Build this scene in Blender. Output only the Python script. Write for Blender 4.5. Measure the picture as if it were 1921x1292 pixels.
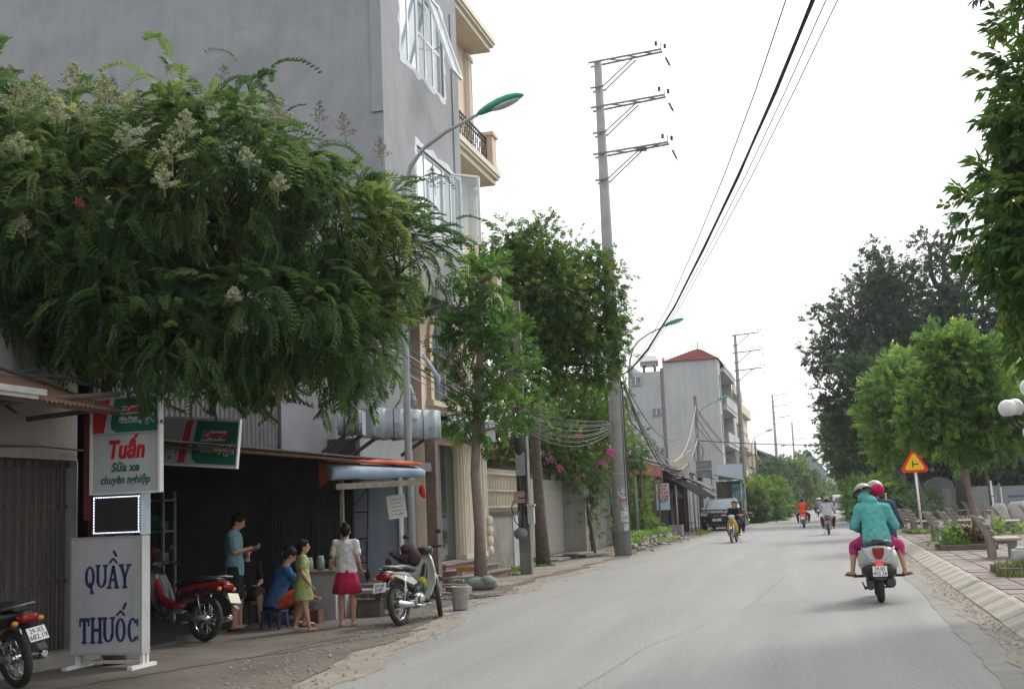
import bpy, bmesh, math, random
import numpy as np
from mathutils import Vector, Matrix, Quaternion
for o in list(bpy.data.objects): bpy.data.objects.remove(o)
sc = bpy.context.scene
R = math.radians
random.seed(7); RNG = np.random.default_rng(11)

# ------------------------------------------------------------------ camera
F_PX, CX, CY, EYE = 2250.0, 960.5, 646.0, 1.5
_d = Vector(((1560 - CX) / F_PX, (935 - CY) / F_PX, 1)).normalized()      # direction of the road in camera axes
_s, _c = math.sin(R(2.35)), math.cos(R(2.35))
_u = Vector((-_s, -_c, (_s * _d[0] + _c * _d[1]) / _d[2])).normalized()
_r = _d.cross(_u)
if _r.x < 0: _r = -_r
cam_m = Matrix(((_r[0], -_r[1], -_r[2]), (_d[0], -_d[1], -_d[2]), (_u[0], -_u[1], -_u[2]))).to_4x4()
cam_m.translation = (0, 0, EYE)
cd = bpy.data.cameras.new('camera'); cam = bpy.data.objects.new('camera', cd); sc.collection.objects.link(cam)
cam.matrix_world = cam_m; cd.sensor_width = 36; cd.lens = 36 * F_PX / 1921; cd.clip_start = 0.1; cd.clip_end = 3000
sc.camera = cam

# ------------------------------------------------------------------ sky, sun, exposure
w = bpy.data.worlds.new('World'); sc.world = w; w.use_nodes = True
nt = w.node_tree; bg = nt.nodes['Background']
sky = nt.nodes.new('ShaderNodeTexSky'); sky.sky_type = 'NISHITA'; sky.sun_disc = False
SUN_EL, SUN_AZ = R(44), R(30)          # sun ahead of the camera and to the right, behind thin cloud
sky.sun_elevation = SUN_EL; sky.sun_rotation = SUN_AZ; sky.dust_density = 6; sky.air_density = 1.3; sky.ozone_density = 1
mixn = nt.nodes.new('ShaderNodeMix'); mixn.data_type = 'RGBA'; mixn.inputs[0].default_value = 0.55
hsv = nt.nodes.new('ShaderNodeHueSaturation'); hsv.inputs['Saturation'].default_value = .3; nt.links.new(sky.outputs[0], hsv.inputs['Color']); nt.links.new(hsv.outputs[0], mixn.inputs[6]); mixn.inputs[7].default_value = (13.0, 13.3, 13.6, 1)   # the white cloud deck over that sky
nt.links.new(mixn.outputs[2], bg.inputs[0]); bg.inputs[1].default_value = 0.12
sd = bpy.data.lights.new('sun', 'SUN'); sd.energy = 1.5; sd.angle = R(10); sd.color = (1, .95, .88)
sun = bpy.data.objects.new('sun', sd); sc.collection.objects.link(sun)
_dir = Vector((math.sin(SUN_AZ) * math.cos(SUN_EL), math.cos(SUN_AZ) * math.cos(SUN_EL), math.sin(SUN_EL)))
sun.rotation_euler = _dir.to_track_quat('Z', 'Y').to_euler()
sc.view_settings.view_transform = 'Standard'; sc.view_settings.look = 'None'
sc.view_settings.gamma = 1; sc.view_settings.exposure = 0.36; sc.view_settings.use_curve_mapping = False
sc.render.engine = 'CYCLES'; sc.cycles.max_bounces = 6; sc.cycles.transparent_max_bounces = 12
sc.cycles.diffuse_bounces = 3; sc.cycles.glossy_bounces = 2; sc.cycles.transmission_bounces = 4; sc.cycles.volume_bounces = 0
sc.cycles.use_denoising = True; sc.cycles.caustics_reflective = False; sc.cycles.caustics_refractive = False

# ------------------------------------------------------------------ materials
_M = {}
def uid(c): return '_'.join('%d' % int(k * 1000) for k in c)
def mat(name, c, c2=None, sc_=6.0, rough=0.8, metal=0.0, bump=0.0, bsc=None, streak=0.0, contrast=(.35, .65), trans=0.0, emit=0.0, alpha=1.0, detail=6, coat=0.0, stain=0.0, stain_c=None, spec=.5):
    """procedural material: noise between two colours, optional vertical streaks, stains and bump"""
    if name in _M: return _M[name]
    m = bpy.data.materials.new(name); m.use_nodes = True; n = m.node_tree; L = n.links
    b = n.nodes['Principled BSDF']; b.inputs['Roughness'].default_value = rough; b.inputs['Metallic'].default_value = metal; b.inputs['Specular IOR Level'].default_value = spec
    if coat: b.inputs['Coat Weight'].default_value = coat; b.inputs['Coat Roughness'].default_value = .1
    tc = n.nodes.new('ShaderNodeTexCoord')
    def noise(scale, det, vec=None, rgh=.6):
        t = n.nodes.new('ShaderNodeTexNoise'); t.inputs['Scale'].default_value = scale; t.inputs['Detail'].default_value = det
        t.inputs['Roughness'].default_value = rgh; L.new(vec or tc.outputs['Object'], t.inputs['Vector']); return t
    def ramp(src, a, b_):
        r = n.nodes.new('ShaderNodeMapRange'); r.inputs[1].default_value = a; r.inputs[2].default_value = b_; L.new(src, r.inputs[0]); return r.outputs[0]
    def mix(f, a, b_):
        x = n.nodes.new('ShaderNodeMix'); x.data_type = 'RGBA'; L.new(f, x.inputs[0])
        for i, v in ((6, a), (7, b_)):
            if isinstance(v, tuple): x.inputs[i].default_value = v + (1,) if len(v) == 3 else v
            else: L.new(v, x.inputs[i])
        return x.outputs[2]
    if c2 is None: c2 = tuple(max(0, k * .82) for k in c)
    nz = noise(sc_, detail)
    col = mix(ramp(nz.outputs[0], *contrast), c, c2)
    if streak:
        mp = n.nodes.new('ShaderNodeMapping'); mp.inputs['Scale'].default_value = (3.2, 3.2, .22); L.new(tc.outputs['Object'], mp.inputs[0])
        s2 = noise(1.6, 7, mp.outputs[0], .7); rr = n.nodes.new('ShaderNodeMath'); rr.operation = 'MULTIPLY'; rr.inputs[1].default_value = streak
        L.new(ramp(s2.outputs[0], .45, .8), rr.inputs[0]); col = mix(rr.outputs[0], col, tuple(k * .35 for k in c))
    if stain:
        s3 = noise(.55, 8, None, .7); rr = n.nodes.new('ShaderNodeMath'); rr.operation = 'MULTIPLY'; rr.inputs[1].default_value = stain
        L.new(ramp(s3.outputs[0], .48, .66), rr.inputs[0]); col = mix(rr.outputs[0], col, stain_c or tuple(k * .5 for k in c))
    L.new(col, b.inputs['Base Color'])
    if bump:
        bn = noise(bsc or sc_ * 6, 8); bp = n.nodes.new('ShaderNodeBump'); bp.inputs['Strength'].default_value = bump; bp.inputs['Distance'].default_value = .02
        L.new(bn.outputs[0], bp.inputs['Height']); L.new(bp.outputs[0], b.inputs['Normal'])
    if trans: b.inputs['Transmission Weight'].default_value = trans
    if alpha < 1: b.inputs['Alpha'].default_value = alpha
    if emit: b.inputs['Emission Color'].default_value = c + (1,); b.inputs['Emission Strength'].default_value = emit
    _M[name] = m; return m

def leaf_mat(name, stops, trans=.28, rough=.55):
    """foliage: colour picked per spray from a ramp by its own random tint; a part of the light passes through"""
    m = bpy.data.materials.new(name); m.use_nodes = True; n = m.node_tree; L = n.links
    b = n.nodes['Principled BSDF']; b.inputs['Roughness'].default_value = rough; b.inputs['Specular IOR Level'].default_value = .28
    at = n.nodes.new('ShaderNodeAttribute'); at.attribute_name = 'tint'
    oi = n.nodes.new('ShaderNodeObjectInfo')
    ad = n.nodes.new('ShaderNodeMath'); ad.operation = 'ADD'; L.new(at.outputs['Fac'], ad.inputs[0])
    sb = n.nodes.new('ShaderNodeMath'); sb.operation = 'MULTIPLY'; sb.inputs[1].default_value = .25; L.new(oi.outputs['Random'], sb.inputs[0]); L.new(sb.outputs[0], ad.inputs[1])
    cr = n.nodes.new('ShaderNodeValToRGB'); cr.color_ramp.elements[0].color = stops[0][1] + (1,); cr.color_ramp.elements[0].position = stops[0][0]
    cr.color_ramp.elements[1].color = stops[-1][1] + (1,); cr.color_ramp.elements[1].position = stops[-1][0]
    for p, c in stops[1:-1]: e = cr.color_ramp.elements.new(p); e.color = c + (1,)
    L.new(ad.outputs[0], cr.inputs[0]); L.new(cr.outputs[0], b.inputs['Base Color'])
    tr = n.nodes.new('ShaderNodeBsdfTranslucent'); mx = n.nodes.new('ShaderNodeMixShader'); mx.inputs[0].default_value = trans
    hs = n.nodes.new('ShaderNodeHueSaturation'); hs.inputs['Value'].default_value = 2.3; hs.inputs['Hue'].default_value = .485; L.new(cr.outputs[0], hs.inputs['Color']); L.new(hs.outputs[0], tr.inputs[0])
    L.new(b.outputs[0], mx.inputs[1]); L.new(tr.outputs[0], mx.inputs[2]); L.new(mx.outputs[0], n.nodes['Material Output'].inputs[0])
    _M[name] = m; return m

def glass_mat(name, c, rough=.03, alpha=.45):
    m = bpy.data.materials.new(name); m.use_nodes = True; b = m.node_tree.nodes['Principled BSDF']
    b.inputs['Base Color'].default_value = c + (1,); b.inputs['Roughness'].default_value = rough; b.inputs['Alpha'].default_value = alpha
    b.inputs['Specular IOR Level'].default_value = .9; _M[name] = m; return m

GREY_PLASTER = mat('grey_cement_render', (.30, .315, .33), (.25, .262, .275), 1.6, .9, bump=.25, bsc=30, streak=.22, stain=.45, contrast=(.3, .7), detail=9)
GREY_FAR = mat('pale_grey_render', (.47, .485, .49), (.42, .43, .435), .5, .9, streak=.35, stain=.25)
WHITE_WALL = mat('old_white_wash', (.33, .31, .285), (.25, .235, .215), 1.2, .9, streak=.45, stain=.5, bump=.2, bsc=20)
CREAM = mat('cream_paint', (.62, .53, .38), (.55, .46, .32), 2.0, .75, streak=.15)
CREAM_LIGHT = mat('pale_cream_paint', (.70, .64, .52), (.62, .56, .44), 2.0, .75, streak=.12)
PINKCREAM = mat('sun_bleached_cream_stucco', (.66, .52, .42), (.58, .46, .36), 2.0, .8)
DIRTY_CONC = mat('dirty_concrete', (.30, .285, .26), (.21, .195, .17), 2.2, .95, bump=.4, bsc=25, stain=.5, streak=.2)
CONC = mat('pole_concrete', (.33, .33, .32), (.27, .27, .26), 3, .9, bump=.2, bsc=30, streak=.3)
STEEL = mat('galvanised_steel', (.42, .44, .46), (.34, .36, .38), 8, .5, .55)
DARK_METAL = mat('dark_iron', (.035, .035, .038), (.06, .05, .045), 12, .6, .4)
RUST = mat('rusty_metal', (.13, .07, .045), (.20, .12, .08), 9, .85, .2, bump=.3)
BLACK = mat('black_rubber', (.018, .018, .019), (.03, .029, .028), 14, .75)
BLACK_PLASTIC = mat('black_plastic', (.022, .022, .025), (.03, .03, .033), 10, .42)
CHROME = mat('chrome', (.62, .63, .65), (.5, .51, .53), 10, .18, 1.0)
ALU = mat('cast_aluminium', (.34, .34, .35), (.24, .24, .25), 14, .45, .8)
WHITE_METAL = mat('white_enamel', (.72, .73, .74), (.64, .65, .66), 5, .45)
PVC = mat('white_window_frame', (.78, .80, .82), (.72, .74, .76), 5, .4)
GLASS = glass_mat('window_glass', (.42, .52, .55), .04, .55)
DARK_GLASS = glass_mat('dark_green_glass', (.035, .055, .045), .03, .93)
TRUNK = mat('bark', (.13, .105, .08), (.07, .058, .045), 7, .95, bump=.8, bsc=25)
TRUNK_PINK = mat('smooth_pinkish_bark', (.24, .185, .155), (.17, .13, .105), 5, .9, bump=.5, bsc=20)
WOOD = mat('weathered_wood', (.27, .23, .18), (.18, .15, .115), 8, .9, bump=.3)
ORANGE_TARP = mat('orange_canvas', (.55, .13, .045), (.42, .10, .04), 4, .85)
BLUE_TARP = mat('grey_blue_canvas', (.33, .38, .42), (.24, .33, .44), 2.5, .8, bump=.3)
PAPER = mat('paper', (.70, .72, .68), (.60, .62, .57), 6, .8)
NAVY_PRINT = mat('navy_print', (.018, .022, .11), (.02, .025, .13), 5, .6)
RED_PRINT = mat('red_print', (.50, .018, .025), (.44, .02, .025), 5, .5)
GREEN_PRINT = mat('green_print', (.004, .135, .085), (.004, .115, .07), 3, .45)
SIGN_WHITE = mat('white_sign_sheet', (.50, .52, .54), (.43, .45, .47), 1.3, .5, streak=.35, stain=.3)
SKIN = mat('skin', (.42, .24, .16), (.38, .21, .14), 8, .6)
HAIR = mat('black_hair', (.007, .006, .006), (.012, .010, .009), 30, .7, spec=.15)

# ------------------------------------------------------------------ object helpers
col = sc.collection
def thing(name, label, cat, loc=(0, 0, 0), rz=0.0, group=None, kind=None):
    o = bpy.data.objects.new(name, None); col.objects.link(o); o.location = loc; o.rotation_euler = (0, 0, rz); o.empty_display_size = .3
    o['label'] = label; o['category'] = cat
    if group: o['group'] = group
    if kind: o['kind'] = kind
    return o
def tag(o, label=None, cat=None, group=None, kind=None):
    if label: o['label'] = label
    if cat: o['category'] = cat
    if group: o['group'] = group
    if kind: o['kind'] = kind
    return o
def link(name, me, parent=None, loc=(0, 0, 0), rot=None, scale=None):
    o = bpy.data.objects.new(name, me); col.objects.link(o); o.location = loc
    if rot is not None: o.rotation_euler = rot
    if scale is not None: o.scale = scale
    if parent: o.parent = parent
    return o
KIDS = {}
def copy_tree(o, parent=None):
    c = o.copy(); col.objects.link(c)
    if parent: c.parent = parent
    for ch in [x for x in bpy.data.objects if x.parent == o]: copy_tree(ch, c)
    return c

class MB:
    """collects shapes into one mesh; world=True subtracts the parent's place so that shapes can be given in world metres"""
    def __init__(s): s.v = []; s.f = []; s.mi = []; s.sm = []
    def add(s, vs, fs, mi=0, smooth=False):
        b = len(s.v); s.v += [tuple(v) for v in vs]; s.f += [tuple(i + b for i in f) for f in fs]; s.mi += [mi] * len(fs); s.sm += [smooth] * len(fs); return s
    def box(s, x0, x1, y0, y1, z0, z1, mi=0):
        return s.add([(x0, y0, z0), (x1, y0, z0), (x1, y1, z0), (x0, y1, z0), (x0, y0, z1), (x1, y0, z1), (x1, y1, z1), (x0, y1, z1)],
              [(0, 3, 2, 1), (4, 5, 6, 7), (0, 1, 5, 4), (1, 2, 6, 5), (2, 3, 7, 6), (3, 0, 4, 7)], mi)
    def obox(s, c, size, q=None, mi=0):
        q = q or Quaternion(); hx, hy, hz = size[0] / 2, size[1] / 2, size[2] / 2
        vs = [Vector(c) + q @ Vector((a * hx, b * hy, d * hz)) for d in (-1, 1) for a, b in ((-1, -1), (1, -1), (1, 1), (-1, 1))]
        return s.add(vs, [(0, 3, 2, 1), (4, 5, 6, 7), (0, 1, 5, 4), (1, 2, 6, 5), (2, 3, 7, 6), (3, 0, 4, 7)], mi)
    def beam(s, a, b, wd, th, mi=0, up=(0, 0, 1)):
        a, b = Vector(a), Vector(b); d = b - a; y = d.normalized(); u = Vector(up)
        if abs(y.dot(u)) > .98: u = Vector((1, 0, 0))
        x = y.cross(u).normalized(); z = x.cross(y)
        q = Matrix((x, y, z)).transposed().to_quaternion(); return s.obox((a + b) / 2, (wd, d.length, th), q, mi)
    def rings(s, rings, closed=False, caps=True, mi=0, smooth=True):
        n = len(rings[0]); vs = [p for r in rings for p in r]; fs = []
        m = len(rings)
        for i in range(m if closed else m - 1):
            a, b = i * n, ((i + 1) % m) * n
            for j in range(n): k = (j + 1) % n; fs.append((a + j, a + k, b + k, b + j))
        s.add(vs, fs, mi, smooth)
        if caps and not closed:
            b = len(s.v) - len(vs)
            s.f += [tuple(b + j for j in reversed(range(n))), tuple(b + (m - 1) * n + j for j in range(n))]; s.mi += [mi] * 2; s.sm += [False] * 2
        return s
    def tube(s, pts, r, n=8, mi=0, closed=False, caps=True):
        pts = [Vector(p) for p in pts]; m = len(pts); rr = r if isinstance(r, (list, tuple)) else [r] * m
        rings = []; prev = None
        for i, p in enumerate(pts):
            if closed: d = pts[(i + 1) % m] - pts[i - 1]
            else: d = pts[min(i + 1, m - 1)] - pts[max(i - 1, 0)]
            d = d.normalized() if d.length > 1e-9 else Vector((0, 0, 1))
            if prev is None: prev = d.orthogonal().normalized()
            u = prev - d * prev.dot(d); u = u.normalized() if u.length > 1e-6 else d.orthogonal().normalized(); prev = u; v = d.cross(u)
            rings.append([p + (u * math.cos(t) + v * math.sin(t)) * rr[i] for t in [2 * math.pi * j / n for j in range(n)]])
        return s.rings(rings, closed, caps, mi)
    def lathe(s, prof, c=(0, 0, 0), q=None, n=16, mi=0, caps=True):
        q = q or Quaternion(); rings = [[Vector(c) + q @ Vector((r * math.cos(2 * math.pi * j / n), r * math.sin(2 * math.pi * j / n), z)) for j in range(n)] for r, z in prof]
        return s.rings(rings, False, caps, mi)
    def torus(s, c, R_, r, axis='x', n=28, k=8, mi=0):
        pts = []
        for i in range(n):
            t = 2 * math.pi * i / n
            p = {'x': (0, math.cos(t) * R_, math.sin(t) * R_), 'z': (math.cos(t) * R_, math.sin(t) * R_, 0), 'y': (math.cos(t) * R_, 0, math.sin(t) * R_)}[axis]
            pts.append(Vector(c) + Vector(p))
        ax = Vector({'x': (1, 0, 0), 'z': (0, 0, 1), 'y': (0, 1, 0)}[axis]); rings = []
        for p in pts:
            o_ = (p - Vector(c)).normalized(); rings.append([p + (o_ * math.cos(a) + ax * math.sin(a)) * r for a in [2 * math.pi * j / k for j in range(k)]])
        return s.rings(rings, True, False, mi)
    def ell(s, c, r, q=None, n=14, m=8, mi=0):
        q = q or Quaternion(); prof = []
        rings = [[Vector(c) + q @ Vector((r[0] * math.sin(a) * math.cos(t), r[1] * math.sin(a) * math.sin(t), -r[2] * math.cos(a))) for t in [2 * math.pi * j / n for j in range(n)]] for a in [math.pi * (i + .02 if i == 0 else i - .02 if i == m else i) / m for i in range(m + 1)]]
        return s.rings(rings, False, True, mi)
    def loft(s, secs, n=16, mi=0, p=2.6, axis='y'):
        """secs: (position along axis, (centre a, centre b), half a, half b[, exponent]); superellipse sections"""
        rings = []
        for sec in secs:
            y, (ca, cb), ha, hb = sec[:4]; e = sec[4] if len(sec) > 4 else p; ring = []
            for j in range(n):
                t = 2 * math.pi * j / n; ct, st = math.cos(t), math.sin(t)
                a = ca + ha * math.copysign(abs(ct) ** (2 / e), ct); b = cb + hb * math.copysign(abs(st) ** (2 / e), st)
                ring.append({'y': (a, y, b), 'z': (a, b, y), 'x': (y, a, b)}[axis])
            rings.append(ring)
        if axis == 'y': rings = [list(reversed(r)) for r in rings]
        return s.rings(rings, False, True, mi)
    def prism(s, poly, d0, d1, plane='xz', mi=0, map_=None):
        """extrude a 2D polygon; plane xz -> depth is y; yz -> depth is x; xy -> depth is z"""
        def P(a, b, d): return {'xz': (a, d, b), 'yz': (d, a, b), 'xy': (a, b, d)}[plane]
        n = len(poly); vs = [P(a, b, d0) for a, b in poly] + [P(a, b, d1) for a, b in poly]
        if map_: vs = [map_(Vector(v)) for v in vs]
        fs = [tuple(range(n)), tuple(reversed(range(n, 2 * n)))] + [(i, i + n, (i + 1) % n + n, (i + 1) % n) for i in range(n)]
        return s.add(vs, fs, mi)
    def quad(s, a, b, c, d, mi=0): return s.add([a, b, c, d], [(0, 1, 2, 3)], mi)
    def mesh(s, name, mats, origin=(0, 0, 0), fix=True):
        me = bpy.data.meshes.new(name); ox, oy, oz = origin
        me.from_pydata([(x - ox, y - oy, z - oz) for x, y, z in s.v], [], s.f)
        for m in (mats if isinstance(mats, (list, tuple)) else [mats]): me.materials.append(m)
        me.polygons.foreach_set('material_index', s.mi); me.polygons.foreach_set('use_smooth', s.sm)
        if fix:
            bm = bmesh.new(); bm.from_mesh(me); bmesh.ops.recalc_face_normals(bm, faces=bm.faces); bm.to_mesh(me); bm.free()
        me.update(); return me
    def build(s, name, mats, parent=None, world=False, bevel=0, loc=(0, 0, 0), rot=None):
        org = (0, 0, 0)
        if world and parent:
            p = parent; org = Vector((0, 0, 0))
            while p: org = org + p.location; p = p.parent
        o = link(name, s.mesh(name, mats, org), parent, loc, rot)
        if bevel:
            b = o.modifiers.new('bevel', 'BEVEL'); b.width = bevel; b.segments = 2; b.limit_method = 'ANGLE'; b.angle_limit = R(40)
        return o

def text_part(txt, size, mt, parent, loc, rx=R(90), rz=0.0, ry=0.0, shear=0.0, bold=0.0, name='lettering', align='CENTER', extr=.002, sx=1.0, space=1.0):
    c = bpy.data.curves.new(name, 'FONT'); c.body = txt; c.size = size; c.extrude = extr; c.offset = bold; c.shear = shear; c.align_x = align; c.align_y = 'CENTER'; c.resolution_u = 3; c.space_character = space
    t = bpy.data.objects.new('tmp', c); col.objects.link(t)
    me = bpy.data.meshes.new_from_object(t.evaluated_get(bpy.context.evaluated_depsgraph_get())); bpy.data.objects.remove(t); me.name = name
    me.materials.clear(); me.materials.append(mt)
    o = link(name, me, parent, loc); o.rotation_euler = Matrix.Rotation(rz, 3, 'Z').to_4x4().to_euler() if False else (Matrix.Rotation(rz, 4, 'Z') @ Matrix.Rotation(ry, 4, 'Y') @ Matrix.Rotation(rx, 4, 'X')).to_euler()
    o.scale = (sx, 1, 1); return o
# ================================================================== GROUND, ROAD, VERGES
def ragged_strip(name, xa, xb, y0, y1, z, mt, jag_a=0, jag_b=0, step=.25, zs=None, kind='structure'):
    ys = []; y = y0
    while y < y1: ys.append(y); y += step * (1 + max(0, y - 20) * .05)
    ys.append(y1); m = MB(); vs = []
    na = nb = 0
    for y in ys:
        na = na * .7 + random.uniform(-1, 1) * .5; nb = nb * .7 + random.uniform(-1, 1) * .5
        vs += [((xa(y) if callable(xa) else xa) + na * jag_a, y, z), ((xb(y) if callable(xb) else xb) + nb * jag_b, y, z)]
    m.add(vs, [(2 * i, 2 * i + 1, 2 * i + 3, 2 * i + 2) for i in range(len(ys) - 1)])
    o = m.build(name, mt); o['kind'] = kind; return o

def road_mat():
    m = bpy.data.materials.new('dusty_asphalt'); m.use_nodes = True; n = m.node_tree; L = n.links; b = n.nodes['Principled BSDF']; b.inputs['Roughness'].default_value = .82
    tc = n.nodes.new('ShaderNodeTexCoord')
    def N(scale, det, mp=None, rg=.6):
        v = tc.outputs['Object']
        if mp:
            q = n.nodes.new('ShaderNodeMapping'); q.inputs['Scale'].default_value = mp; L.new(v, q.inputs[0]); v = q.outputs[0]
        t = n.nodes.new('ShaderNodeTexNoise'); t.inputs['Scale'].default_value = scale; t.inputs['Detail'].default_value = det; t.inputs['Roughness'].default_value = rg; L.new(v, t.inputs['Vector']); return t.outputs[0]
    def rng(s_, a, b_, c=0, d=1):
        r = n.nodes.new('ShaderNodeMapRange'); r.inputs[1].default_value = a; r.inputs[2].default_value = b_; r.inputs[3].default_value = c; r.inputs[4].default_value = d; L.new(s_, r.inputs[0]); return r.outputs[0]
    def mix(f, a, b_):
        x = n.nodes.new('ShaderNodeMix'); x.data_type = 'RGBA'; L.new(f, x.inputs[0])
        for i, v in ((6, a), (7, b_)):
            if isinstance(v, tuple): x.inputs[i].default_value = v + (1,)
            else: L.new(v, x.inputs[i])
        return x.outputs[2]
    c = mix(rng(N(22, 6), .36, .64), (.176, .176, .170), (.272, .268, .256))         # aggregate
    c = mix(rng(N(48, 3), .56, .68, 0, .7), c, (.36, .36, .35)); c = mix(rng(N(60, 3, (1.1, .9, 1)), .58, .70, 0, .7), c, (.10, .10, .10))
    c = mix(rng(N(1.0, 6, (1.6, .10, 1)), .42, .66, 0, .6), c, (.285, .28, .262))     # long dusty bands along the traffic
    c = mix(rng(N(.6, 5, (2.2, .07, 1)), .52, .70, 0, .4), c, (.165, .166, .162))      # tyre-polished bands
    c = mix(rng(N(.35, 7), .5, .75, 0, .35), c, (.285, .28, .26))
    # narrow cracks and seams
    v = n.nodes.new('ShaderNodeTexVoronoi'); v.feature = 'DISTANCE_TO_EDGE'; v.inputs['Scale'].default_value = .28
    q = n.nodes.new('ShaderNodeMapping'); q.inputs['Scale'].default_value = (1.5, .55, 1)
    wn = n.nodes.new('ShaderNodeTexNoise'); wn.inputs['Scale'].default_value = 1.2; wn.inputs['Detail'].default_value = 5; L.new(tc.outputs['Object'], wn.inputs['Vector'])
    va = n.nodes.new('ShaderNodeVectorMath'); va.operation = 'MULTIPLY_ADD'; va.inputs[1].default_value = (.9, .9, 0); L.new(wn.outputs[1], va.inputs[0]); L.new(tc.outputs['Object'], va.inputs[2])
    L.new(va.outputs[0], q.inputs[0]); L.new(q.outputs[0], v.inputs['Vector'])
    crack = rng(v.outputs['Distance'], 0, .006, .38, 0); gate = rng(N(.25, 3), .52, .58)
    mm = n.nodes.new('ShaderNodeMath'); mm.operation = 'MULTIPLY'; L.new(crack, mm.inputs[0]); L.new(gate, mm.inputs[1])
    c = mix(mm.outputs[0], c, (.09, .088, .082))
    L.new(c, b.inputs['Base Color'])
    bp = n.nodes.new('ShaderNodeBump'); bp.inputs['Strength'].default_value = .35; bp.inputs['Distance'].default_value = .008; L.new(N(90, 6), bp.inputs['Height']); L.new(bp.outputs[0], b.inputs['Normal'])
    return m
ASPHALT = road_mat()
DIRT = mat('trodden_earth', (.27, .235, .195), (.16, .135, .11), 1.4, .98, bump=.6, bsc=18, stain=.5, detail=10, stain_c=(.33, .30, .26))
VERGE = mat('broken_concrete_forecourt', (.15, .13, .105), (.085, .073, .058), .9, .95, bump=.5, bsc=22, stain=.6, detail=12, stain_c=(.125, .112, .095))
DUST = mat('road_edge_dust', (.30, .265, .22), (.22, .19, .155), 2.2, .98, bump=.5, bsc=30, detail=10)
GUTTER = mat('gutter_concrete', (.27, .26, .24), (.21, .20, .185), 1.8, .95, bump=.4, bsc=25, stain=.4)
PARK = mat('park_earth', (.15, .135, .10), (.09, .085, .06), .8, .98, bump=.5, bsc=6, stain=.4)

g = MB(); g.quad((-900, -60, -.06), (900, -60, -.06), (900, 1900, -.06), (-900, 1900, -.06)); o = g.build('ground', PARK); o['kind'] = 'structure'
g = MB(); g.quad((-6.9, -8, 0), (1.8, -8, 0), (1.8, 420, 0), (-6.9, 420, 0)); o = g.build('road', ASPHALT); o['kind'] = 'structure'
def left_edge(y): return -4.35 - 1.9 * min(1, max(0, (y - 7) / 13)) + .12 * math.sin(y * .9) + .07 * math.sin(y * 2.3) - .05 * math.sin(y * .31)
ragged_strip('dusty_road_edge', lambda y: left_edge(y) - 1.6, lambda y: left_edge(y) + .42 + .12 * math.sin(y * 1.7), 2, 160, .004, DUST, 0, .16)
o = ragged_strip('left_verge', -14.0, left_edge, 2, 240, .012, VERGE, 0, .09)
ragged_strip('pale_gutter', 1.22, 1.8, 4, 150, .004, GUTTER, .05, 0)
ragged_strip('gutter_dirt', 1.46, 1.79, 4, 150, .008, DUST, .10, 0)
ragged_strip('earth_patch', lambda y: -8.4, lambda y: left_edge(y) - .25 + .2 * math.sin(y * .8), 24, 75, .02, DIRT, 0, .2)

# loose stones and litter along both edges (nobody could count them)
def stones(name, n, fx, y0, y1, z, r0, r1, mt, label=None):
    V = []; Fc = []
    ico = [(0, 0, 1), (.9, 0, .2), (.28, .85, .3), (-.72, .53, .2), (-.72, -.53, .3), (.28, -.85, .2)]
    for i in range(n):
        t = random.random(); y = y0 * (y1 / y0) ** t; x = fx(y); s = random.uniform(r0, r1); a = random.uniform(0, 6.28); sx, sy, sz = random.uniform(.7, 1.3), random.uniform(.7, 1.3), random.uniform(.4, .9)
        b = len(V)
        for p in ico:
            px, py = p[0] * sx, p[1] * sy; V.append((x + s * (px * math.cos(a) - py * math.sin(a)), y + s * (px * math.sin(a) + py * math.cos(a)), z + s * sz * p[2]))
        Fc += [(b, b + k, b + (k % 5) + 1) for k in range(1, 6)]
    m = MB(); m.add(V, Fc); o = m.build(name, mt); o['kind'] = 'stuff'; return o
STONE = mat('grey_stone', (.30, .28, .25), (.17, .155, .135), 9, .95)
stones('gutter_gravel', 1500, lambda y: random.gauss(1.66, .09), 7, 60, .006, .008, .03, STONE)
stones('verge_gravel', 2600, lambda y: left_edge(y) + random.gauss(-.25, .42), 8, 70, .012, .006, .03, STONE)
LITTER = mat('dry_leaf', (.33, .20, .07), (.16, .10, .05), 20, .9)
V = []; Fc = []
for i in range(520):
    y = random.uniform(9, 24); x = random.uniform(-9.2, left_edge(y) + .3); a = random.uniform(0, 6.28); s = random.uniform(.018, .05); b = len(V)
    for (u, v_, hz) in ((-1, 0, 0), (0, -.35, .12), (1, 0, .05), (0, .35, .12)): V.append((x + s * (u * math.cos(a) - v_ * math.sin(a)), y + s * (u * math.sin(a) + v_ * math.cos(a)), .016 + s * hz))
    Fc.append((b, b + 1, b + 2, b + 3))
m = MB(); m.add(V, Fc); o = m.build('fallen_leaves', LITTER); o['kind'] = 'stuff'
# cracks / trench line in the verge, puddle-dark patches
for (x0, y0, x1, y1, wd) in ((-7.2, 10.2, -5.3, 15.5, .035), (-6.4, 12.4, -5.6, 17.9, .02), (-8.0, 13.2, -6.5, 13.9, .02)):
    pts = []; n = 22
    for i in range(n + 1):
        t = i / n; pts.append((x0 + (x1 - x0) * t + random.uniform(-.05, .05), y0 + (y1 - y0) * t))
    m = MB(); vs = []
    for x, y in pts: q = wd * random.uniform(.3, 1.3); vs += [(x - q, y, .0165), (x + q, y + q * .3, .0165)]
    m.add(vs, [(2 * i, 2 * i + 1, 2 * i + 3, 2 * i + 2) for i in range(n)]); o = m.build('crack_in_forecourt', mat('damp_dark_earth', (.085, .075, .062), (.06, .052, .042), 5, .9)); o['kind'] = 'structure'
CRK = mat('road_crack', (.14, .14, .135), (.11, .11, .105), 6, .95); random.seed(12)
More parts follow.
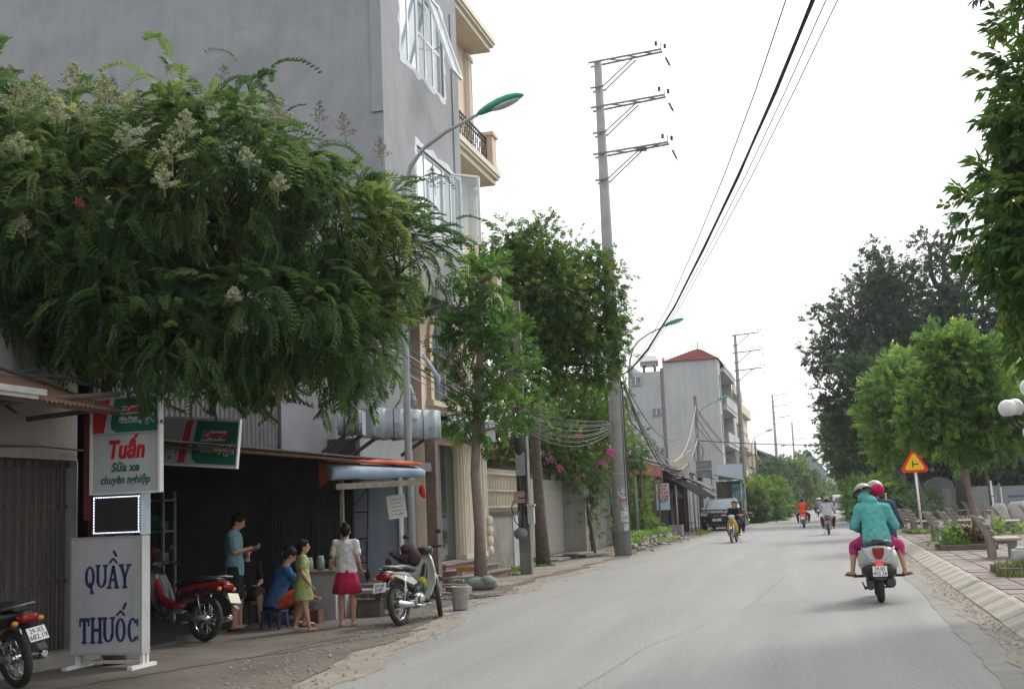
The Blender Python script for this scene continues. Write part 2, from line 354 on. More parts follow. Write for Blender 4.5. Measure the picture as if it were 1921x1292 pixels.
for (pl, wd) in (([(-1.0, 26), (-1.15, 21), (-1.3, 17.5), (-1.75, 15.0), (-2.05, 13.2), (-2.1, 11.6), (-2.2, 9.8)], .006), ([(-5.2, 27), (-4.4, 27.6), (-3.9, 27.4)], .03), ([(-5.9, 24.2), (-5.0, 24.9), (-4.6, 24.7)], .02)):
    vs = []
    for i in range(len(pl) - 1):
        for k in range(14):
            t_ = k / 14; q = wd * random.uniform(.2, .8); x = pl[i][0] + (pl[i + 1][0] - pl[i][0]) * t_ + random.uniform(-.018, .018); y = pl[i][1] + (pl[i + 1][1] - pl[i][1]) * t_; vs += [(x - q, y, .0025), (x + q, y + q, .0025)]
    m = MB(); m.add(vs, [(2 * i, 2 * i + 1, 2 * i + 3, 2 * i + 2) for i in range(len(vs) // 2 - 1)]); o = m.build('road_crack', CRK); o['kind'] = 'structure'
# worn faint lane dashes
PAINT = mat('worn_road_paint', (.30, .295, .275), (.245, .245, .235), 30, .9, contrast=(.2, .8))
for y0 in ():
    m = MB(); m.quad((-2.55, y0, .004), (-2.44, y0, .004), (-2.44, y0 + 1.6, .004), (-2.55, y0 + 1.6, .004)); o = m.build('lane_dash', PAINT); o['kind'] = 'structure'

# ------------------------------------------------------------------ right kerb and pavement
KERB = mat('kerb_concrete', (.42, .39, .335), (.33, .30, .255), 2.0, .92, bump=.4, bsc=30, stain=.4)
PAVE_BASE = mat('paving_sand', (.19, .17, .14), (.13, .115, .095), 6, .98)
TILE = mat('pinkish_paving_tile', (.265, .212, .20), (.21, .172, .162), 1.3, .9, bump=.3, bsc=25, stain=.5, detail=9, stain_c=(.24, .215, .19))
KX = 1.78
def kerb_prof(m, x, y0, y1, j=0):
    m.prism([(x, .0), (x, .02), (x + .05, .045), (x + .29, .150 + j), (x + .38, .157 + j), (x + .38, -.02)], y0, y1, 'xz'); return m
kp = MB(); kp.box(2.10, 14.0, 2, 190, -.02, .118); pav = kp.build('pavement', PAVE_BASE); pav['kind'] = 'structure'
kroot = link('kerb', MB().box(1.80, 1.84, 2, 150, -.02, .02).mesh('kerb', KERB)); kroot['kind'] = 'structure'
km = kerb_prof(MB(), 0, -.49, .49).mesh('kerb_stone', KERB)
for i in range(66):
    link('kerb_stone', km, kroot, (KX + random.uniform(-.008, .008), 5.5 + i, random.uniform(-.004, .006)), (0, 0, random.uniform(-.008, .008)))
m = MB()
for i in range(80): kerb_prof(m, KX, 71.01 + i, 71.99 + i)
o = m.build('kerb_stone_row', KERB, kroot); o['kind'] = 'stuff'
# tiles: rows across the pavement; the 300 nearest in view are objects, the rest one mesh
TS = .40
tiles = []
for j in range(0, 150):
    for i in range(0, 26):
        x = KX + .39 + TS * (i + .5) + .01; y = 9 + TS * (j + .5)
        tiles.append((x, y))
Mi = cam_m.inverted()
def in_view(x, y, z, mg=0):
    p = Mi @ Vector((x, y, z))
    if p.z > -.5: return False
    u = CX + F_PX * p.x / -p.z; v = CY - F_PX * p.y / -p.z
    return -mg < u < 1921 + mg and -mg < v < 1292 + mg
vis = sorted([t for t in tiles if in_view(t[0], t[1], .15, 20)], key=lambda t: t[0] ** 2 + t[1] ** 2)
near = set(vis[:300])
def tile_box(m, x, y, dz, h=.19):
    m.add([(x - h, y - h, .11), (x + h, y - h, .11), (x + h, y + h, .11), (x - h, y + h, .11), (x - h + .006, y - h + .006, .152 + dz), (x + h - .006, y - h + .006, .152 + dz), (x + h - .006, y + h - .006, .152 + dz), (x - h + .006, y + h - .006, .152 + dz)],
          [(4, 5, 6, 7), (0, 1, 5, 4), (1, 2, 6, 5), (2, 3, 7, 6), (3, 0, 4, 7)])
TILES = [TILE, mat('pinkish_paving_tile_worn', (.285, .235, .22), (.235, .195, .182), 1.7, .9, bump=.3, bsc=25, stain=.5), mat('pinkish_paving_tile_dark', (.235, .185, .17), (.195, .155, .145), 1.1, .9, bump=.3, bsc=25, stain=.5)]
tms = []
for t in TILES:
    mm = MB(); tile_box(mm, 0, 0, 0); tms.append(mm.mesh('paving_tile', t))
rest = MB()
for (x, y) in tiles:
    dz = random.gauss(0, .0035)
    if (x, y) in near: link('paving_tile', random.choice(tms), pav, (x, y, dz), (random.gauss(0, .008), random.gauss(0, .008), random.gauss(0, .01)))
    else:
        tile_box(rest, x, y, dz); rest.mi[-5:] = [random.choice((0, 0, 1, 2))] * 5
o = rest.build('paving_tile_field', TILES, pav); o['kind'] = 'stuff'
# ================================================================== LEFT BUILDINGS
def P3(plane, c, a, z, d=0.0):
    """point on a wall plane; d = distance inwards"""
    return (c - d, a, z) if plane == 'X' else (a, c + d, z)
def wall_open(m, plane, c, a0, a1, z0, z1, ops=(), depth=.15, mi=0):
    A = sorted({a0, a1, *[v for o in ops for v in o[:2]]}); Z = sorted({z0, z1, *[v for o in ops for v in o[2:4]]})
    for i in range(len(A) - 1):
        for j in range(len(Z) - 1):
            ca, cz = (A[i] + A[i + 1]) / 2, (Z[j] + Z[j + 1]) / 2
            if any(o[0] < ca < o[1] and o[2] < cz < o[3] for o in ops): continue
            m.quad(P3(plane, c, A[i], Z[j]), P3(plane, c, A[i + 1], Z[j]), P3(plane, c, A[i + 1], Z[j + 1]), P3(plane, c, A[i], Z[j + 1]), mi)
    for o in ops:
        k = [(o[0], o[2]), (o[1], o[2]), (o[1], o[3]), (o[0], o[3])]
        for i in range(4):
            p, q = k[i], k[(i + 1) % 4]; m.quad(P3(plane, c, *p), P3(plane, c, *q), P3(plane, c, *q, depth), P3(plane, c, *p, depth), mi)
    return m
def bar(m, plane, c, a0, a1, z0, z1, d0, d1, mi=0):
    if plane == 'X': m.box(c - d1, c - d0, a0, a1, z0, z1, mi)
    else: m.box(a0, a1, c + d0, c + d1, z0, z1, mi)
def window(parent, plane, c, a0, a1, z0, z1, fm, gm, cols=2, rows=1, depth=.08, fw=.05, sill=None, dark=True, bars=None):
    m = MB(); bar(m, plane, c, a0 + .002, a0 + fw, z0 + .002, z1 - .002, depth - .05, depth); bar(m, plane, c, a1 - fw, a1 - .002, z0 + .002, z1 - .002, depth - .05, depth)
    bar(m, plane, c, a0 + fw, a1 - fw, z0 + .002, z0 + fw, depth - .05, depth); bar(m, plane, c, a0 + fw, a1 - fw, z1 - fw, z1 - .002, depth - .05, depth)
    for i in range(1, cols): a = a0 + (a1 - a0) * i / cols; bar(m, plane, c, a - fw * .6, a + fw * .6, z0 + fw, z1 - fw, depth - .045, depth)
    for i in range(1, rows):
        z = z0 + (z1 - z0) * i / rows
        for k in range(cols):
            q0 = a0 + (a1 - a0) * k / cols + fw * .61; q1 = a0 + (a1 - a0) * (k + 1) / cols - fw * .61; bar(m, plane, c, q0, q1, z - fw * .5, z + fw * .5, depth - .04, depth)
    o = m.build('window', fm, parent, True)
    for k in range(cols):
        q = MB(); e0 = a0 + (a1 - a0) * k / cols + fw * .5; e1 = a0 + (a1 - a0) * (k + 1) / cols - fw * .5
        bar(q, plane, c, e0, e1, z0 + fw * .5, z1 - fw * .5, depth - .03, depth - .02); q.build('pane', gm, o, True)
    if dark: q = MB(); bar(q, plane, c, a0 + .01, a1 - .01, z0 + .01, z1 - .01, depth + .22, depth + .24); q.build('dim_room_sheet', mat('dim_room', (.16, .17, .17), (.10, .105, .11), 2, .9), o, True)  # dark sheet behind the panes, room shade put into its colour
    if sill: q = MB(); bar(q, plane, c, a0 - .08, a1 + .08, z0 - .07, z0 - .003, -.06, -.003); q.build('sill', sill, o, True)
    if bars:
        q = MB(); n = max(2, int((a1 - a0) / .13))
        for k in range(1, n): a = a0 + (a1 - a0) * k / n; bar(q, plane, c, a - .008, a + .008, z0, z1, .01, .026)
        for zz in (.25, .75): z = z0 + (z1 - z0) * zz; bar(q, plane, c, a0, a1, z - .008, z + .008, .027, .04)
        q.build('window_grille', bars, o, True)
    return o
def corrugated(p0, u, v, wave=.075, amp=.012, axis_u=True):
    """sheet from corner p0 spanned by u (across the waves) and v (along them), with thickness"""
    m = MB(); p0, u, v = Vector(p0), Vector(u), Vector(v); n = max(8, int(u.length / wave * 4)); nn = u.cross(v).normalized(); vs = []
    for s in (0, .006):
        for i in range(n + 1):
            t = i / n; q = p0 + u * t + nn * (math.sin(t * u.length / wave * 2 * math.pi) * amp + s); vs += [q, q + v]
    b = 2 * (n + 1); fs = [(2 * i, 2 * i + 2, 2 * i + 3, 2 * i + 1) for i in range(n)] + [(b + 2 * i, b + 2 * i + 1, b + 2 * i + 3, b + 2 * i + 2) for i in range(n)]
    fs += [(2 * i, b + 2 * i, b + 2 * i + 2, 2 * i + 2) for i in range(n)] + [(2 * i + 1, 2 * i + 3, b + 2 * i + 3, b + 2 * i + 1) for i in range(n)]
    m.add(vs, fs); return m

# ---- shuttered shop at the far left
T = thing('shuttered_shop', 'old white-washed shop front with closed folding gate behind the pharmacy sign', 'shop', (-8.5, 8, 0))
m = MB(); wall_open(m, 'X', -8.5, 2.0, 12.55, .16, 3.85, [(5.0, 12.35, .161, 2.3)], .22); m.box(-14, -8.5, 12.33, 12.55, .0, 3.85); m.box(-14, -8.5, 2, 12.33, 3.7, 3.84)
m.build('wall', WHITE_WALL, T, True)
m = MB(); m.box(-14, -8.35, 2, 12.6, -.02, .155); m.build('doorstep', DIRTY_CONC, T, True)
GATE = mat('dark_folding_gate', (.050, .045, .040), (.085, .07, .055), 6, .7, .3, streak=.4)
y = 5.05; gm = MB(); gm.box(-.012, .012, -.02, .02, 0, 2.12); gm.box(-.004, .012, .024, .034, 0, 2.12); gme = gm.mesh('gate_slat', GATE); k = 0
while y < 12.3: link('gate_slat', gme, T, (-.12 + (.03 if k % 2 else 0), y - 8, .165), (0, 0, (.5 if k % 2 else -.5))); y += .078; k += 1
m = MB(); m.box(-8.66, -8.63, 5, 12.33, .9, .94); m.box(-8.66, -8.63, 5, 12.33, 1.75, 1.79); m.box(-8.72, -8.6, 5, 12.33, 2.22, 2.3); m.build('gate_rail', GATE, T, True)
m = MB(); m.tube([(-8.46, 6 + i * .8, 2.42 + .02 * math.sin(i * 2)) for i in range(9)], .012, 6); m.tube([(-8.46, 11.0, 2.85), (-8.44, 11.15, 2.78)], .018, 6); m.build('cable', BLACK_PLASTIC, T, True)
T = thing('rusty_awning', 'sagging rusty corrugated awning on poles above the folding gate', 'awning', (-8.5, 8, 2.9))
corrugated((-8.45, 4, 3.26), (0, 7.55, -.1), (1.1, 0, -.42)).build('roof_sheet', RUST, T, True)
m = MB()
for yy in (6.0, 8.8, 11.35): m.beam((-8.45, yy, 2.72), (-7.4, yy, 2.78), .05, .05)
m.tube([(-7.42, 4, 2.82), (-7.42, 11.5, 2.74)], .035, 8); m.tube([(-8.1, 8.9, 2.62), (-7.35, 11.4, 2.93)], .03, 8); m.build('awning_frame', mat('old_timber', (.10, .07, .05), (.15, .11, .08), 8, .9), T, True)
m = MB(); m.box(-7.40, -7.30, 8.6, 10.1, 2.80, 2.86); m.box(-7.38, -7.32, 8.7, 10.0, 2.76, 2.80); m.build('strip_light', mat('dull_tube_housing', (.40, .40, .38)), T, True)
m = MB(); m.tube([(-7.5, 9.2 + .3 * i, 3.03 + .03 * math.sin(i * 1.7)) for i in range(8)], .02, 6); m.tube([(-7.6, 9.8 + .25 * i, 3.06 - .04 * math.sin(i * 2.3)) for i in range(7)], .014, 6); m.build('cable', BLACK_PLASTIC, T, True)

# ---- repair shop
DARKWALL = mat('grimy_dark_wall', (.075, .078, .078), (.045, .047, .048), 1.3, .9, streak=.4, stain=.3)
T = thing('repair_shop', 'open-fronted motorbike repair shop with a dim interior under tin awning', 'shop', (-8.6, 16, 0))
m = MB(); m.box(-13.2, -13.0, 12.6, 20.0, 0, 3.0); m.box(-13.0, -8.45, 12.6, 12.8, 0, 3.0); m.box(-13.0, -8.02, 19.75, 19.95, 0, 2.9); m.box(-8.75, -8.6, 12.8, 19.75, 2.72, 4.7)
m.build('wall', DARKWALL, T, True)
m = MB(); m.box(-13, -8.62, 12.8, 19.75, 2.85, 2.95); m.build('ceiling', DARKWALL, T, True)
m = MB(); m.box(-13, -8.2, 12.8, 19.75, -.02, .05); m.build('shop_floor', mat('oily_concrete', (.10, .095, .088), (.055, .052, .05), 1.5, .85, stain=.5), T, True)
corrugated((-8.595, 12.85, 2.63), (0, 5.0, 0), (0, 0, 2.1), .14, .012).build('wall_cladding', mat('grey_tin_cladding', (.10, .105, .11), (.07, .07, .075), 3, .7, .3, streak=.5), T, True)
m = MB(); m.box(-8.59, -8.55, 17.9, 20.1, 2.63, 4.7); m.build('plaster_panel', mat('blue_grey_plaster', (.19, .20, .225), (.15, .16, .18), 1.5, .9, streak=.3), T, True)
m = MB(); m.box(-8.62, -8.42, 12.56, 12.78, .0, 3.1); m.build('door_post', mat('dark_red_post', (.12, .025, .02), (.08, .02, .018), 5, .8), T, True)
T2 = thing('tin_awning', 'long grey corrugated tin awning over the repair shop front', 'awning', (-8.5, 16, 2.5))
corrugated((-8.6, 12.9, 2.62), (0, 7.9, 0), (1.62, 0, -.19), .09, .013).build('roof_sheet', mat('aged_tin', (.13, .125, .118), (.085, .08, .075), 2.5, .7, .4, streak=.4, stain=.5), T2, True)
m = MB(); m.tube([(-7.06, 12.9, 2.385), (-7.06, 20.75, 2.385)], .025, 6); m.tube([(-7.8, 12.9, 2.48), (-7.8, 20.75, 2.48)], .025, 6)
for yy in (13.1, 15.6, 18.1, 20.6): m.beam((-8.58, yy, 2.55), (-7.05, yy, 2.37), .04, .04)
m.build('awning_frame', RUST, T2, True)
m = MB(); m.box(-7.0, -6.97, 19.6, 20.76, 2.28, 2.43); m.build('fascia', mat('grey_fascia', (.13, .13, .13)), T2, True)
# stock and tools in the dim interior
T2 = thing('tool_shelf', 'dim steel shelf stacked with oil cans and boxes at the back of the repair shop', 'shelf', (-11.3, 17.6, .05)); m = MB()
for z in (.35, .85, 1.35, 1.85): m.box(-.9, .9, -.2, .2, z, z + .03)
for x in (-.9, .86): m.box(x, x + .04, -.2, -.16, 0, 2.0); m.box(x, x + .04, .16, .2, 0, 2.0)
m.build('shelf_frame', STEEL, T2); random.seed(8)
for z in (.38, .88, 1.38):
    x = -.82
    while x < .75: w_ = random.uniform(.09, .2); h_ = random.uniform(.14, .34); m = MB(); m.box(x, x + w_, -.14, .1, z + .001, z + h_); m.box(x + w_ * .3, x + w_ * .7, -.06, .02, z + h_, z + h_ + .03); m.build('stock_item', random.choice([mat('red_can', (.30, .03, .03)), mat('green_can', (.02, .14, .08)), mat('cardboard', (.26, .19, .12)), mat('pale_can', (.35, .35, .34)), mat('blue_can', (.04, .09, .25))]), T2, bevel=.006); x += w_ + random.uniform(.02, .08)
# iron folding gate inside
IRON = mat('dark_green_iron', (.045, .06, .055), (.03, .04, .038), 8, .6, .2)
G_ = thing('iron_gate', 'dark green ornamental iron gate at the back of the repair shop', 'gate', (-8.85, 19.6, .1))
m = MB(); m.box(-9.65, -9.60, 19.60, 19.65, .12, 1.95); m.box(-8.86, -8.82, 19.60, 19.65, .12, 1.95); m.box(-8.08, -8.04, 19.60, 19.65, .12, 1.95); m.box(-9.6, -8.08, 19.605, 19.64, 1.9, 1.945); m.box(-9.6, -8.08, 19.605, 19.64, .12, .165); m.build('gate_frame', IRON, G_, True)
bm_ = MB(); bm_.box(-.008, .008, -.008, .008, 0, 1.73); bme = bm_.mesh('gate_bar', mat('grey_green_bar', (.10, .115, .11), (.07, .08, .078), 8, .5, .3))
for i in range(24):
    x = -9.57 + i * .0645
    if -9.35 < x < -9.05 or -8.68 < x < -8.35: continue
    link('gate_bar', bme, G_, (x + 8.85, .02, .065))
for cx in (-9.2, -8.52):
    m = MB()
    for zc in (.55, 1.05, 1.5):
        for s in (-1, 1):
            m.torus((cx + s * .075, 19.625, zc), .06, .008, 'y', 14, 5); m.torus((cx + s * .07, 19.625, zc + .15), .035, .007, 'y', 12, 5)
        m.tube([(cx, 19.625, zc - .2), (cx, 19.625, zc + .22)], .008, 5)
    m.box(cx - .17, cx - .155, 19.617, 19.632, .17, 1.9); m.box(cx + .155, cx + .17, 19.617, 19.632, .17, 1.9); m.build('scroll_panel', mat('grey_green_scroll', (.12, .14, .135), (.08, .09, .088), 8, .5, .3), G_, True)
m = MB(); m.box(-9.6, -8.08, 19.66, 19.67, .12, 1.9); m.build('back_sheet', DARKWALL, G_, True)
# pale blue metal door panel & leaning rack
BLUEDOOR = mat('pale_blue_sheet_metal', (.30, .35, .42), (.26, .305, .37), 1.4, .55, .1, streak=.25)
D_ = thing('sheet_metal_door', 'pale blue sheet metal door standing behind the white motorbike', 'door', (-7.55, 19.5, .4))
m = MB(); m.box(-7.96, -7.58, 19.5, 19.53, .42, 2.12); m.build('door_leaf', BLUEDOOR, D_, True); m = MB(); m.box(-7.575, -7.2, 19.5, 19.53, .42, 2.12); m.build('door_leaf', BLUEDOOR, D_, True)
m = MB(); m.box(-8.0, -7.965, 19.48, 19.55, .42, 2.16); m.box(-7.195, -7.15, 19.48, 19.55, .42, 2.16); m.box(-7.965, -7.195, 19.48, 19.55, 2.125, 2.16); m.build('door_frame', mat('dull_grey_steel', (.15, .16, .165)), D_, True)
m = MB(); m.box(-7.3, -7.24, 19.47, 19.495, .85, .92); m.build('handle', BLACK_PLASTIC, D_, True)
L_ = thing('metal_rack', 'black ladder-like metal rack leaning against the pale blue door', 'rack', (-7.8, 19.3, .4))
m = MB()
for x in (-7.95, -7.68): m.tube([(x, 19.28, .42), (x, 19.44, 2.05)], .013, 6)
for z in (.75, 1.15, 1.6, 2.02): m.tube([(-7.95, 19.3 + z * .07, z), (-7.68, 19.3 + z * .07, z)], .012, 6)
m.tube([(-7.95, 19.32, 1.12), (-7.67, 19.3, .85)], .009, 5); m.tube([(-7.95, 19.42, 1.7), (-7.68, 19.42, 2.0)], .009, 5); m.build('rack_frame', DARK_METAL, L_, True)
L2 = thing('long_handled_scoop', 'small dark scoop hanging on the metal rack', 'scoop', (-7.66, 19.25, .5))
m = MB(); m.tube([(-7.66, 19.26, .62), (-7.69, 19.31, 1.1)], .01, 6); m.ell((-7.65, 19.25, .55), (.05, .02, .09)); m.build('scoop_blade', DARK_METAL, L2, True)
S_ = thing('concrete_ledge', 'low grey concrete ledge running under the pale blue door', 'ledge', (-7.6, 19.3, 0))
m = MB(); m.box(-8.1, -6.98, 18.75, 19.47, .28, .42); m.box(-8.05, -7.04, 18.85, 19.47, -.02, .279); m.build('ledge_body', DIRTY_CONC, S_, True, .012)
# posts beside the door
for (nm, lb, x, y, wd, h, mt) in (('brick_pier', 'narrow grimy brick pier between the tin awning and the yellow house', -7.02, 20.95, .2, 3.0, mat('grimy_brick', (.13, .09, .07), (.18, .14, .115), 9, .95)),
                            ('steel_post', 'thin grey steel post holding up the tin awning beside the blue door', -7.1, 19.7, .07, 2.38, STEEL)):
    t = thing(nm, lb, 'post', (x, y, 0)); m = MB(); m.box(-wd / 2, wd / 2, -wd / 2, wd / 2, -.02, h); m.box(-wd * .75, wd * .75, -wd * .75, wd * .75, -.02, .1); m.build('shaft', mt, t)
    m = MB(); m.box(-wd * .7, wd * .7, -wd * .7, wd * .7, h, h + .03); m.build('cap', mt, t)

# ---- canvas awning, paper, red lantern rag
T = thing('canvas_awning', 'rolled orange and grey-blue canvas awning above the two girls', 'awning', (-7.1, 18, 2))
pts0 = [(-7.42, 17.0), (-7.1, 17.4), (-6.75, 17.9), (-6.45, 18.4)]
def canvas(zt, zb, off, mt, nm, sag=.02):
    m = MB(); n = 24; rings = []
    for i in range(n + 1):
        t = i / n; x = -7.42 + .98 * t; y = 17.0 + 1.45 * t; zz = zt - .07 * t; wob = sag * math.sin(t * 9) + .01 * math.sin(t * 31)
        prof = [(off, zz), (off + .16, zz - .05), (off + .25 + wob, (zz + zb) / 2 + .02), (off + .22 + wob, zb + .03 * t + wob), (off + .17 + wob, zb + .03 * t), (off + .06, (zz + zb) / 2)]
        rings.append([(x + a * .82, y - a * .56, z) for a, z in prof])
    m.rings(rings, False, True); m.build(nm, mt, T, True)
canvas(2.36, 2.08, -.02, BLUE_TARP, 'canvas_roll', .03)
m = MB(); n = 20; rings = []
for i in range(n + 1):
    t = i / n; x = -7.47 + 1.02 * t; y = 17.02 + 1.45 * t; z = 2.40 - .075 * t + .006 * math.sin(t * 22)
    rings.append([(x + .13, y - .10, z + .015), (x + .13, y - .10, z - .035), (x - .25, y + .17, z + .06), (x - .25, y + .17, z + .075)])
m.rings(rings, False, True); m.build('canvas_top', ORANGE_TARP, T, True)
m = MB(); m.add([(-7.52, 17.0, 2.39), (-7.38, 16.9, 2.36), (-7.26, 16.82, 2.08), (-7.48, 16.95, 1.98), (-7.52, 17.04, 2.39), (-7.48, 16.99, 1.98)], [(0, 1, 2, 3), (4, 5, 3, 0)]); m.build('canvas_end', ORANGE_TARP, T, True)
m = MB(); m.beam((-7.22, 16.93, 1.98), (-6.32, 18.35, 2.03), .07, .09); m.build('batten', WOOD, T, True)
m = MB(); m.box(-7.27, -7.22, 17.22, 17.27, .0, 2.2); m.build('pole', WOOD, T, True)
T = thing('paper_notice', 'pale handwritten notice sheet hung beside the blue door', 'notice', (-6.8, 18.9, 1.5))
m = MB(); q = Quaternion((0, 0, 1), .35) @ Quaternion((0, 1, 0), -.12); m.obox((-6.86, 18.6, 1.66), (.30, .006, .38), q); m.build('sheet', PAPER, T, True)
m = MB()
for i in range(5): m.obox(Vector((-6.86, 18.6, 1.66)) + q @ Vector((0, -.005, .12 - i * .06)), (.2 - .03 * (i % 2), .002, .012), q)
m.build('handwriting', mat('faint_ink', (.30, .32, .30)), T, True)
T = thing('red_rag', 'small bright red rag hanging at the right end of the canvas awning', 'rag', (-6.38, 18.5, 1.9))
m = MB(); m.ell((0, 0, 0), (.055, .04, .10)); m.ell((.03, 0, -.07), (.035, .03, .06)); m.ell((0, 0, .11), (.015, .015, .04)); m.build('cloth', mat('red_cloth', (.55, .02, .015), (.40, .015, .012), 20, .8), T)

# ---- plastic-wrapped sign boxes
WRAP = mat('printed_plastic_wrap', (.25, .295, .335), (.32, .36, .39), 3.5, .5, bump=1.0, bsc=5, contrast=(.3, .6), stain=.4); WRAP_INK = mat('blue_wrap_print', (.14, .18, .32), (.2, .24, .36), 12, .5)
def wrapped(nm, label, a, b, z0, z1, th):
    t = thing(nm, label, 'sign box', (a[0], a[1], z0)); a, b = Vector((a[0], a[1], 0)), Vector((b[0], b[1], 0)); d = (b - a); Ln = d.length; d.normalize(); nrm = Vector((d.y, -d.x, 0)); m = MB(); n = 26; rings = []
    for i in range(n + 1):
        s = i / n; c = a + (b - a) * s; j = .022 * math.sin(s * 23) + .016 * math.sin(s * 51)
        rings.append([c + Vector((0, 0, z0 + j)), c + nrm * (th * .5) + Vector((0, 0, z0 - .012 + j * .5)), c + nrm * (th + j) + Vector((0, 0, z0 + j)), c + nrm * (th + j * .6) + Vector((0, 0, (z0 + z1) / 2)), c + nrm * (th + j) + Vector((0, 0, z1)), c + Vector((0, 0, z1 + j * .6))])
    m.rings(rings, False, True, smooth=True); m.build('wrapped_case', WRAP, t, True)
    m = MB()
    for k in range(2):
        c = a + (b - a) * (.3 + .42 * k)
        m.tube([c + nrm * (th + .02) + Vector((0, 0, z1 + .01)), c + nrm * (th + .024) + Vector((0, 0, (z0 + z1) / 2)), c + nrm * (th + .02) + Vector((0, 0, z0 - .02)), c + nrm * .0 + Vector((0, 0, z0 - .03))], .008, 6)
    m.build('strap', BLACK_PLASTIC, t, True)
    m = MB(); qz = math.atan2(d.y, d.x)
    for k in range(0, 7, 2):
        c = a + d * (Ln * (.08 + .13 * k)) + nrm * (th + .022); zz = z0 + (z1 - z0) * (.3 + .45 * ((k * 37) % 10) / 10); m.obox(c + Vector((0, 0, zz)), (.13, .004, .022), Quaternion((0, 0, 1), qz)); m.obox(c + Vector((0, 0, zz - .04)), (.09, .004, .012), Quaternion((0, 0, 1), qz))
    m.build('wrap_print', WRAP_INK, t, True)
    m = MB()
    for s in (.15, .85): c = a + (b - a) * s + nrm * th * .3; m.beam(c + Vector((0, 0, z0 - .02)), c + Vector((-.5, .25, z0 - .25)), .05, .05)
    m.build('bracket', RUST, t, True); return t
wrapped('wrapped_sign_box', 'long sign box wrapped in pale blue printed plastic behind the lamp post', (-7.68, 19.1), (-6.90, 20.5), 2.84, 3.34, .32)
wrapped('wrapped_sign_box', 'short plastic-wrapped sign box at the near end of the longer one', (-7.75, 18.5), (-7.35, 18.57), 2.86, 3.24, .3)
T = thing('wrapped_pipe', 'drooping white and blue plastic-wrapped tube tied above the sign box', 'tube', (-6.95, 19.9, 3.6))
m = MB(); m.tube([(-7.15, 19.3, 3.98), (-7.02, 19.5, 3.86), (-6.95, 19.62, 3.7), (-6.9, 19.66, 3.45), (-6.9, 19.66, 3.37)], [.03, .04, .06, .07, .05], 10); m.build('plastic_wrap', WRAP, T, True); m = MB(); m.tube([(-6.98, 20.5, 4.4), (-6.85, 20.6, 4.15), (-6.75, 20.65, 3.95), (-6.76, 20.65, 3.72)], [.02, .04, .05, .02], 10); m.build('plastic_wrap', WRAP, T, True)
m = MB(); m.torus((-6.93, 19.64, 3.60), .075, .012, 'z', 16, 5); m.torus((-6.9, 19.66, 3.48), .075, .012, 'z', 16, 5); m.build('blue_band', WRAP_INK, T, True)

# ---- tall grey building
T = thing('grey_building', 'tall unpainted grey cement building with overhanging upper floors and white windows', 'building', (-12, 22, 0))
W1 = (21.3, 24.0, 10.45, 12.35); W2 = (22.05, 24.95, 7.25, 8.85)
m = MB(); wall_open(m, 'X', -7.5, 20.2, 25.08, 5.88, 16, [W1, W2], .16)
m.quad((-30, 20.2, 0), (-8.8, 20.2, 0), (-8.8, 20.2, 5.88), (-30, 20.2, 5.88)); m.quad((-30, 20.2, 5.88), (-7.5, 20.2, 5.88), (-7.5, 20.2, 16), (-30, 20.2, 16))
m.quad((-7.5, 20.2, 5.88), (-7.5, 25.08, 5.88), (-8.8, 25.08, 5.88), (-8.8, 20.2, 5.88)); m.quad((-8.8, 20.2, 0), (-8.8, 25.08, 0), (-8.8, 25.08, 5.88), (-8.8, 20.2, 5.88))
m.quad((-7.5, 25.08, 5.88), (-30, 25.08, 5.88), (-30, 25.08, 16), (-7.5, 25.08, 16)); m.quad((-30, 20.2, 16), (-7.5, 20.2, 16), (-7.5, 25.08, 16), (-30, 25.08, 16)); m.quad((-30, 20.2, 0), (-30, 25.08, 0), (-30, 25.08, 16), (-30, 20.2, 16))
m.build('wall', GREY_PLASTER, T, True)
MB().box(-7.72, -7.49, 20.16, 20.197, 8.95, 15.9).build('wall_band', GREY_PLASTER, T, True); MB().box(-7.498, -7.47, 24.55, 24.75, 8.95, 12.6).build('wall_band', GREY_PLASTER, T, True)
LIME = mat('white_filler_plaster', (.62, .66, .70), (.52, .56, .60), 5, .9)
for (a0, a1, z0, z1) in (W1, W2):          # rough white plaster smeared round the frames
    m = MB(); n = 40
    def strip(p, q, nx):
        vs = []
        for i in range(n + 1):
            t = i / n; a = p[0] + (q[0] - p[0]) * t; z = p[1] + (q[1] - p[1]) * t; wd = .12 + .035 * math.sin(i * .55) + .02 * math.sin(i * .9 + 1) + random.uniform(-.008, .008)
            vs += [(-7.497, a, z), (-7.497, a + nx[0] * wd, z + nx[1] * wd)]
        m.add(vs, [(2 * i, 2 * i + 1, 2 * i + 3, 2 * i + 2) for i in range(n)])
    strip((a0 - .1, z0), (a1 + .1, z0), (0, -1)); strip((a0 - .1, z1), (a1 + .1, z1), (0, 1)); strip((a0, z0), (a0, z1), (-1, 0)); strip((a1, z0), (a1, z1), (1, 0))
    m.build('filler_plaster', LIME, T, True, )
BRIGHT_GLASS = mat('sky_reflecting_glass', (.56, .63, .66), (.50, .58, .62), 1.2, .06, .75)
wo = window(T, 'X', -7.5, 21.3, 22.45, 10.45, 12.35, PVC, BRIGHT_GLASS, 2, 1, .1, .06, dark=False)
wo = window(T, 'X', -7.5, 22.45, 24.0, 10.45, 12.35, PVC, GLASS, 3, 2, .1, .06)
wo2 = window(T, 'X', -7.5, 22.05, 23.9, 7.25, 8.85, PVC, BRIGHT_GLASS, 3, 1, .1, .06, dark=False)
wo2 = window(T, 'X', -7.5, 23.9, 24.95, 7.25, 8.85, PVC, GLASS, 2, 1, .1, .06)
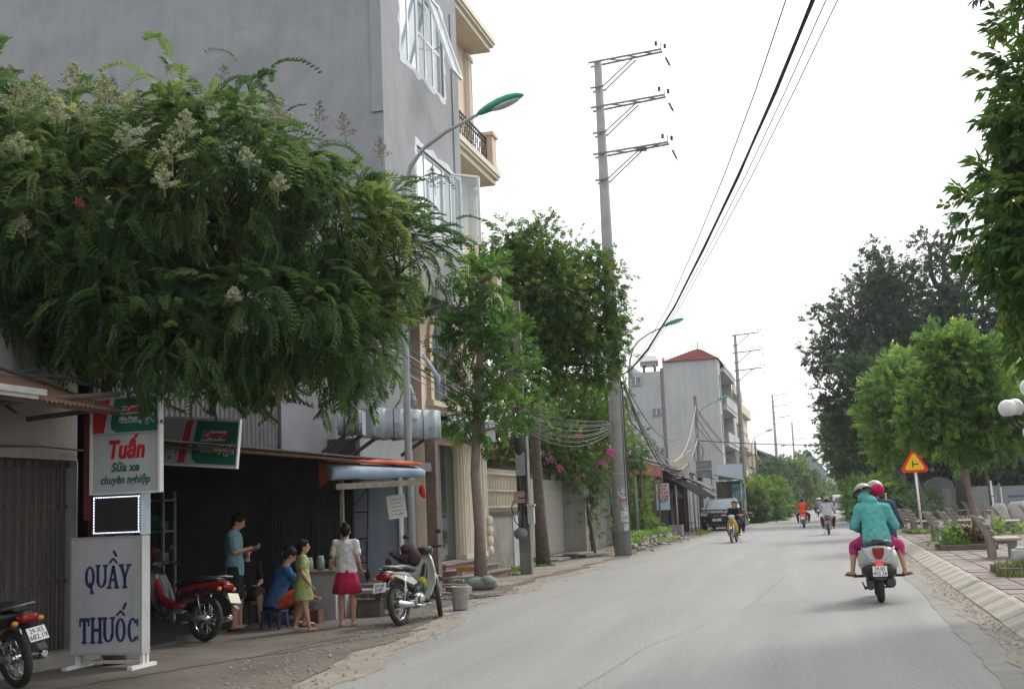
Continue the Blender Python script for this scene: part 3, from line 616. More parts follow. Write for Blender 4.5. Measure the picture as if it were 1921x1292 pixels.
def sash(p, q, r, s_, par):      # an open sash given by its four corners
    p, q, r, s_ = map(Vector, (p, q, r, s_)); m = MB(); m.beam(p, q, .045, .06, up=(1, 0, 0)); m.beam(r, s_, .045, .06, up=(1, 0, 0)); m.beam(p, s_, .045, .06); m.beam(q, r, .045, .06)
    o = m.build('open_sash', PVC, par, True); g = MB(); g.quad(p, q, r, s_); g.build('pane', GLASS, o, True)
    m = MB(); c = (q + r) / 2; m.beam(c, c + Vector((-.35, 0, -.1)), .015, .02); m.build('stay', STEEL, o, True)
sash((-7.42, 22.75, 12.3), (-7.42, 23.45, 12.3), (-6.93, 23.45, 10.62), (-6.93, 22.75, 10.62), T)
sash((-7.44, 24.2, 8.8), (-6.98, 24.62, 8.8), (-6.98, 24.62, 7.3), (-7.44, 24.2, 7.3), T)

# ---- cream house with balconies
T = thing('cream_house', 'narrow cream stucco town house with balconies, arched window and glass shop front', 'house', (-9, 27, 0))
m = MB(); wall_open(m, 'X', -8.6, 25.1, 29.8, .42, 3.22, [(25.45, 27.6, .43, 3.1)], .3); wall_open(m, 'X', -8.6, 25.1, 29.8, 3.7, 17, [(25.7, 27.7, 4.1, 5.2), (25.7, 27.4, 6.9, 9.3), (25.7, 27.4, 10.5, 12.9)], .2)
m.quad((-8.6, 25.1, 0), (-20, 25.1, 0), (-20, 25.1, 17), (-8.6, 25.1, 17)); m.quad((-8.6, 29.8, 0), (-20, 29.8, 0), (-20, 29.8, 17), (-8.6, 29.8, 17)); m.quad((-8.6, 25.1, 17), (-20, 25.1, 17), (-20, 29.8, 17), (-8.6, 29.8, 17))
m.quad((-8.6, 25.1, 0), (-8.6, 29.8, 0), (-8.6, 29.8, .42), (-8.6, 25.1, .42)); m.quad((-8.6, 25.1, 3.22), (-8.6, 29.8, 3.22), (-8.6, 29.8, 3.7), (-8.6, 25.1, 3.7))
m.build('wall', PINKCREAM, T, True)
def pilaster(y0, y1, z0, z1, x=-8.6, d=.12, flutes=3):
    m = MB(); m.box(x + .002, x + d * .6, y0, y1, z0, z1); w_ = (y1 - y0) / (flutes * 2 + 1)
    for k in range(flutes): m.box(x + d * .6, x + d, y0 + w_ * (2 * k + 1), y0 + w_ * (2 * k + 2), z0 + .06, z1 - .06)
    m.box(x + d * .6, x + d * 1.25, y0 - .03, y1 + .03, z1 - .12, z1 - .0); m.box(x + d * .6, x + d * 1.25, y0 - .03, y1 + .03, z0, z0 + .12); m.build('pilaster', CREAM_LIGHT, T, True)
pilaster(25.12, 25.42, .43, 3.2); pilaster(27.65, 28.2, .43, 3.2, flutes=4); pilaster(29.3, 29.78, .43, 3.2); pilaster(28.1, 29.0, 3.72, 6.2, flutes=4); pilaster(29.35, 29.78, 6.9, 9.95); pilaster(29.35, 29.78, 10.5, 13.6)
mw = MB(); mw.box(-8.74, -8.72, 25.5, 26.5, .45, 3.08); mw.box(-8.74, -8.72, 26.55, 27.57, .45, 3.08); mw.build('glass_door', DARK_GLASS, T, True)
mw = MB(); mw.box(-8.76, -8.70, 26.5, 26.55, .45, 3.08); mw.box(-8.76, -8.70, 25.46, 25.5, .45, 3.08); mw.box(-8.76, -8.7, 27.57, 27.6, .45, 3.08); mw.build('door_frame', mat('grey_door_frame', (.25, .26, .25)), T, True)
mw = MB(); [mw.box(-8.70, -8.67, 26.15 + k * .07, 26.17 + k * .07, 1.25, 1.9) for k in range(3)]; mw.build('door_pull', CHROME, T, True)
m = MB(); m.box(-8.95, -8.9, 25.45, 27.6, .44, 3.1); m.build('dim_room_sheet', mat('dark_interior', (.03, .04, .035), (.05, .06, .055), 1.5, .8), T, True)  # sheet behind the glass door, the shop's inner shade painted on it
# arched window
m = MB(); yc, zc, rr = 26.7, 5.2, 1.0; n = 20
for i in range(n):
    a, b = math.pi * i / n, math.pi * (i + 1) / n
    m.add([(-8.52, yc + rr * math.cos(a), zc + rr * math.sin(a)), (-8.52, yc + (rr + .2) * math.cos(a), zc + (rr + .2) * math.sin(a)), (-8.52, yc + (rr + .2) * math.cos(b), zc + (rr + .2) * math.sin(b)), (-8.52, yc + rr * math.cos(b), zc + rr * math.sin(b)),
           (-8.62, yc + rr * math.cos(a), zc + rr * math.sin(a)), (-8.598, yc + (rr + .2) * math.cos(a), zc + (rr + .2) * math.sin(a)), (-8.598, yc + (rr + .2) * math.cos(b), zc + (rr + .2) * math.sin(b)), (-8.62, yc + rr * math.cos(b), zc + rr * math.sin(b))],
          [(0, 1, 2, 3), (0, 3, 7, 4), (1, 5, 6, 2)])
m.box(-8.598, -8.5, 25.5, 25.7, 4.05, 5.2); m.box(-8.598, -8.5, 27.7, 27.9, 4.05, 5.2); m.box(-8.598, -8.42, 25.4, 28.0, 3.93, 4.05); m.build('arch_moulding', CREAM, T, True)
m = MB(); m.add([(-8.59, yc + rr * math.cos(math.pi * i / n), zc + rr * math.sin(math.pi * i / n)) for i in range(n + 1)], [tuple(range(n + 1))]); m.quad((-8.72, 25.7, 4.1), (-8.72, 27.7, 4.1), (-8.72, 27.7, 5.2), (-8.72, 25.7, 5.2)); m.build('arched_window', mat('grey_reflecting_glass', (.13, .16, .17), (.2, .24, .25), .9, .1), T, True)
m = MB(); m.box(-8.60, -8.56, 26.67, 26.73, 4.1, 6.18); m.box(-8.60, -8.56, 25.7, 27.7, 5.17, 5.23); m.box(-8.6, -8.56, 26.18, 26.21, 4.1, 6.0); m.box(-8.6, -8.56, 27.18, 27.21, 4.1, 6.0); m.build('window_frame', mat('grey_window_bar', (.22, .23, .24)), T, True)
for zz in (6.9, 10.5):
    q = MB(); q.box(-8.8, -8.76, 25.7, 27.4, zz, zz + 2.4); q.build('balcony_door', DARK_GLASS, T, True)
# balconies
def balcony(z, first=False, rail=True):
    m = MB(); m.box(-8.62, -7.98, 25.12, 29.85, z, z + .34); m.box(-8.62, -7.90, 25.12, 29.92, z + .14, z + .22); m.box(-8.62, -7.86, 25.12, 29.97, z + .222, z + .36); b = m.build('balcony', CREAM_LIGHT, T, True)
    if not rail: return
    for yy in (29.55,):
        p = MB(); p.box(-8.22, -7.9, yy - .2, yy + .2, z + .362, z + 1.22); p.box(-8.27, -7.85, yy - .25, yy + .25, z + 1.222, z + 1.32); p.box(-8.25, -7.87, yy - .23, yy + .23, z + .362, z + .45); p.build('balcony_pillar', PINKCREAM, b, True)
    r = MB()
    for (y0, y1) in ((25.2, 29.33),):
        r.box(-8.08, -8.04, y0, y1, z + 1.12, z + 1.16); r.box(-8.08, -8.04, y0, y1, z + .42, z + .45); r.box(-8.08, -8.04, y0, y1, z + 1.0, z + 1.02); k = int((y1 - y0) / .16)
        for i in range(k + 1): yy = y0 + (y1 - y0) * i / k; r.box(-8.07, -8.05, yy - .009, yy + .009, z + .45, z + 1.12)
        for i in range(k): yy = y0 + (y1 - y0) * (i + .5) / k; r.torus((-8.06, yy, z + .62 + .2 * (i % 2)), .055, .009, 'x', 10, 4)
    r.build('railing', DARK_METAL, b, True)
balcony(6.46, True); balcony(10.06); balcony(13.75, False, False); m = MB(); m.box(-8.62, -8.02, 25.12, 29.0, 3.25, 3.72); m.box(-8.62, -7.97, 25.12, 29.05, 3.55, 3.64); m.build('canopy', mat('grey_canopy_concrete', (.40, .43, .46), (.33, .36, .38), 1.5, .9, streak=.5), T, True)
m = MB(); m.box(-8.8, -7.6, 25.1, 30, 17, 17.3); m.build('cornice', CREAM_LIGHT, T, True)
for z in (.55, .8, 1.05, 1.3):
    m = MB(); m.ell((-8.44, 29.62, z), (.10, .12, .14), n=10, m=6); m.build('rough_stone_boss', CREAM_LIGHT, T, True)
# entrance steps
T = thing('entrance_steps', 'three red brick and grey stone steps in front of the glass shop door', 'steps', (-8.2, 27, 0))
for k, (x1, z1) in enumerate(((-7.72, .15), (-7.98, .29), (-8.26, .425))):
    m = MB(); m.box(-8.599, x1, 25.15 + .12 * k, 28.7 - .1 * k, z1 - .14 if k else -.02, z1 - .032); m.build('riser', mat('brick_red_riser', (.23, .085, .06), (.17, .07, .055), 7, .9, stain=.6, stain_c=(.22, .21, .19)), T, True)
    m = MB(); m.box(-8.598, x1 + .035, 25.12 + .12 * k, 28.74 - .1 * k, z1 - .031, z1); m.build('tread', mat('grey_stone_tread', (.30, .285, .26), (.24, .225, .205), 4, .85), T, True)

# ---- neighbour garden: fence wall, gate, tiled roof
T = thing('garden_wall', 'low stained concrete wall topped with a beige slatted fence beside the cream house', 'wall', (-8.6, 31.6, 0))
m = MB(); m.box(-8.75, -8.6, 29.85, 32.5, -.02, 1.42); m.build('wall_base', DIRTY_CONC, T, True); m = MB(); m.box(-8.8, -8.55, 29.85, 33.2, 1.42, 1.52); m.build('coping', mat('dark_coping', (.07, .065, .06)), T, True)
m = MB(); m.box(-8.76, -8.57, 32.5, 33.3, -.02, 1.41); m.build('wall_end', mat('white_lime_wash', (.52, .55, .58), (.42, .44, .46), 2, .9, streak=.5, stain=.4), T, True)
BEIGE = mat('beige_painted_slat', (.46, .41, .32), (.38, .34, .27), 4, .8, streak=.3)
sl = MB(); sl.box(-.02, .02, -.04, .04, 0, 1.12); sme = sl.mesh('slat', BEIGE); yy = 29.95
while yy < 33.9: link('slat', sme, T, (-.07, yy - 31.6, 1.535)); yy += .155
for z in (1.62, 2.05, 2.5): m = MB(); m.box(-8.62, -8.6, 29.9, 33.95, z, z + .06); m.build('rail', BEIGE, T, True)
T = thing('slatted_gate', 'closed pale beige slatted gate between the tree trunk and a concrete pier', 'gate', (-8.6, 36.6, 0))
SL2 = mat('pale_gate_slat', (.50, .49, .45), (.42, .41, .38), 4, .8, streak=.3); sl = MB(); sl.box(-.015, .015, -.035, .035, 0, 2.3); sme = sl.mesh('slat', SL2); yy = 34.2
while yy < 39.0: link('slat', sme, T, (0, yy - 36.6, .14)); yy += .15
for z in (.25, 2.3): m = MB(); m.box(-8.64, -8.617, 34.1, 39.05, z, z + .07); m.build('rail', SL2, T, True)
m = MB(); m.beam((-8.63, 34.2, .35), (-8.63, 38.9, 2.25), .02, .06); m.build('brace', SL2, T, True)
T = thing('concrete_pier', 'tall plain concrete gate pier beside the slatted gate', 'pier', (-8.25, 39.3, 0)); m = MB(); m.box(-8.7, -7.85, 39.1, 39.35, -.02, 2.62); m.build('pier_body', mat('warm_concrete', (.36, .34, .31), (.30, .28, .25), 2, .9, streak=.4), T, True, .01); m = MB(); m.box(-8.75, -7.8, 39.06, 39.39, 2.622, 2.68); m.build('cap', CONC, T, True)
T = thing('garden_threshold', 'broken concrete ramp slabs in front of the slatted gate', 'ramp', (-8, 37, 0))
for (a, b, c, d, z) in ((-8.55, -7.75, 34.4, 36.1, .09), (-8.5, -7.6, 36.2, 38.9, .13)): m = MB(); m.box(a, b, c, d, -.02, z); m.build('slab', DIRTY_CONC, T, True, .015)
m = MB(); m.beam((-7.75, 36.0, .16), (-7.1, 38.4, .05), .5, .05); m.build('slab', DIRTY_CONC, T, True)
# tiled roof house behind
T = thing('tiled_house', 'low house with a faded red tiled roof behind the garden wall', 'house', (-13, 37, 0))
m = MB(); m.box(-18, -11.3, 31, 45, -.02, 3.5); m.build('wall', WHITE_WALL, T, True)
ROOF = mat('faded_red_tile', (.26, .12, .09), (.19, .10, .08), 3, .9, stain=.5); m = MB(); m.add([(-11, 30.8, 3.4), (-11, 45.2, 3.4), (-14.5, 45.2, 5.3), (-14.5, 30.8, 5.3), (-11, 30.8, 3.3), (-11, 45.2, 3.3)], [(0, 1, 2, 3), (0, 4, 5, 1)]); m.add([(-11, 30.8, 3.4), (-14.5, 30.8, 5.3), (-18, 30.8, 3.4)], [(0, 1, 2)]); rf = m.build('roof', ROOF, T, True)
tm = MB(); tm.tube([(0, 0, 0), (-3.5, 0, 1.9)], .07, 6); tme = tm.mesh('roof_tile', ROOF); yy = 30.9
while yy < 45.2: link('roof_tile', tme, rf, (2.0, yy - 37, 3.45)); yy += .22
# second gate and red-roofed lean-to
T = thing('grey_side_gate', 'grey and white sheet metal side door between vines and the big pole', 'gate', (-9, 49, 0))
for (y0, y1, mt) in ((46.9, 48.2, mat('grey_sheet', (.24, .25, .25), (.19, .2, .2), 3, .7)), (48.3, 50.2, mat('off_white_sheet', (.46, .47, .46), (.38, .39, .38), 3, .7, streak=.4))): m = MB(); m.box(-9.02, -8.98, y0, y1, .1, 2.15); m.build('door_leaf', mt, T, True)
for y0 in (46.75, 48.2, 50.2): m = MB(); m.box(-9.08, -8.9, y0, y0 + .1, -.02, 2.3); m.build('post', CONC, T, True)
m = MB(); m.box(-8.98, -8.95, 48.4, 50.1, 1.1, 1.16); m.build('cross_bar', DARK_METAL, T, True)
T = thing('red_awning', 'dark red corrugated metal awning behind the big concrete pole', 'awning', (-8, 50, 3)); REDM = mat('dark_red_sheet', (.20, .03, .03), (.15, .025, .025), 2, .55)
corrugated((-8.9, 44, 3.55), (0, 10.5, -.15), (1.5, 0, -.3), .2, .02).build('roof_sheet', REDM, T, True); m = MB(); m.box(-7.4, -7.36, 44, 54.5, 2.78, 3.28); m.build('fascia', REDM, T, True)
for yy in (44.5, 49, 54): m = MB(); m.tube([(-7.45, yy, -.02), (-7.45, yy, 3.2)], .04, 8); m.build('post', RUST, T, True)
T = thing('long_garden_wall', 'plain weathered wall hidden behind bougainvillea', 'wall', (-8.6, 43, 0)); m = MB(); m.box(-8.75, -8.6, 39.4, 46.7, -.02, 2.4); m.build('wall_body', DIRTY_CONC, T, True); m = MB(); m.box(-8.8, -8.55, 39.4, 46.7, 2.402, 2.47); m.build('coping', CONC, T, True)
# unseen house and tree, added out of view to shade the forecourt
T = thing('added_shade_house', 'plain three storey house added out of view to shade the forecourt', 'house', (-12, -6, 0)); m = MB(); m.box(-20, -8.4, -16, 1.9, 0, 9.5); m.build('wall', WHITE_WALL, T, True); m = MB(); m.box(-20.2, -7.6, -16.2, 2.1, 9.501, 9.8); m.box(-8.4, -7.4, -16, 1.8, 3.2, 3.4); m.box(-8.4, -7.4, -16, 1.8, 6.4, 6.6); m.build('balcony_slab', DIRTY_CONC, T, True)
# ================================================================== POLES, LAMPS, WIRES
def taper_pole(m, r0, r1, h, n=16): m.lathe([(r0, -.05), (r0 * .75 + r1 * .25, h * .25), ((r0 + r1) / 2, h * .5), (r1, h)], n=n)
def hv_pole(x, y, label, h=16.1, detail=True):
    t = thing('power_pole', label, 'power pole', (x, y, 0), 0, 'tall concrete power poles along the left roadside')
    m = MB(); taper_pole(m, .27, .125, h); m.build('pole', CONC, t)
    for k, z in enumerate((h - .08, h - 1.62, h - 3.2)):
        m = MB(); ex = 2.15 + .02 * k; tilt = Vector((ex, -.12, .12))
        for dy in (-.2, .2):
            a = Vector((-.28, dy, z)); m.beam(a, Vector((0, dy * .6, z)) + tilt, .045, .055)
            st = Vector((.05, dy, z - .85)); m.beam(Vector((-.25, dy, z - .87)), st + Vector((.14, 0, 0)), .05, .05); m.beam(st + Vector((.12, 0, 0)), Vector((1.25, dy * .75, z + .02)), .035, .035)
        for q in range(3): xx = .45 + .5 * q; m.beam((xx, -.15, z + .03 + .05 * q), (xx + .45, .13, z + .05 + .05 * q), .03, .03)
        if k == 2: m.box(1.15, 1.45, -.14, .14, z + .02, z + .12)
        arm = m.build('cross_arm', mat('rust_stained_arm', (.22, .235, .24), (.19, .17, .16), 6, .7, .4), t)
        ins = MB()
        for (dx, dy, lean) in ((-.13, -.16, -.3), (.12, .16, .3)):
            for q in range(3): ins.lathe([(.02, -.02), (.05, 0), (.05, .025), (.02, .04)], Vector((ex - .05 + dx, dy, z + .30 + .05 * q)), n=8)
        ins.tube([(ex - .04, 0, z + .1), (ex - .04, 0, z + .42)], .015, 5)
        for q in range(6): ins.lathe([(.015, -.015), (.045, 0), (.045, .02), (.015, .03)], Vector((ex + .10 + .022 * q, -.02 * q, z - .12 - .055 * q)), n=8)
        ins.tube([(ex + .02, 0, z + .06), (ex + .26, -.1, z - .52)], .012, 5); ins.build('insulator', mat('dark_porcelain', (.06, .05, .05), (.08, .07, .07), 5, .3), arm)
    return t
P0 = hv_pole(-6.4, 37.6, 'nearest tall concrete power pole, three cross-arms on top and torn posters at its base')
m = MB()
for z in (4.9, 5.45, 2.55): m.torus((0, 0, z), .255 - z * .006, .018, 'z', 18, 5)
m.build('steel_band', STEEL, P0)
def patch(a0, a1, z0, z1, mt, nm):
    m = MB(); n = 8; vs = []
    for i in range(n + 1):
        a = R(a0 + (a1 - a0) * i / n)
        for z in (z0 + random.uniform(-.02, .02), z1 + random.uniform(-.02, .02)): r = .272 - .009 * z + .003; vs.append((r * math.cos(a), r * math.sin(a), z))
    m.add(vs, [(2 * i, 2 * i + 2, 2 * i + 3, 2 * i + 1) for i in range(n)], smooth=True); m.build(nm, mt, P0)
TORN = mat('torn_poster_paper', (.52, .54, .55), (.20, .21, .22), 14, .9, contrast=(.4, .55))
for (a0, a1, z0, z1, mt) in ((-95, -30, 1.86, 2.14, TORN), (-75, -25, 1.4, 1.84, TORN), (-80, -40, 1.69, 1.76, RED_PRINT), (-85, -25, 1.05, 1.39, mat('pale_blue_flyer', (.50, .56, .60), (.30, .35, .38), 12, .9)), (-78, -30, 1.15, 1.21, RED_PRINT), (-70, -28, .78, .98, mat('pale_green_flyer', (.48, .55, .50), (.28, .32, .30), 12, .9)), (-135, -96, 1.6, 2.12, mat('glue_stain', (.20, .21, .22), (.26, .27, .28), 9, .9))): patch(a0, a1, z0, z1, mt, 'torn_poster')
patch(-160, -20, .0, .75, mat('tarred_pole_foot', (.17, .175, .18), (.12, .125, .13), 3, .9, streak=.5), 'dark_foot_coat')
m = MB(); m.tube([(.24, -.05, .6), (.25, -.06, 2.0), (.25, -.05, 5.2), (.2, -.05, 5.6)], .022, 6); m.tube([(.20, -.16, 1.5), (.21, -.16, 5.3)], .014, 6); m.build('down_cable', BLACK_PLASTIC, P0)
m = MB(); m.box(-.12, .30, -.10, .12, 5.35, 5.45); m.ell((.02, -.1, 5.75), (.24, .22, .35)); m.build('junction_clutter', mat('brown_junction_wrap', (.11, .065, .05), (.06, .04, .035), 6, .9), P0)
for (x, y, lb) in ((-7.15, 106, 'second tall power pole, in front of the grey tower house with the red roof'), (-6.9, 170, 'third tall power pole, rising from the far roadside trees'), (-6.2, 233, 'fourth and most distant tall power pole, standing by the far grey gable')): hv_pole(x, y, lb)

GREENHEAD = mat('green_lamp_shell', (.03, .30, .20), (.025, .25, .17), 3, .45)
LENS = mat('dusty_lamp_lens', (.55, .56, .54), (.45, .46, .44), 8, .25)
def street_lamp(x, y, label, sc_=1.0, z0=0):
    t = thing('street_lamp', label, 'street lamp', (x, y, z0), 0, 'curved street lamps along the left roadside')
    path = [(0, 0, -.05), (0, 0, 3), (0, 0, 6.6), (.05, 0, 7.35), (.2, 0, 7.85), (.45, 0, 8.15), (.9, 0, 8.42), (1.5, 0, 8.66)]
    m = MB(); m.tube([Vector(p) * sc_ for p in path], [.068, .062, .05, .045, .04, .036, .034, .03], 10); m.lathe([(.11, -.05), (.11, .5), (.07, .55)], n=12); m.build('pole', mat('grey_painted_pole', (.30, .32, .335), (.25, .265, .28), 3, .6, .2, streak=.2), t)
    q = Quaternion((0, 1, 0), R(-17)); c = Vector((1.92, 0, 8.80)) * sc_
    m = MB(); secs = [(-.42, (0, 0), .03, .03), (-.36, (0, .005), .06, .05), (-.2, (0, .02), .10, .07), (0, (0, .025), .135, .08), (.2, (0, .02), .14, .075), (.36, (0, .005), .10, .05), (.45, (0, -.01), .03, .02)]
    m.loft(secs, 14, 0, 2.2, 'x'); m.v = [tuple(c + q @ Vector(v)) for v in m.v]; hd = m.build('lamp_head', GREENHEAD, t)
    m = MB(); m.ell((.10, 0, -.045), (.27, .105, .05), n=14, m=8); m.v = [tuple(c + q @ Vector(v)) for v in m.v]; m.build('lamp_lens', LENS, hd)
    return t
street_lamp(-6.88, 19.3, 'nearest street lamp, green head above the leafy tree and grey wall', .962)
street_lamp(-7.55, 48, 'street lamp with green head just behind the big concrete power pole')
street_lamp(-8.75, 85, 'street lamp with green head in front of the grey tower house')
street_lamp(-7.7, 128, 'small distant street lamp with pale head beyond the cream houses'); street_lamp(-7.6, 165, 'farthest street lamp, over the distant roadside trees')

def old_pole(x, y, h, label, r0=.14, r1=.09):
    t = thing('utility_pole', label, 'utility pole', (x, y, 0), 0, 'short old utility poles carrying cables'); m = MB(); m.prism([(-r0, -r0 * .8), (r0, -r0 * .8), (r0, r0 * .8), (-r0, r0 * .8)], -.03, h * .5, 'xy'); m.prism([(-r1, -r1 * .8), (r1, -r1 * .8), (r1, r1 * .8), (-r1, r1 * .8)], h * .5 + .001, h, 'xy'); m.build('pole', mat('old_concrete_post', (.22, .20, .18), (.15, .14, .125), 3, .95, streak=.5), t); return t
U1 = old_pole(-7.12, 28.1, 6.6, 'old square concrete pole with meter boxes beside the beige fence')
m = MB(); m.box(-.12, .10, -.22, -.14, 2.35, 2.9); m.build('meter_box', mat('grey_meter_box', (.28, .29, .28), (.22, .23, .22), 6, .6), U1)
m = MB(); m.box(.12, .27, -.20, -.08, 1.2, 1.62); m.box(.10, .30, -.22, -.06, 1.62, 1.66); m.build('meter_box', mat('pale_meter_box', (.46, .48, .47)), U1)
m = MB(); m.box(-.20, .06, -.2, -.135, 1.83, 1.98); m.box(-.20, .06, -.2, -.135, 1.70, 1.80); m.build('number_plate', mat('brown_red_tag', (.30, .16, .13), (.38, .32, .28), 30, .8, contrast=(.45, .55)), U1)
m = MB()
for k in range(9):
    a = random.uniform(0, 6.28); m.tube([(.10 * math.cos(a), -.12 + .05 * math.sin(a), 5.2), (.15 * math.cos(a + .3), -.14 + .06 * math.sin(a), 3.6), (.12 * math.cos(a + 1), -.16, 2.6), (.1 * math.cos(a + 1.6), -.15, random.uniform(1.0, 2.0))], random.uniform(.01, .022), 5)
m.ell((-.02, -.16, 3.15), (.16, .12, .38)); m.tube([(-.12, -.1, 2.0), (-.28, -.15, 1.6), (-.2, -.15, 1.25), (-.05, -.15, 1.1)], .014, 5); m.build('cable_bundle', BLACK_PLASTIC, U1)
m = MB(); m.ell((-.06, -.25, .98), (.17, .13, .14)); m.build('hanging_bundle', mat('blue_grey_bundle', (.12, .14, .17), (.2, .21, .22), 14, .7), U1)
old_pole(-7.45, 72, 7.9, 'dark square pole carrying looped cables in front of the grey tower house'); old_pole(-7.3, 128, 7.8, 'thin dark pole with cable coils far down the left side')
def _frozen(): pass

# cables ---------------------------------------------------------------------
CABLE = mat('black_cable', (.035, .035, .037), (.05, .05, .05), 5, .6); WHITECABLE = mat('pale_cable', (.42, .42, .40), (.3, .3, .29), 5, .6)
def cable(label, pts, r=.012, sag=0, mt=None, group=None, n=16, name='cable', cat='cable'):
    pts = [Vector(p) for p in pts]
    if len(pts) == 2:
        a, b = pts; pts = [a.lerp(b, i / n) - Vector((0, 0, sag * 4 * (i / n) * (1 - i / n))) for i in range(n + 1)]
    m = MB(); m.tube(pts, r, 5); o = m.build(name, mt or CABLE); tag(o, label, cat, group); return o
WIRE = [(3.9, -1.0, 8.75), (2.2, 6.0, 8.15), (1.2, 10, 7.72), (.22, 14, 7.33), (-.33, 16.08, 6.98), (-1.05, 18.79, 6.6), (-1.97, 22.24, 6.22), (-3.06, 26.33, 5.84), (-4.42, 31.46, 5.62), (-5.75, 36.4, 5.62), (-6.15, 37.5, 5.66)]
t = thing('overhead_cable_bundle', 'thick bundle of black cables crossing overhead from the big concrete pole', 'cable', (-6.15, 37.5, 5.66))
for k in range(6):
    a = k * 1.05; rr = .017 if k else 0; m = MB(); m.tube([Vector(p) + Vector((rr * math.cos(a + i * 1.3), rr * .3 * math.sin(a), rr * math.sin(a + i * 1.3))) for i, p in enumerate(WIRE)], .013 if k < 3 else .009, 6); m.build('cable', CABLE, t, True)
for (dx, dz, r, lb) in ((-.42, .12, .009, 'thin wire running just left of the thick overhead cable bundle'), (.22, -.02, .008, 'thin wire running just right of the thick overhead cable bundle'), (.40, -.06, .008, 'second thin wire right of the thick overhead bundle')):
    cable(lb, [Vector(p) + Vector((dx * (1 - i / 10), 0, dz * (1 - i / 10))) for i, p in enumerate(WIRE)], r)
top = Vector((-6.1, 37.6, 5.5)); up = Vector((-7.45, 72, 7.4))
G1 = 'cables looping between the big pole and the dark square pole'
for k, (za, zb, sg, mt, lb, r) in enumerate(((5.5, 7.5, 2.1, CABLE, 'black cable, upper of the loops before the grey tower house', .016), (5.45, 7.3, 2.9, WHITECABLE, 'white cable, upper pale loop before the grey tower house', .02),
                            (5.3, 6.0, 2.8, CABLE, 'thick black cable, lowest long loop before the grey tower house', .03), (5.2, 5.4, 2.2, WHITECABLE, 'pale cable, lower white loop before the grey tower house', .018), (5.4, 5.3, 2.4, CABLE, 'black cable running beside the thickest loop', .022))):
    cable(lb, [(-6.12, 37.7, za), (-7.42, 71.9, zb)], r, sg, mt, G1)
cable('black cable hanging down from the big pole to the shop roofs', [(-6.12, 37.65, 5.0), (-6.05, 38.2, 4.2), (-6.2, 42, 3.95), (-6.6, 47, 3.9), (-7.0, 52, 3.75), (-7.3, 58, 3.2)], .02)
cable('pale cable hanging in a long loop down to the tiled shop roof', [(-7.45, 71.8, 5.0), (-7.3, 66, 4.4), (-7.3, 62, 3.9), (-7.5, 58, 3.5)], .016, 0, WHITECABLE)
cable('cable coil hanging on the dark square pole', [(-7.4, 71.7, 5.3), (-7.1, 71.5, 4.6), (-7.2, 71.4, 4.0), (-7.6, 71.4, 4.1), (-7.65, 71.5, 5.0), (-7.45, 71.7, 5.4)], .03)
cable('cable crossing the road from the dark square pole to the park trees', [(-7.4, 72, 5.25), (9, 74, 4.9)], .028, .45)
cable('second thinner cable crossing the road to the park trees', [(-7.4, 72, 7.0), (-7.15, 105, 5.4)], .02, .5)
for k, (zb, sg) in enumerate(((5.6, 1.5), (5.2, 1.9), (4.9, 1.2))): cable(('upper', 'middle', 'lower')[k] + ' dark cable running on from the square pole past the cream houses', [(-7.4, 72.1, 7.2 - k * .6), (-7.3, 128, 7.2 - k * .5)], .024, sg)
for k in range(4): cable(('highest', 'second highest', 'third', 'lowest')[k] + ' distant cable sagging between the farthest poles', [(-7.3, 128, 7.2 - .6 * k), (-6.9, 170, 7.4 - .5 * k)], .03, 1.0 + .4 * k, WHITECABLE if k % 2 else CABLE)
for k in range(5):
    cable(('topmost', 'second', 'third', 'fourth', 'lowest')[k] + ' slack wire from the lamp post past the wrapped boxes to the meter pole', [(-8.4, 18.2, 4.7 + .06 * k), (-7.2, 20.3, 4.5 - .12 * k), (-7.0, 24, 3.95 - .1 * k + .05 * math.sin(k * 3)), (-7.08, 28.05, 3.95 - .16 * k)], .011 + .004 * (k == 2), 0, WHITECABLE if k in (1, 4) else CABLE)
for k in range(8):
    a = Vector((-7.08, 28.15, 3.9 - .06 * k)); cable(('uppermost', 'second', 'third', 'fourth', 'fifth', 'sixth', 'seventh', 'lowest')[k] + ' slack grey cable of the bunch between meter pole and bougainvillea', [a, (-6.5, 37.4, 4.2 - .04 * k)], .010, .10 + .05 * k + .03 * math.sin(k * 2.1), mat('grey_cable', (.16, .16, .16), (.11, .11, .11), 5, .7), 'bunch of grey cables in front of the bougainvillea')
m = MB(); m.beam((-7.9, 27.9, 5.0), (-6.6, 28.0, 5.15), .05, .05); tag(m.build('bracket_arm', STEEL), 'pale steel bracket arm fixed high on the meter pole', 'bracket')

# ================================================================== FAR LEFT SIDE OF THE STREET
T = thing('tower_house', 'tall grey rendered house with a dark red pyramid roof', 'house', (-11, 103, 0))
m = MB(); wall_open(m, 'Y', 97, -12.45, -8.1, 0, 13.05, [], .2); m.quad((-12.45, 97, 0), (-12.45, 112, 0), (-12.45, 112, 13.05), (-12.45, 97, 13.05))
wall_open(m, 'X', -8.1, 97, 99.4, 0, 13.05, [(97.7, 98.9, 9.6, 11.8), (97.7, 98.9, 6.5, 8.6)], .2); wall_open(m, 'X', -9.4, 99.4, 111, 0, 13.05, [(101, 104, 10, 12.2), (106, 109, 10, 12.2), (101, 104, 6.8, 9), (106, 109, 6.8, 9), (101, 104, 3.6, 5.8), (106, 109, 3.6, 5.8)], .2)
m.quad((-8.1, 99.4, 0), (-9.4, 99.4, 0), (-9.4, 99.4, 13.05), (-8.1, 99.4, 13.05)); m.quad((-12.45, 97, 13.05), (-8.1, 97, 13.05), (-8.1, 112, 13.05), (-12.45, 112, 13.05)); m.box(-9.4, -8.1, 110.7, 111, 0, 13.05)
m.build('wall', GREY_FAR, T, True)
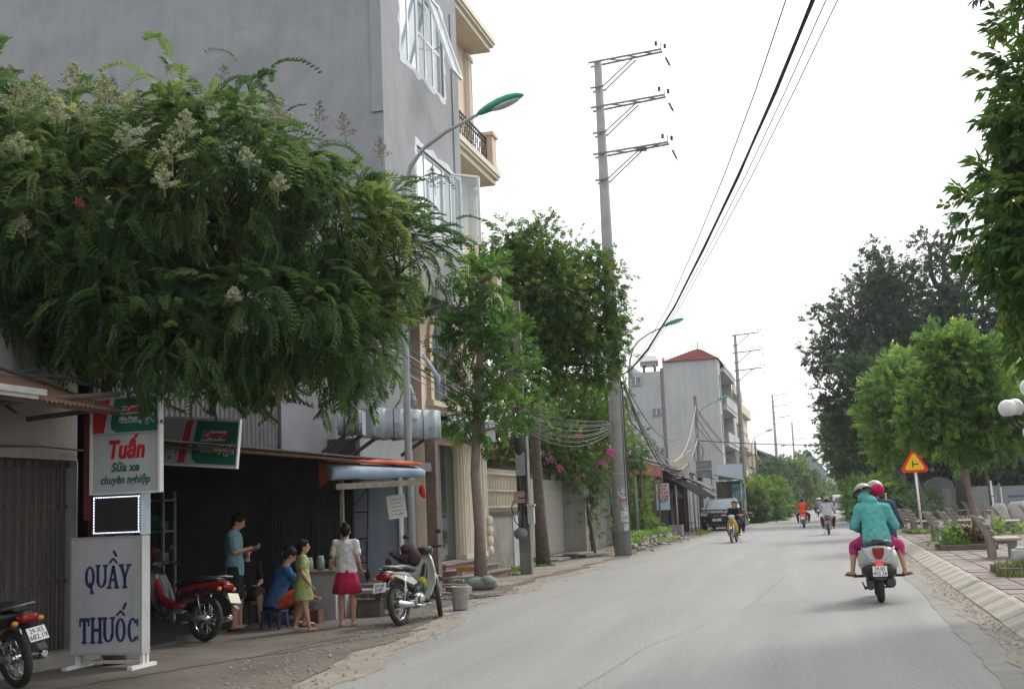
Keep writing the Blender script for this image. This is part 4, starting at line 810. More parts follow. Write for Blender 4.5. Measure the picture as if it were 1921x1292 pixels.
m = MB(); m.box(-12.75, -12.46, 97.2, 112, 0, 12.6); m.build('recessed_joint', mat('dark_grey_joint', (.25, .255, .26), (.2, .205, .21), 2, .9), T, True)
m = MB(); m.box(-15.4, -12.76, 97.1, 112, 0, 12.35); m.box(-15.4, -15.0, 97.05, 112, 12.35, 12.9); m.build('side_wing', mat('cool_grey_render', (.42, .44, .45), (.37, .385, .395), .6, .9, streak=.3), T, True)
for z in (12.2, 9.1, 6.1, 3.0):
    b = MB(); b.box(-9.38, -7.75, 99.42, 110.68, z, z + .32) ; b.box(-7.82, -7.7, 99.42, 110.7, z + .32 if z < 12 else z + .33, z + (1.15 if z < 12 else .6)); b.build('balcony', mat('white_balcony_wall', (.50, .52, .53), (.44, .46, .47), .8, .9, streak=.4), T, True)
for (y0, y1, z0, z1) in ((97.7, 98.9, 9.6, 11.8), (97.7, 98.9, 6.5, 8.6)): window(T, 'X', -8.1, y0, y1, z0, z1, PVC, DARK_GLASS, 2, 2, .15, .06)
for (y0, z0) in ((101, 10), (106, 10), (101, 6.8), (106, 6.8), (101, 3.6), (106, 3.6)): window(T, 'X', -9.4, y0, y0 + 3, z0, z0 + 2.2, PVC, DARK_GLASS, 3, 2, .15, .07)
for (xc, zc, s_) in ((-14.75, 12.0 - .35, .42), (-14.8, 9.0, .22), (-13.2, 9.05, .36), (-13.1, 5.8, .45), (-14.5, 5.6, .25)):
    w_ = MB(); w_.box(xc - s_, xc + s_, 96.98, 97.09, zc - s_ * .9, zc + s_ * .9); wob = w_.build('window', mat('grey_white_frame', (.45, .46, .47)), T, True); q = MB(); q.box(xc - s_ * .85, xc + s_ * .85, 96.95, 96.975, zc - s_ * .76, zc + s_ * .76); q.build('pane', mat('dim_pane', (.09, .10, .12), (.2, .22, .24), 3, .3), wob, True)
    for kk in (0,): q = MB(); q.box(xc + kk * s_ * .4 - .02, xc + kk * s_ * .4 + .02, 96.92, 96.948, zc - s_ * .7, zc + s_ * .7); q.build('window_bar', PVC, wob, True)
REDTILE = mat('dark_red_roof_tile', (.27, .045, .04), (.21, .035, .035), 1.2, .8, streak=.2)
m = MB(); ap = (-10.15, 103, 14.75); cs = [(-12.5, 96.8, 13.05), (-8.0, 96.8, 13.05), (-8.0, 109, 13.05), (-12.5, 109, 13.05)]; m.add(cs + [ap], [(0, 1, 4), (1, 2, 4), (2, 3, 4), (3, 0, 4), (0, 3, 2, 1)]); m.tube([(-10.15, 103, 14.7), (-10.15, 103, 15.3)], .04, 6); rf = m.build('roof', REDTILE, T, True)
for side in (0, 1):
    a, b = Vector(cs[side]), Vector(cs[side + 1]); tm = MB(); tm.v = []
    for k in range(9):
        t0 = k / 10; p = a.lerp(Vector(ap), t0); q = b.lerp(Vector(ap), t0); tm.beam(p + Vector((0, 0, .03)), q + Vector((0, 0, .03)), .06, .05)
    tm.build('tile_course', mat('shaded_tile_course', (.23, .04, .037), (.19, .035, .033), 2, .8), rf, True)
T = thing('water_tank', 'steel water tank lying on the flat roof of the grey tower house', 'water tank', (-13.5, 98, 12.35))
m = MB(); m.lathe([(.05, -.75), (.45, -.72), (.52, -.6), (.52, .6), (.45, .72), (.05, .75)], (-13.75, 98.2, 13.35), Quaternion((0, 1, 0), R(90)), 16); m.build('tank', CHROME, T, True); m = MB(); [m.box(x - .06, x + .06, 97.85, 98.55, 12.351, 12.95) for x in (-14.2, -13.3)]; m.build('stand', RUST, T, True)
m = MB(); m.tube([(-12.6, 98.6, 12.36), (-12.6, 98.6, 13.6)], .12, 8); m.build('vent_pipe', mat('vent_grey', (.35, .36, .37)), T, True)
def row_house(x, y0, y1, h, c, label, flat=True, roofc=None):
    t = thing('row_house', label, 'house', (x - 5, (y0 + y1) / 2, 0), 0, 'narrow town houses in the left row'); n = max(1, int((y1 - y0) / 4.5)); st = max(1, int(h / 3.3)); ops = []
    for i in range(n):
        for s in range(st):
            a = y0 + (y1 - y0) * (i + .22) / n; b = y0 + (y1 - y0) * (i + .78) / n; z = .3 + 3.3 * s; ops.append((a, b, z + (.7 if s else 0), z + 2.4))
    mt = mat('house_paint_' + '%d' % int(y0), c, tuple(k * .85 for k in c), .7, .9, streak=.35); m = MB(); wall_open(m, 'X', x, y0, y1, 0, h, ops, .25); m.quad((x, y0, 0), (x - 11, y0, 0), (x - 11, y0, h), (x, y0, h)); m.quad((x, y1, 0), (x - 11, y1, 0), (x - 11, y1, h), (x, y1, h)); m.quad((x, y0, h), (x, y1, h), (x - 11, y1, h), (x - 11, y0, h)); m.build('wall', mt, t, True)
    for o_ in ops: window(t, 'X', x, o_[0], o_[1], o_[2], o_[3], PVC, DARK_GLASS, 2, 1, .2, .08)
    for s in range(1, st): b = MB(); b.box(x + .002, x + .9, y0 + .3, y1 - .3, .15 + 3.3 * s, .35 + 3.3 * s); b.box(x + .85, x + .92, y0 + .3, y1 - .3, .351 + 3.3 * s, 1.2 + 3.3 * s); b.build('balcony', mt, t, True)
    if flat: b = MB(); b.box(x - 11.1, x + .5, y0 - .1, y1 + .1, h + .001, h + .3); b.box(x + .3, x + .45, y0, y1, h + .301, h + 1.0); b.build('parapet', mt, t, True)
    else: b = MB(); b.add([(x + .7, y0 - .3, h), (x + .7, y1 + .3, h), (x - 5, y1 + .3, h + 2.4), (x - 5, y0 - .3, h + 2.4), (x - 11.5, y0 - .3, h), (x - 11.5, y1 + .3, h)], [(0, 1, 2, 3), (3, 2, 5, 4), (0, 3, 4), (1, 5, 2)]); b.build('roof', roofc, t, True)
    return t
row_house(-8.5, 113, 124, 11.6, (.56, .50, .42), 'pale pinkish house with balconies right behind the grey tower house')
row_house(-8.9, 125, 143, 10.9, (.62, .56, .42), 'cream flat-roofed house, tallest of those beyond the grey tower house')
row_house(-8.8, 150, 175, 7.6, (.55, .46, .34), 'lower tan house with a brown pitched roof', False, mat('brown_roof', (.20, .12, .10), (.16, .10, .09), 2, .9))
row_house(-8.6, 180, 210, 8.2, (.42, .45, .47), 'distant pale house with a blue-grey pitched roof', False, mat('blue_grey_roof', (.17, .22, .28), (.14, .18, .23), 2, .8))
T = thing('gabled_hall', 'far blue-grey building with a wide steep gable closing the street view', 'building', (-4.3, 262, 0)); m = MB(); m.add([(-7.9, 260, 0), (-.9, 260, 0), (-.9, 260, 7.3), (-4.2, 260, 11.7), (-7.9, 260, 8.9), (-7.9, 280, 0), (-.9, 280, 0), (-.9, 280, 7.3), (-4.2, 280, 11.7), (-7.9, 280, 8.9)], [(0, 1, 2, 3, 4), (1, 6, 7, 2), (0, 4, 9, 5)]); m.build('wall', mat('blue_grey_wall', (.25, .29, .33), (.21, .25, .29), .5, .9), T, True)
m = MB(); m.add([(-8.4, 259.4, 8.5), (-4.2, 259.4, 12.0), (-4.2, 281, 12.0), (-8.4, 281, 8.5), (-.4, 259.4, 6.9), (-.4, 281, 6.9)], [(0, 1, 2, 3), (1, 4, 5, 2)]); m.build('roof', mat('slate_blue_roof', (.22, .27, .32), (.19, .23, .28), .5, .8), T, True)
m = MB(); [m.box(-6.6 + 1.9 * i, -5.6 + 1.9 * i, 259.94, 259.99, 3 + 2.6 * j, 4.4 + 2.6 * j) for i in range(3) for j in range(2)]; m.build('window', DARK_GLASS, T, True)
T = thing('far_shop_block', 'distant jumble of low shop fronts and signs at the bend of the road', 'building', (-1, 238, 0))
m = MB(); m.box(-3.2, 1.2, 238, 250, 0, 4.2); m.build('wall', mat('hazy_shop_wall', (.34, .33, .32), (.2, .2, .2), 1.2, .9), T, True); m = MB(); m.box(-2.9, -.3, 237.6, 237.98, 2.2, 3.2); m.build('sign_panel', mat('faded_red_panel', (.42, .16, .15)), T, True); m = MB(); m.box(-3.0, 1.0, 237.7, 237.97, .1, 1.9); m.build('dark_opening_panel', DARKWALL, T, True); m = MB(); m.box(-1.2, 1.1, 237.55, 237.97, 3.4, 5.6); m.build('sign_panel', mat('pale_panel', (.42, .46, .46)), T, True)  # dark front panel stands in for the shade inside the far shops

# ---- shop row between the big pole and the tower house
T = thing('tiled_shop_row', 'low row of open shops under a long faded tile roof', 'shop', (-9.5, 62, 0))
m = MB(); m.box(-14, -9.6, 54.5, 78, 0, 3.6); m.box(-9.6, -7.9, 56.0, 56.15, 0, 3.0); m.box(-9.6, -7.9, 69, 69.15, 0, 3); m.build('wall', mat('brown_shop_wall', (.13, .115, .10), (.09, .08, .07), 1.4, .9, stain=.4), T, True)
corrugated((-10, 55.5, 4.25), (0, 14, -.2), (2.6, 0, -.85), .26, .03).build('roof', mat('pinkish_old_roof', (.28, .20, .17), (.20, .15, .13), 2, .9, stain=.5), T, True)
corrugated((-10, 69.6, 3.9), (0, 8.5, -.1), (2.9, 0, -.75), .26, .03).build('roof', mat('dark_red_old_roof', (.15, .06, .05), (.11, .05, .045), 2, .9), T, True)
for yy in (56.3, 60.5, 65, 69.3, 74): m = MB(); m.tube([(-7.6, yy, -.02), (-7.6, yy, 3.2)], .045, 8); m.build('post', RUST, T, True)
m = MB(); m.box(-8.6, -8.5, 57, 63.5, 0, 2.4); m.box(-8.6, -8.5, 66, 68.7, 0, 2.4); m.build('dark_opening_panel', mat('shadowy_goods', (.05, .045, .045), (.09, .07, .05), 3, .8), T, True)  # solid slabs, the shade inside the open shops is in their colour
T = thing('black_tent', 'sagging black tarpaulin canopy over the pickup side of the shop row', 'canopy', (-7, 60, 2.5))
def tarp(y0, y1, xs, zs, mt, nm, par, sag=.12):
    m = MB(); n, k = 10, 12; vs = []
    for i in range(n + 1):
        for j in range(k + 1):
            u, v = i / n, j / k; x = xs[0] + (xs[1] - xs[0]) * u; y = y0 + (y1 - y0) * v; z = zs[0] + (zs[1] - zs[0]) * (u ** 1.8) - sag * math.sin(v * math.pi * 2.0) ** 2 * u - .03 * math.sin(u * 9 + v * 5); vs.append((x, y, z))
    m.add(vs, [(i * (k + 1) + j, (i + 1) * (k + 1) + j, (i + 1) * (k + 1) + j + 1, i * (k + 1) + j + 1) for i in range(n) for j in range(k)], smooth=True); o = m.build(nm, mt, par, True); s = o.modifiers.new('thick', 'SOLIDIFY'); s.thickness = .02; return o
BT = mat('black_tarpaulin', (.015, .015, .017), (.022, .022, .024), 3, .95, spec=.05)
tarp(56.5, 63.8, (-8.9, -5.85), (3.1, 1.85), BT, 'canopy_sheet', T)
for (x, y, h) in ((-7.0, 56.6, 2.45), (-7.0, 63.7, 2.45)): m = MB(); m.tube([(x, y, -.02), (x, y, h)], .03, 6); m.build('pole', STEEL, T, True)
T = thing('brown_tent', 'smaller brown and black canopy just behind the black one', 'canopy', (-7, 66, 2.5)); tarp(64.5, 68.5, (-8.6, -6.2), (3.1, 2.3), mat('brown_tarpaulin', (.11, .075, .07), (.06, .05, .05), 2, .7), 'canopy_sheet', T)
for (x, y, h) in ((-7.3, 64.6, 2.5), (-7.3, 68.4, 2.5)): m = MB(); m.tube([(x, y, -.02), (x, y, h)], .03, 6); m.build('pole', STEEL, T, True)
T = thing('tilted_billboard', 'beige board leaning back on the tiled shop roof', 'billboard', (-7.3, 66, 3.0)); q = Quaternion((0, 1, 0), R(14)); m = MB(); m.obox((-7.45, 63.0, 3.62), (1.0, .08, 1.15), q); m.build('board', mat('faded_beige_board', (.50, .48, .40), (.43, .41, .34), 2, .7), T, True); m = MB(); m.tube([(-7.7, 63.1, 2.9), (-7.5, 63.1, 3.6)], .03, 6); m.tube([(-7.0, 63.1, 2.85), (-7.2, 63.1, 3.6)], .03, 6); m.build('bracket', RUST, T, True)
T = thing('dark_lattice_board', 'grey framed board standing right of the tilted beige board', 'billboard', (-6.7, 66, 3)); m = MB(); m.box(-7.1, -6.25, 67, 67.06, 2.95, 3.85); m.build('board', mat('dark_grey_board', (.12, .125, .13), (.2, .2, .21), 5, .7), T, True); m = MB(); m.box(-7.14, -7.1, 66.96, 67.05, 2.5, 3.9); m.box(-6.25, -6.21, 66.96, 67.05, 2.5, 3.9); m.box(-7.1, -6.25, 66.95, 66.995, 3.35, 3.4); m.box(-7.1, -6.25, 66.95, 66.995, 3.85, 3.9); m.build('frame', STEEL, T, True)
T = thing('kiosk', 'small kiosk with pale roof board, dark awning and turquoise banner', 'kiosk', (-6, 79, 0)); m = MB(); m.box(-7.2, -5.5, 79.5, 82, 0, 2.9); m.build('body', mat('olive_kiosk', (.16, .155, .12), (.11, .11, .09), 2, .9), T, True)
m = MB(); m.box(-6.9, -5.35, 78, 78.1, 2.95, 3.95); m.build('roof_board', mat('pale_blue_board', (.46, .54, .60), (.40, .48, .54), 1.5, .6), T, True); m = MB(); m.add([(-7.4, 76.3, 3.32), (-5.3, 76.3, 2.85), (-5.1, 79.6, 2.85), (-7.4, 79.6, 3.35)], [(0, 1, 2, 3)]); a_ = m.build('awning', mat('dark_green_sheet', (.05, .07, .065), (.08, .09, .085), 2, .7), T, True); a_.modifiers.new('t', 'SOLIDIFY').thickness = .05
m = MB(); m.box(-6.2, -5.4, 79.40, 79.47, 1.6, 2.75); m.build('banner', mat('turquoise_banner', (.10, .36, .38), (.42, .52, .54), 2.2, .6, contrast=(.5, .6)), T, True); m = MB(); [m.tube([(x, 76.5, -.02), (x, 76.5, z)], .03, 6) for x, z in ((-7.2, 3.2), (-5.4, 2.85))]; m.build('post', STEEL, T, True)
# sign boards at the shops
T = thing('tyre_repair_sign', 'white upright sign with red and blue lettering in front of the dark shop', 'sign', (-7.42, 55, 0)); m = MB(); m.box(-7.72, -7.12, 55, 55.06, 1.3, 2.5); m.build('board', SIGN_WHITE, T, True, .01); m = MB(); m.box(-7.62, -7.24, 55.07, 55.12, -.02, 1.35); m.build('stand', BLACK_PLASTIC, T, True)
m = MB(); m.box(-7.70, -7.14, 54.992, 54.998, 1.34, 1.62); m.build('blue_panel', mat('sky_blue_print', (.22, .42, .58), (.4, .52, .6), 6, .6), T, True)
for (tx, s_, z, mt) in (('RỬA XE', .12, 2.40, GREEN_PRINT), ('SỬA', .17, 2.25, RED_PRINT), ('LỐP XE', .16, 2.08, RED_PRINT), ('VÁ SĂM', .16, 1.91, RED_PRINT), ('THAY DẦU', .1, 1.77, NAVY_PRINT), ('RỬA XE', .09, 1.68, NAVY_PRINT)): text_part(tx, s_, mt, T, (0.0, -.006, z), bold=.004)
for (nm, x, y, lb, h) in (('triangle_sign', -7.5, 60.5, 'grey back of a triangular road sign on a white post beside the black canopy', 2.45), ('triangle_sign', -8.35, 52, 'dim grey triangular sign on a thin white post among the roadside plants', 2.5)):
    T = thing(nm, lb, 'road sign', (x, y, 0)); m = MB(); m.tube([(0, .05, -.02), (0, .05, h - .1)], .035, 8); m.build('post', WHITE_METAL, T); m = MB(); m.prism([(-.36, h - .6), (.36, h - .6), (0, h)], -.01, .01, 'xz'); m.build('plate', mat('grey_sign_back', (.42, .43, .43), (.36, .37, .37), 3, .5, .4), T)
T = thing('concrete_block', 'pale concrete block at the foot of the triangular road sign', 'block', (-7.6, 59.6, 0)); m = MB(); m.box(-.45, .45, -.3, .3, -.02, .5); m.box(-.47, .47, -.32, .32, .5, .54); m.build('block_body', mat('white_washed_block', (.50, .50, .48), (.40, .40, .38), 3, .9), T)
T = thing('roadside_railing', 'low dark metal railing in front of the pickup', 'railing', (-6.9, 60, 0)); m = MB(); [m.tube([(-7.5 + .2 * i, 61.5, -.02), (-7.5 + .2 * i, 61.5, .6)], .012, 5) for i in range(5)]; m.tube([(-7.5, 61.5, .6), (-6.7, 61.5, .6)], .015, 5); m.tube([(-7.5, 61.5, .2), (-6.7, 61.5, .2)], .012, 5); m.build('railing_frame', DARK_METAL, T, True)
# ================================================================== SIGNS AT THE LEFT
def sign_face(parent, x0, x1, z0, z1, y, mt, th=.03, nm='sign_board'):
    m = MB(); m.box(x0, x1, y, y + th, z0, z1); return m.build(nm, mt, parent, True)
def castrol_block(par, x0, x1, z0, z1, y, xf=lambda v: v):
    """red wedge, white swoosh, green field and lettering of the oil-brand panel, in the plane y"""
    def pan(poly, off, mt, nm):
        m = MB(); m.prism(poly, y - off, y - off + .0015, 'xz'); m.v = [tuple(xf(Vector(v))) for v in m.v]; return m.build(nm, mt, par, True)
    W, H = x1 - x0, z1 - z0
    X = lambda t: x0 + W * t; Z = lambda t: z0 + H * t
    pan([(X(.0), Z(.03)), (X(.165), Z(.03)), (X(.20), Z(.35)), (X(.27), Z(.97)), (X(0), Z(.97))], .003, RED_PRINT, 'red_panel')
    pts = [(X(.36), Z(.03)), (X(1), Z(.03)), (X(1), Z(.97)), (X(.335), Z(.97)), (X(.295), Z(.55)), (X(.275), Z(.30)), (X(.285), Z(.12))]
    pan(pts, .003, GREEN_PRINT, 'green_panel')
    pan([(X(.41), Z(.52)), (X(.80), Z(.55)), (X(.83), Z(.77)), (X(.44), Z(.75))], .0045, SIGN_WHITE, 'white_box')
    m = MB(); cx, cz, r = X(.465), Z(.645), H * .085
    m.prism([(cx + r * 1.2 * math.cos(a), cz + r * math.sin(a)) for a in [R(40 + 280 * i / 14) for i in range(15)]] + [(cx + r * .55 * math.cos(a), cz + r * .5 * math.sin(a)) for a in [R(320 - 280 * i / 14) for i in range(15)]], y - .0062, y - .0048, 'xz'); m.v = [tuple(xf(Vector(v))) for v in m.v]; m.build('emblem', GREEN_PRINT, par, True)
    pan([(X(.42), Z(.28)), (X(.70), Z(.295)), (X(.70), Z(.33)), (X(.42), Z(.315))], .0045, SIGN_WHITE, 'underline')
    # small spanner head and motorbike mark
    cx, cz, r = X(.73), Z(.30), H * .055; pan([(cx + r * math.cos(R(a)), cz + r * math.sin(R(a))) for a in range(40, 321, 28)] + [(cx + r * .45, cz - r * .1)], .0045, SIGN_WHITE, 'spanner_mark')
    for (u, v_) in ((.83, .27), (.92, .33)):
        m = MB(); m.torus((X(u), y - .004, Z(v_)), H * .05, H * .014, 'y', 12, 4); m.v = [tuple(xf(Vector(v))) for v in m.v]; m.build('wheel_mark', SIGN_WHITE, par, True)
    pan([(X(.82), Z(.33)), (X(.90), Z(.37)), (X(.945), Z(.52)), (X(.92), Z(.52)), (X(.885), Z(.42)), (X(.81), Z(.39))], .0046, SIGN_WHITE, 'motorbike_mark')
def txt_at(par, org, s, size, mt, x, z, y, **k):
    return text_part(s, size, mt, par, (x - org[0], y - org[1], z - org[2]), **k)
ORG = (-7.46, 11.7, 0)
T = thing('repair_shop_sign', 'upright white sign with red Tuấn and green lettering, above the framed light display', 'sign', ORG)
sign_face(T, -7.87, -7.05, 1.89, 2.93, 11.7, SIGN_WHITE, .05)
m = MB(); m.box(-7.05, -7.025, 11.68, 11.76, 1.87, 2.95); m.box(-7.895, -7.87, 11.68, 11.76, 1.87, 2.95); m.box(-7.87, -7.05, 11.685, 11.755, 1.865, 1.888); m.box(-7.87, -7.05, 11.685, 11.755, 2.932, 2.95); m.build('frame', WHITE_METAL, T, True)
m = MB(); m.box(-7.99, -7.90, 11.72, 11.84, 1.6, 2.98); m.build('side_panel', mat('dark_red_side', (.14, .02, .018), (.11, .018, .016)), T, True)
castrol_block(T, -7.865, -7.055, 2.53, 2.925, 11.7)
txt_at(T, ORG, 'Castrol', .092, RED_PRINT, -7.34, 2.788, 11.692, shear=.25, bold=.006, sx=.85)
txt_at(T, ORG, 'Bike Point', .062, SIGN_WHITE, -7.42, 2.688, 11.692, shear=.25, bold=.003, sx=.95)
m = MB(); m.box(-7.87, -7.05, 11.694, 11.699, 2.515, 2.527); m.build('seam', STEEL, T, True)
txt_at(T, ORG, 'Tuấn', .27, RED_PRINT, -7.45, 2.345, 11.697, shear=.18, bold=.012, sx=.78)
txt_at(T, ORG, 'Sửa xe', .135, GREEN_PRINT, -7.46, 2.155, 11.697, shear=.18, bold=.004, sx=.92)
txt_at(T, ORG, 'chuyên nghiệp', .125, GREEN_PRINT, -7.46, 2.02, 11.697, shear=.18, bold=.003, sx=.84)
T = thing('light_display', 'small black display framed with white light dots under the repair sign', 'display', (-7.57, 11.7, 1.4))
m = MB(); m.box(-7.87, -7.28, 11.71, 11.88, 1.43, 1.86); m.build('screen', BLACK_PLASTIC, T, True)
m = MB(); m.box(-7.279, -7.265, 11.70, 11.89, 1.42, 1.87); m.build('side_panel', mat('pale_blue_side', (.42, .50, .56), (.34, .42, .48)), T, True)
m = MB(); m.box(-7.86, -7.29, 11.74, 11.85, 1.86, 1.885); m.build('mount', mat('cream_mount', (.4, .4, .36)), T, True); m = MB(); m.box(-7.62, -7.45, 11.76, 11.84, 1.385, 1.43); m.build('mount', mat('cream_mount', (.4, .4, .36)), T, True)
LED = mat('white_led', (.75, .8, 1.0), (.7, .75, 1), 5, .4, emit=2.2); lm = MB(); lm.box(-.008, .008, -.005, 0, -.005, .005); lme = lm.mesh('led_dot', LED); lm2 = MB(); lm2.box(-.005, .005, -.005, 0, -.008, .008); lme2 = lm2.mesh('led_dot', LED)
for i in range(20):
    for z in (1.452, 1.838): link('led_dot', lme, T, (-7.85 + .0293 * i + 7.57, .009, z - 1.4))
for i in range(13):
    for x in (-7.852, -7.298): link('led_dot', lme2, T, (x + 7.57, .009, .068 + .0292 * i))
ORG = (-7.68, 11.7, 0)
T = thing('pharmacy_sign', 'big white standing sign lettered QUẦY THUỐC in navy blue', 'sign', ORG)
sign_face(T, -8.10, -7.27, .17, 1.395, 11.7, SIGN_WHITE, .14)
m = MB(); m.box(-7.268, -7.245, 11.69, 11.85, .15, 1.41); m.box(-8.125, -8.102, 11.69, 11.85, .15, 1.41); m.box(-8.10, -7.27, 11.695, 11.85, .15, .168); m.box(-8.10, -7.27, 11.695, 11.85, 1.397, 1.412); m.build('frame', mat('aluminium_trim', (.50, .51, .50), (.42, .43, .42), 4, .5, .3), T, True)
m = MB()
for x in (-8.06, -7.27): m.box(x - .02, x + .02, 11.72, 11.76, 0, .15); m.box(x - .02, x + .02, 11.80, 11.84, 0, .15); m.box(x - .03, x + .03, 11.5, 11.98, .012, .05)
m.box(-8.02, -7.3, 11.78, 11.81, .05, .08); m.build('stand', WHITE_METAL, T, True)
def serif_word(word, xs, z, hh, size, wdt):
    for ch, x in zip(word, xs): txt_at(T, ORG, ch, size, NAVY_PRINT, x, z + (0 if ch in 'UTYHCQ' else hh * .0), 11.697, bold=.014, sx=wdt)
def letter_row(chars, x0, x1, zb, cap):
    """slab serif capitals from strokes, each letter one part"""
    n = len(chars); wd = (x1 - x0) / n; st = wd * .24
    for i, ch in enumerate(chars):
        a = x0 + wd * i + wd * .07; b = x0 + wd * (i + 1) - wd * .07; c = (a + b) / 2; m = MB(); y0, y1 = 11.6945, 11.6985
        def bx(p, q, r, s): m.box(p, q, y0, y1, r, s)
        def slant(p, q, w_): m.prism([(p[0] - w_ / 2, p[1]), (p[0] + w_ / 2, p[1]), (q[0] + w_ / 2, q[1]), (q[0] - w_ / 2, q[1])], y0, y1, 'xz')
        def serif(x, z, w_=st * 1.75): m.box(x - w_ / 2, x + w_ / 2, y0 - .0006, y1 - .0003, z - .012, z + .012)
        def ring(a0, a1, ccx, ccz, rx, rz, n_=18):
            o_ = [(ccx + rx * math.cos(R(t)), ccz + rz * math.sin(R(t))) for t in np.linspace(a0, a1, n_)]; i_ = [(ccx + (rx - st) * math.cos(R(t)), ccz + (rz - st * .62) * math.sin(R(t))) for t in np.linspace(a0, a1, n_)]
            for k in range(n_ - 1): m.prism([o_[k], o_[k + 1], i_[k + 1], i_[k]], y0, y1, 'xz')
        zt = zb + cap
        if ch in 'QÔÓO': ring(0, 360, c, zb + cap / 2, (b - a) / 2, cap / 2)
        if ch == 'Q': slant((c + wd * .22, zb - .055), (c, zb + .06), st * .8); m.box(c - .0, c + wd * .34, y0, y1 - .0002, zb - .062, zb - .042)
        if ch == 'C': ring(38, 322, c, zb + cap / 2, (b - a) / 2, cap / 2); bx(b - st * .55, b, zt - .085, zt - .01); bx(b - st * .4, b, zb + .015, zb + .07)
        if ch == 'U': bx(a, a + st, zb + .07, zt); bx(b - st * .8, b, zb + .07, zt); ring(180, 360, c, zb + .085, (b - a) / 2, .085, 10); serif(a + st / 2, zt); serif(b - st * .4, zt)
        if ch == 'A': slant((a + st * .4, zb), (c, zt), st * .7); slant((b - st * .5, zb), (c, zt), st * 1.05); m.box(a + wd * .2, b - wd * .2, y0 + .0002, y1 - .0002, zb + cap * .28, zb + cap * .40); serif(a + st * .4, zb); serif(b - st * .5, zb)
        if ch == 'Y': slant((c, zb + cap * .42), (a + st * .5, zt), st); slant((c, zb + cap * .42), (b - st * .4, zt), st * .75); m.box(c - st / 2, c + st / 2, y0 + .0002, y1 - .0002, zb, zb + cap * .5); serif(a + st * .5, zt); serif(b - st * .4, zt); serif(c, zb)
        if ch == 'T': bx(c - st / 2, c + st / 2, zb, zt); m.box(a, b, y0 + .0003, y1 + .0002, zt - .035, zt + .006); bx(a, a + .02, zt - .085, zt - .036); bx(b - .02, b, zt - .085, zt - .036); serif(c, zb)
        if ch == 'H': bx(a, a + st, zb, zt); bx(b - st, b, zb, zt); m.box(a + st, b - st, y0, y1, zb + cap * .44, zb + cap * .58); [serif(x, z) for x in (a + st / 2, b - st / 2) for z in (zb, zt)]
        m.build('letter', NAVY_PRINT, T, True)
    return wd
letter_row('QUAY', -7.96, -7.385, .865, .235); letter_row('THUOC', -8.025, -7.285, .285, .255)
m = MB(); y0, y1 = 11.6945, 11.6985
def stroke(p, q, w_): d = Vector((q[0] - p[0], q[1] - p[1])).normalized(); n_ = Vector((-d.y, d.x)) * w_ / 2; m.prism([(p[0] - n_.x, p[1] - n_.y), (p[0] + n_.x, p[1] + n_.y), (q[0] + n_.x, q[1] + n_.y), (q[0] - n_.x, q[1] - n_.y)], y0, y1, 'xz')
ca = -7.96 + .575 / 4 * 2.5; stroke((ca - .05, 1.125), (ca, 1.175), .022); stroke((ca, 1.175), (ca + .05, 1.125), .022); stroke((ca + .0, 1.26), (ca + .045, 1.195), .026)
ca = -8.025 + .74 / 5 * 3.5; stroke((ca - .05, .565), (ca, .615), .022); stroke((ca, .615), (ca + .05, .565), .022); stroke((ca + .03, .63), (ca + .065, .70), .026)
m.build('accent_mark', NAVY_PRINT, T, True)
# tilted banner behind
ORG = (-7.6, 13.4, 2.5); T = thing('oil_brand_banner', 'green, red and white Castrol banner tilted down to the right over the repair shop', 'banner', ORG)
rotb = Matrix.Rotation(R(5.5), 3, 'Y'); cB = Vector((-7.6, 13.4, 2.5)); xf = lambda v: cB + rotb @ (Vector(v) - cB)
def tilt(m, nm, mt): m.v = [tuple(xf(Vector(v))) for v in m.v]; return m.build(nm, mt, T, True)
m = MB(); m.box(-8.55, -6.99, 13.4, 13.43, 2.24, 2.80); tilt(m, 'banner_board', SIGN_WHITE)
m = MB(); m.box(-8.56, -6.97, 13.385, 13.44, 2.215, 2.238); m.box(-8.56, -6.97, 13.385, 13.44, 2.802, 2.822); m.box(-6.99, -6.97, 13.385, 13.44, 2.238, 2.802); tilt(m, 'frame', WHITE_METAL)
castrol_block(T, -7.84, -6.995, 2.24, 2.80, 13.4, xf)
# cover of the red wedge's left side is white again: slanted red stripe only
m = MB(); m.prism([(-7.845, 2.243), (-7.80, 2.243), (-7.70, 2.797), (-7.845, 2.797)], 13.3955, 13.3985, 'xz'); tilt(m, 'white_panel', SIGN_WHITE)
def btxt(s, size, mt, x, z, **k):
    p = xf((x, 13.391, z)); o = text_part(s, size, mt, T, tuple(p - Vector(ORG)), ry=R(5.5), **k); return o
btxt('Castrol', .125, RED_PRINT, -7.30, 2.612, shear=.25, bold=.007, sx=.85); btxt('Bike Point', .085, SIGN_WHITE, -7.37, 2.47, shear=.25, bold=.003, sx=.92)
btxt('chuyên nghiệp', .165, mat('dark_green_print', (.01, .07, .055), (.01, .06, .05)), -8.12, 2.46, shear=.2, bold=.003, sx=.85); btxt('ĐT: 0168 557 48', .07, mat('grey_print', (.12, .13, .13)), -8.1, 2.31, shear=.2, sx=.9)

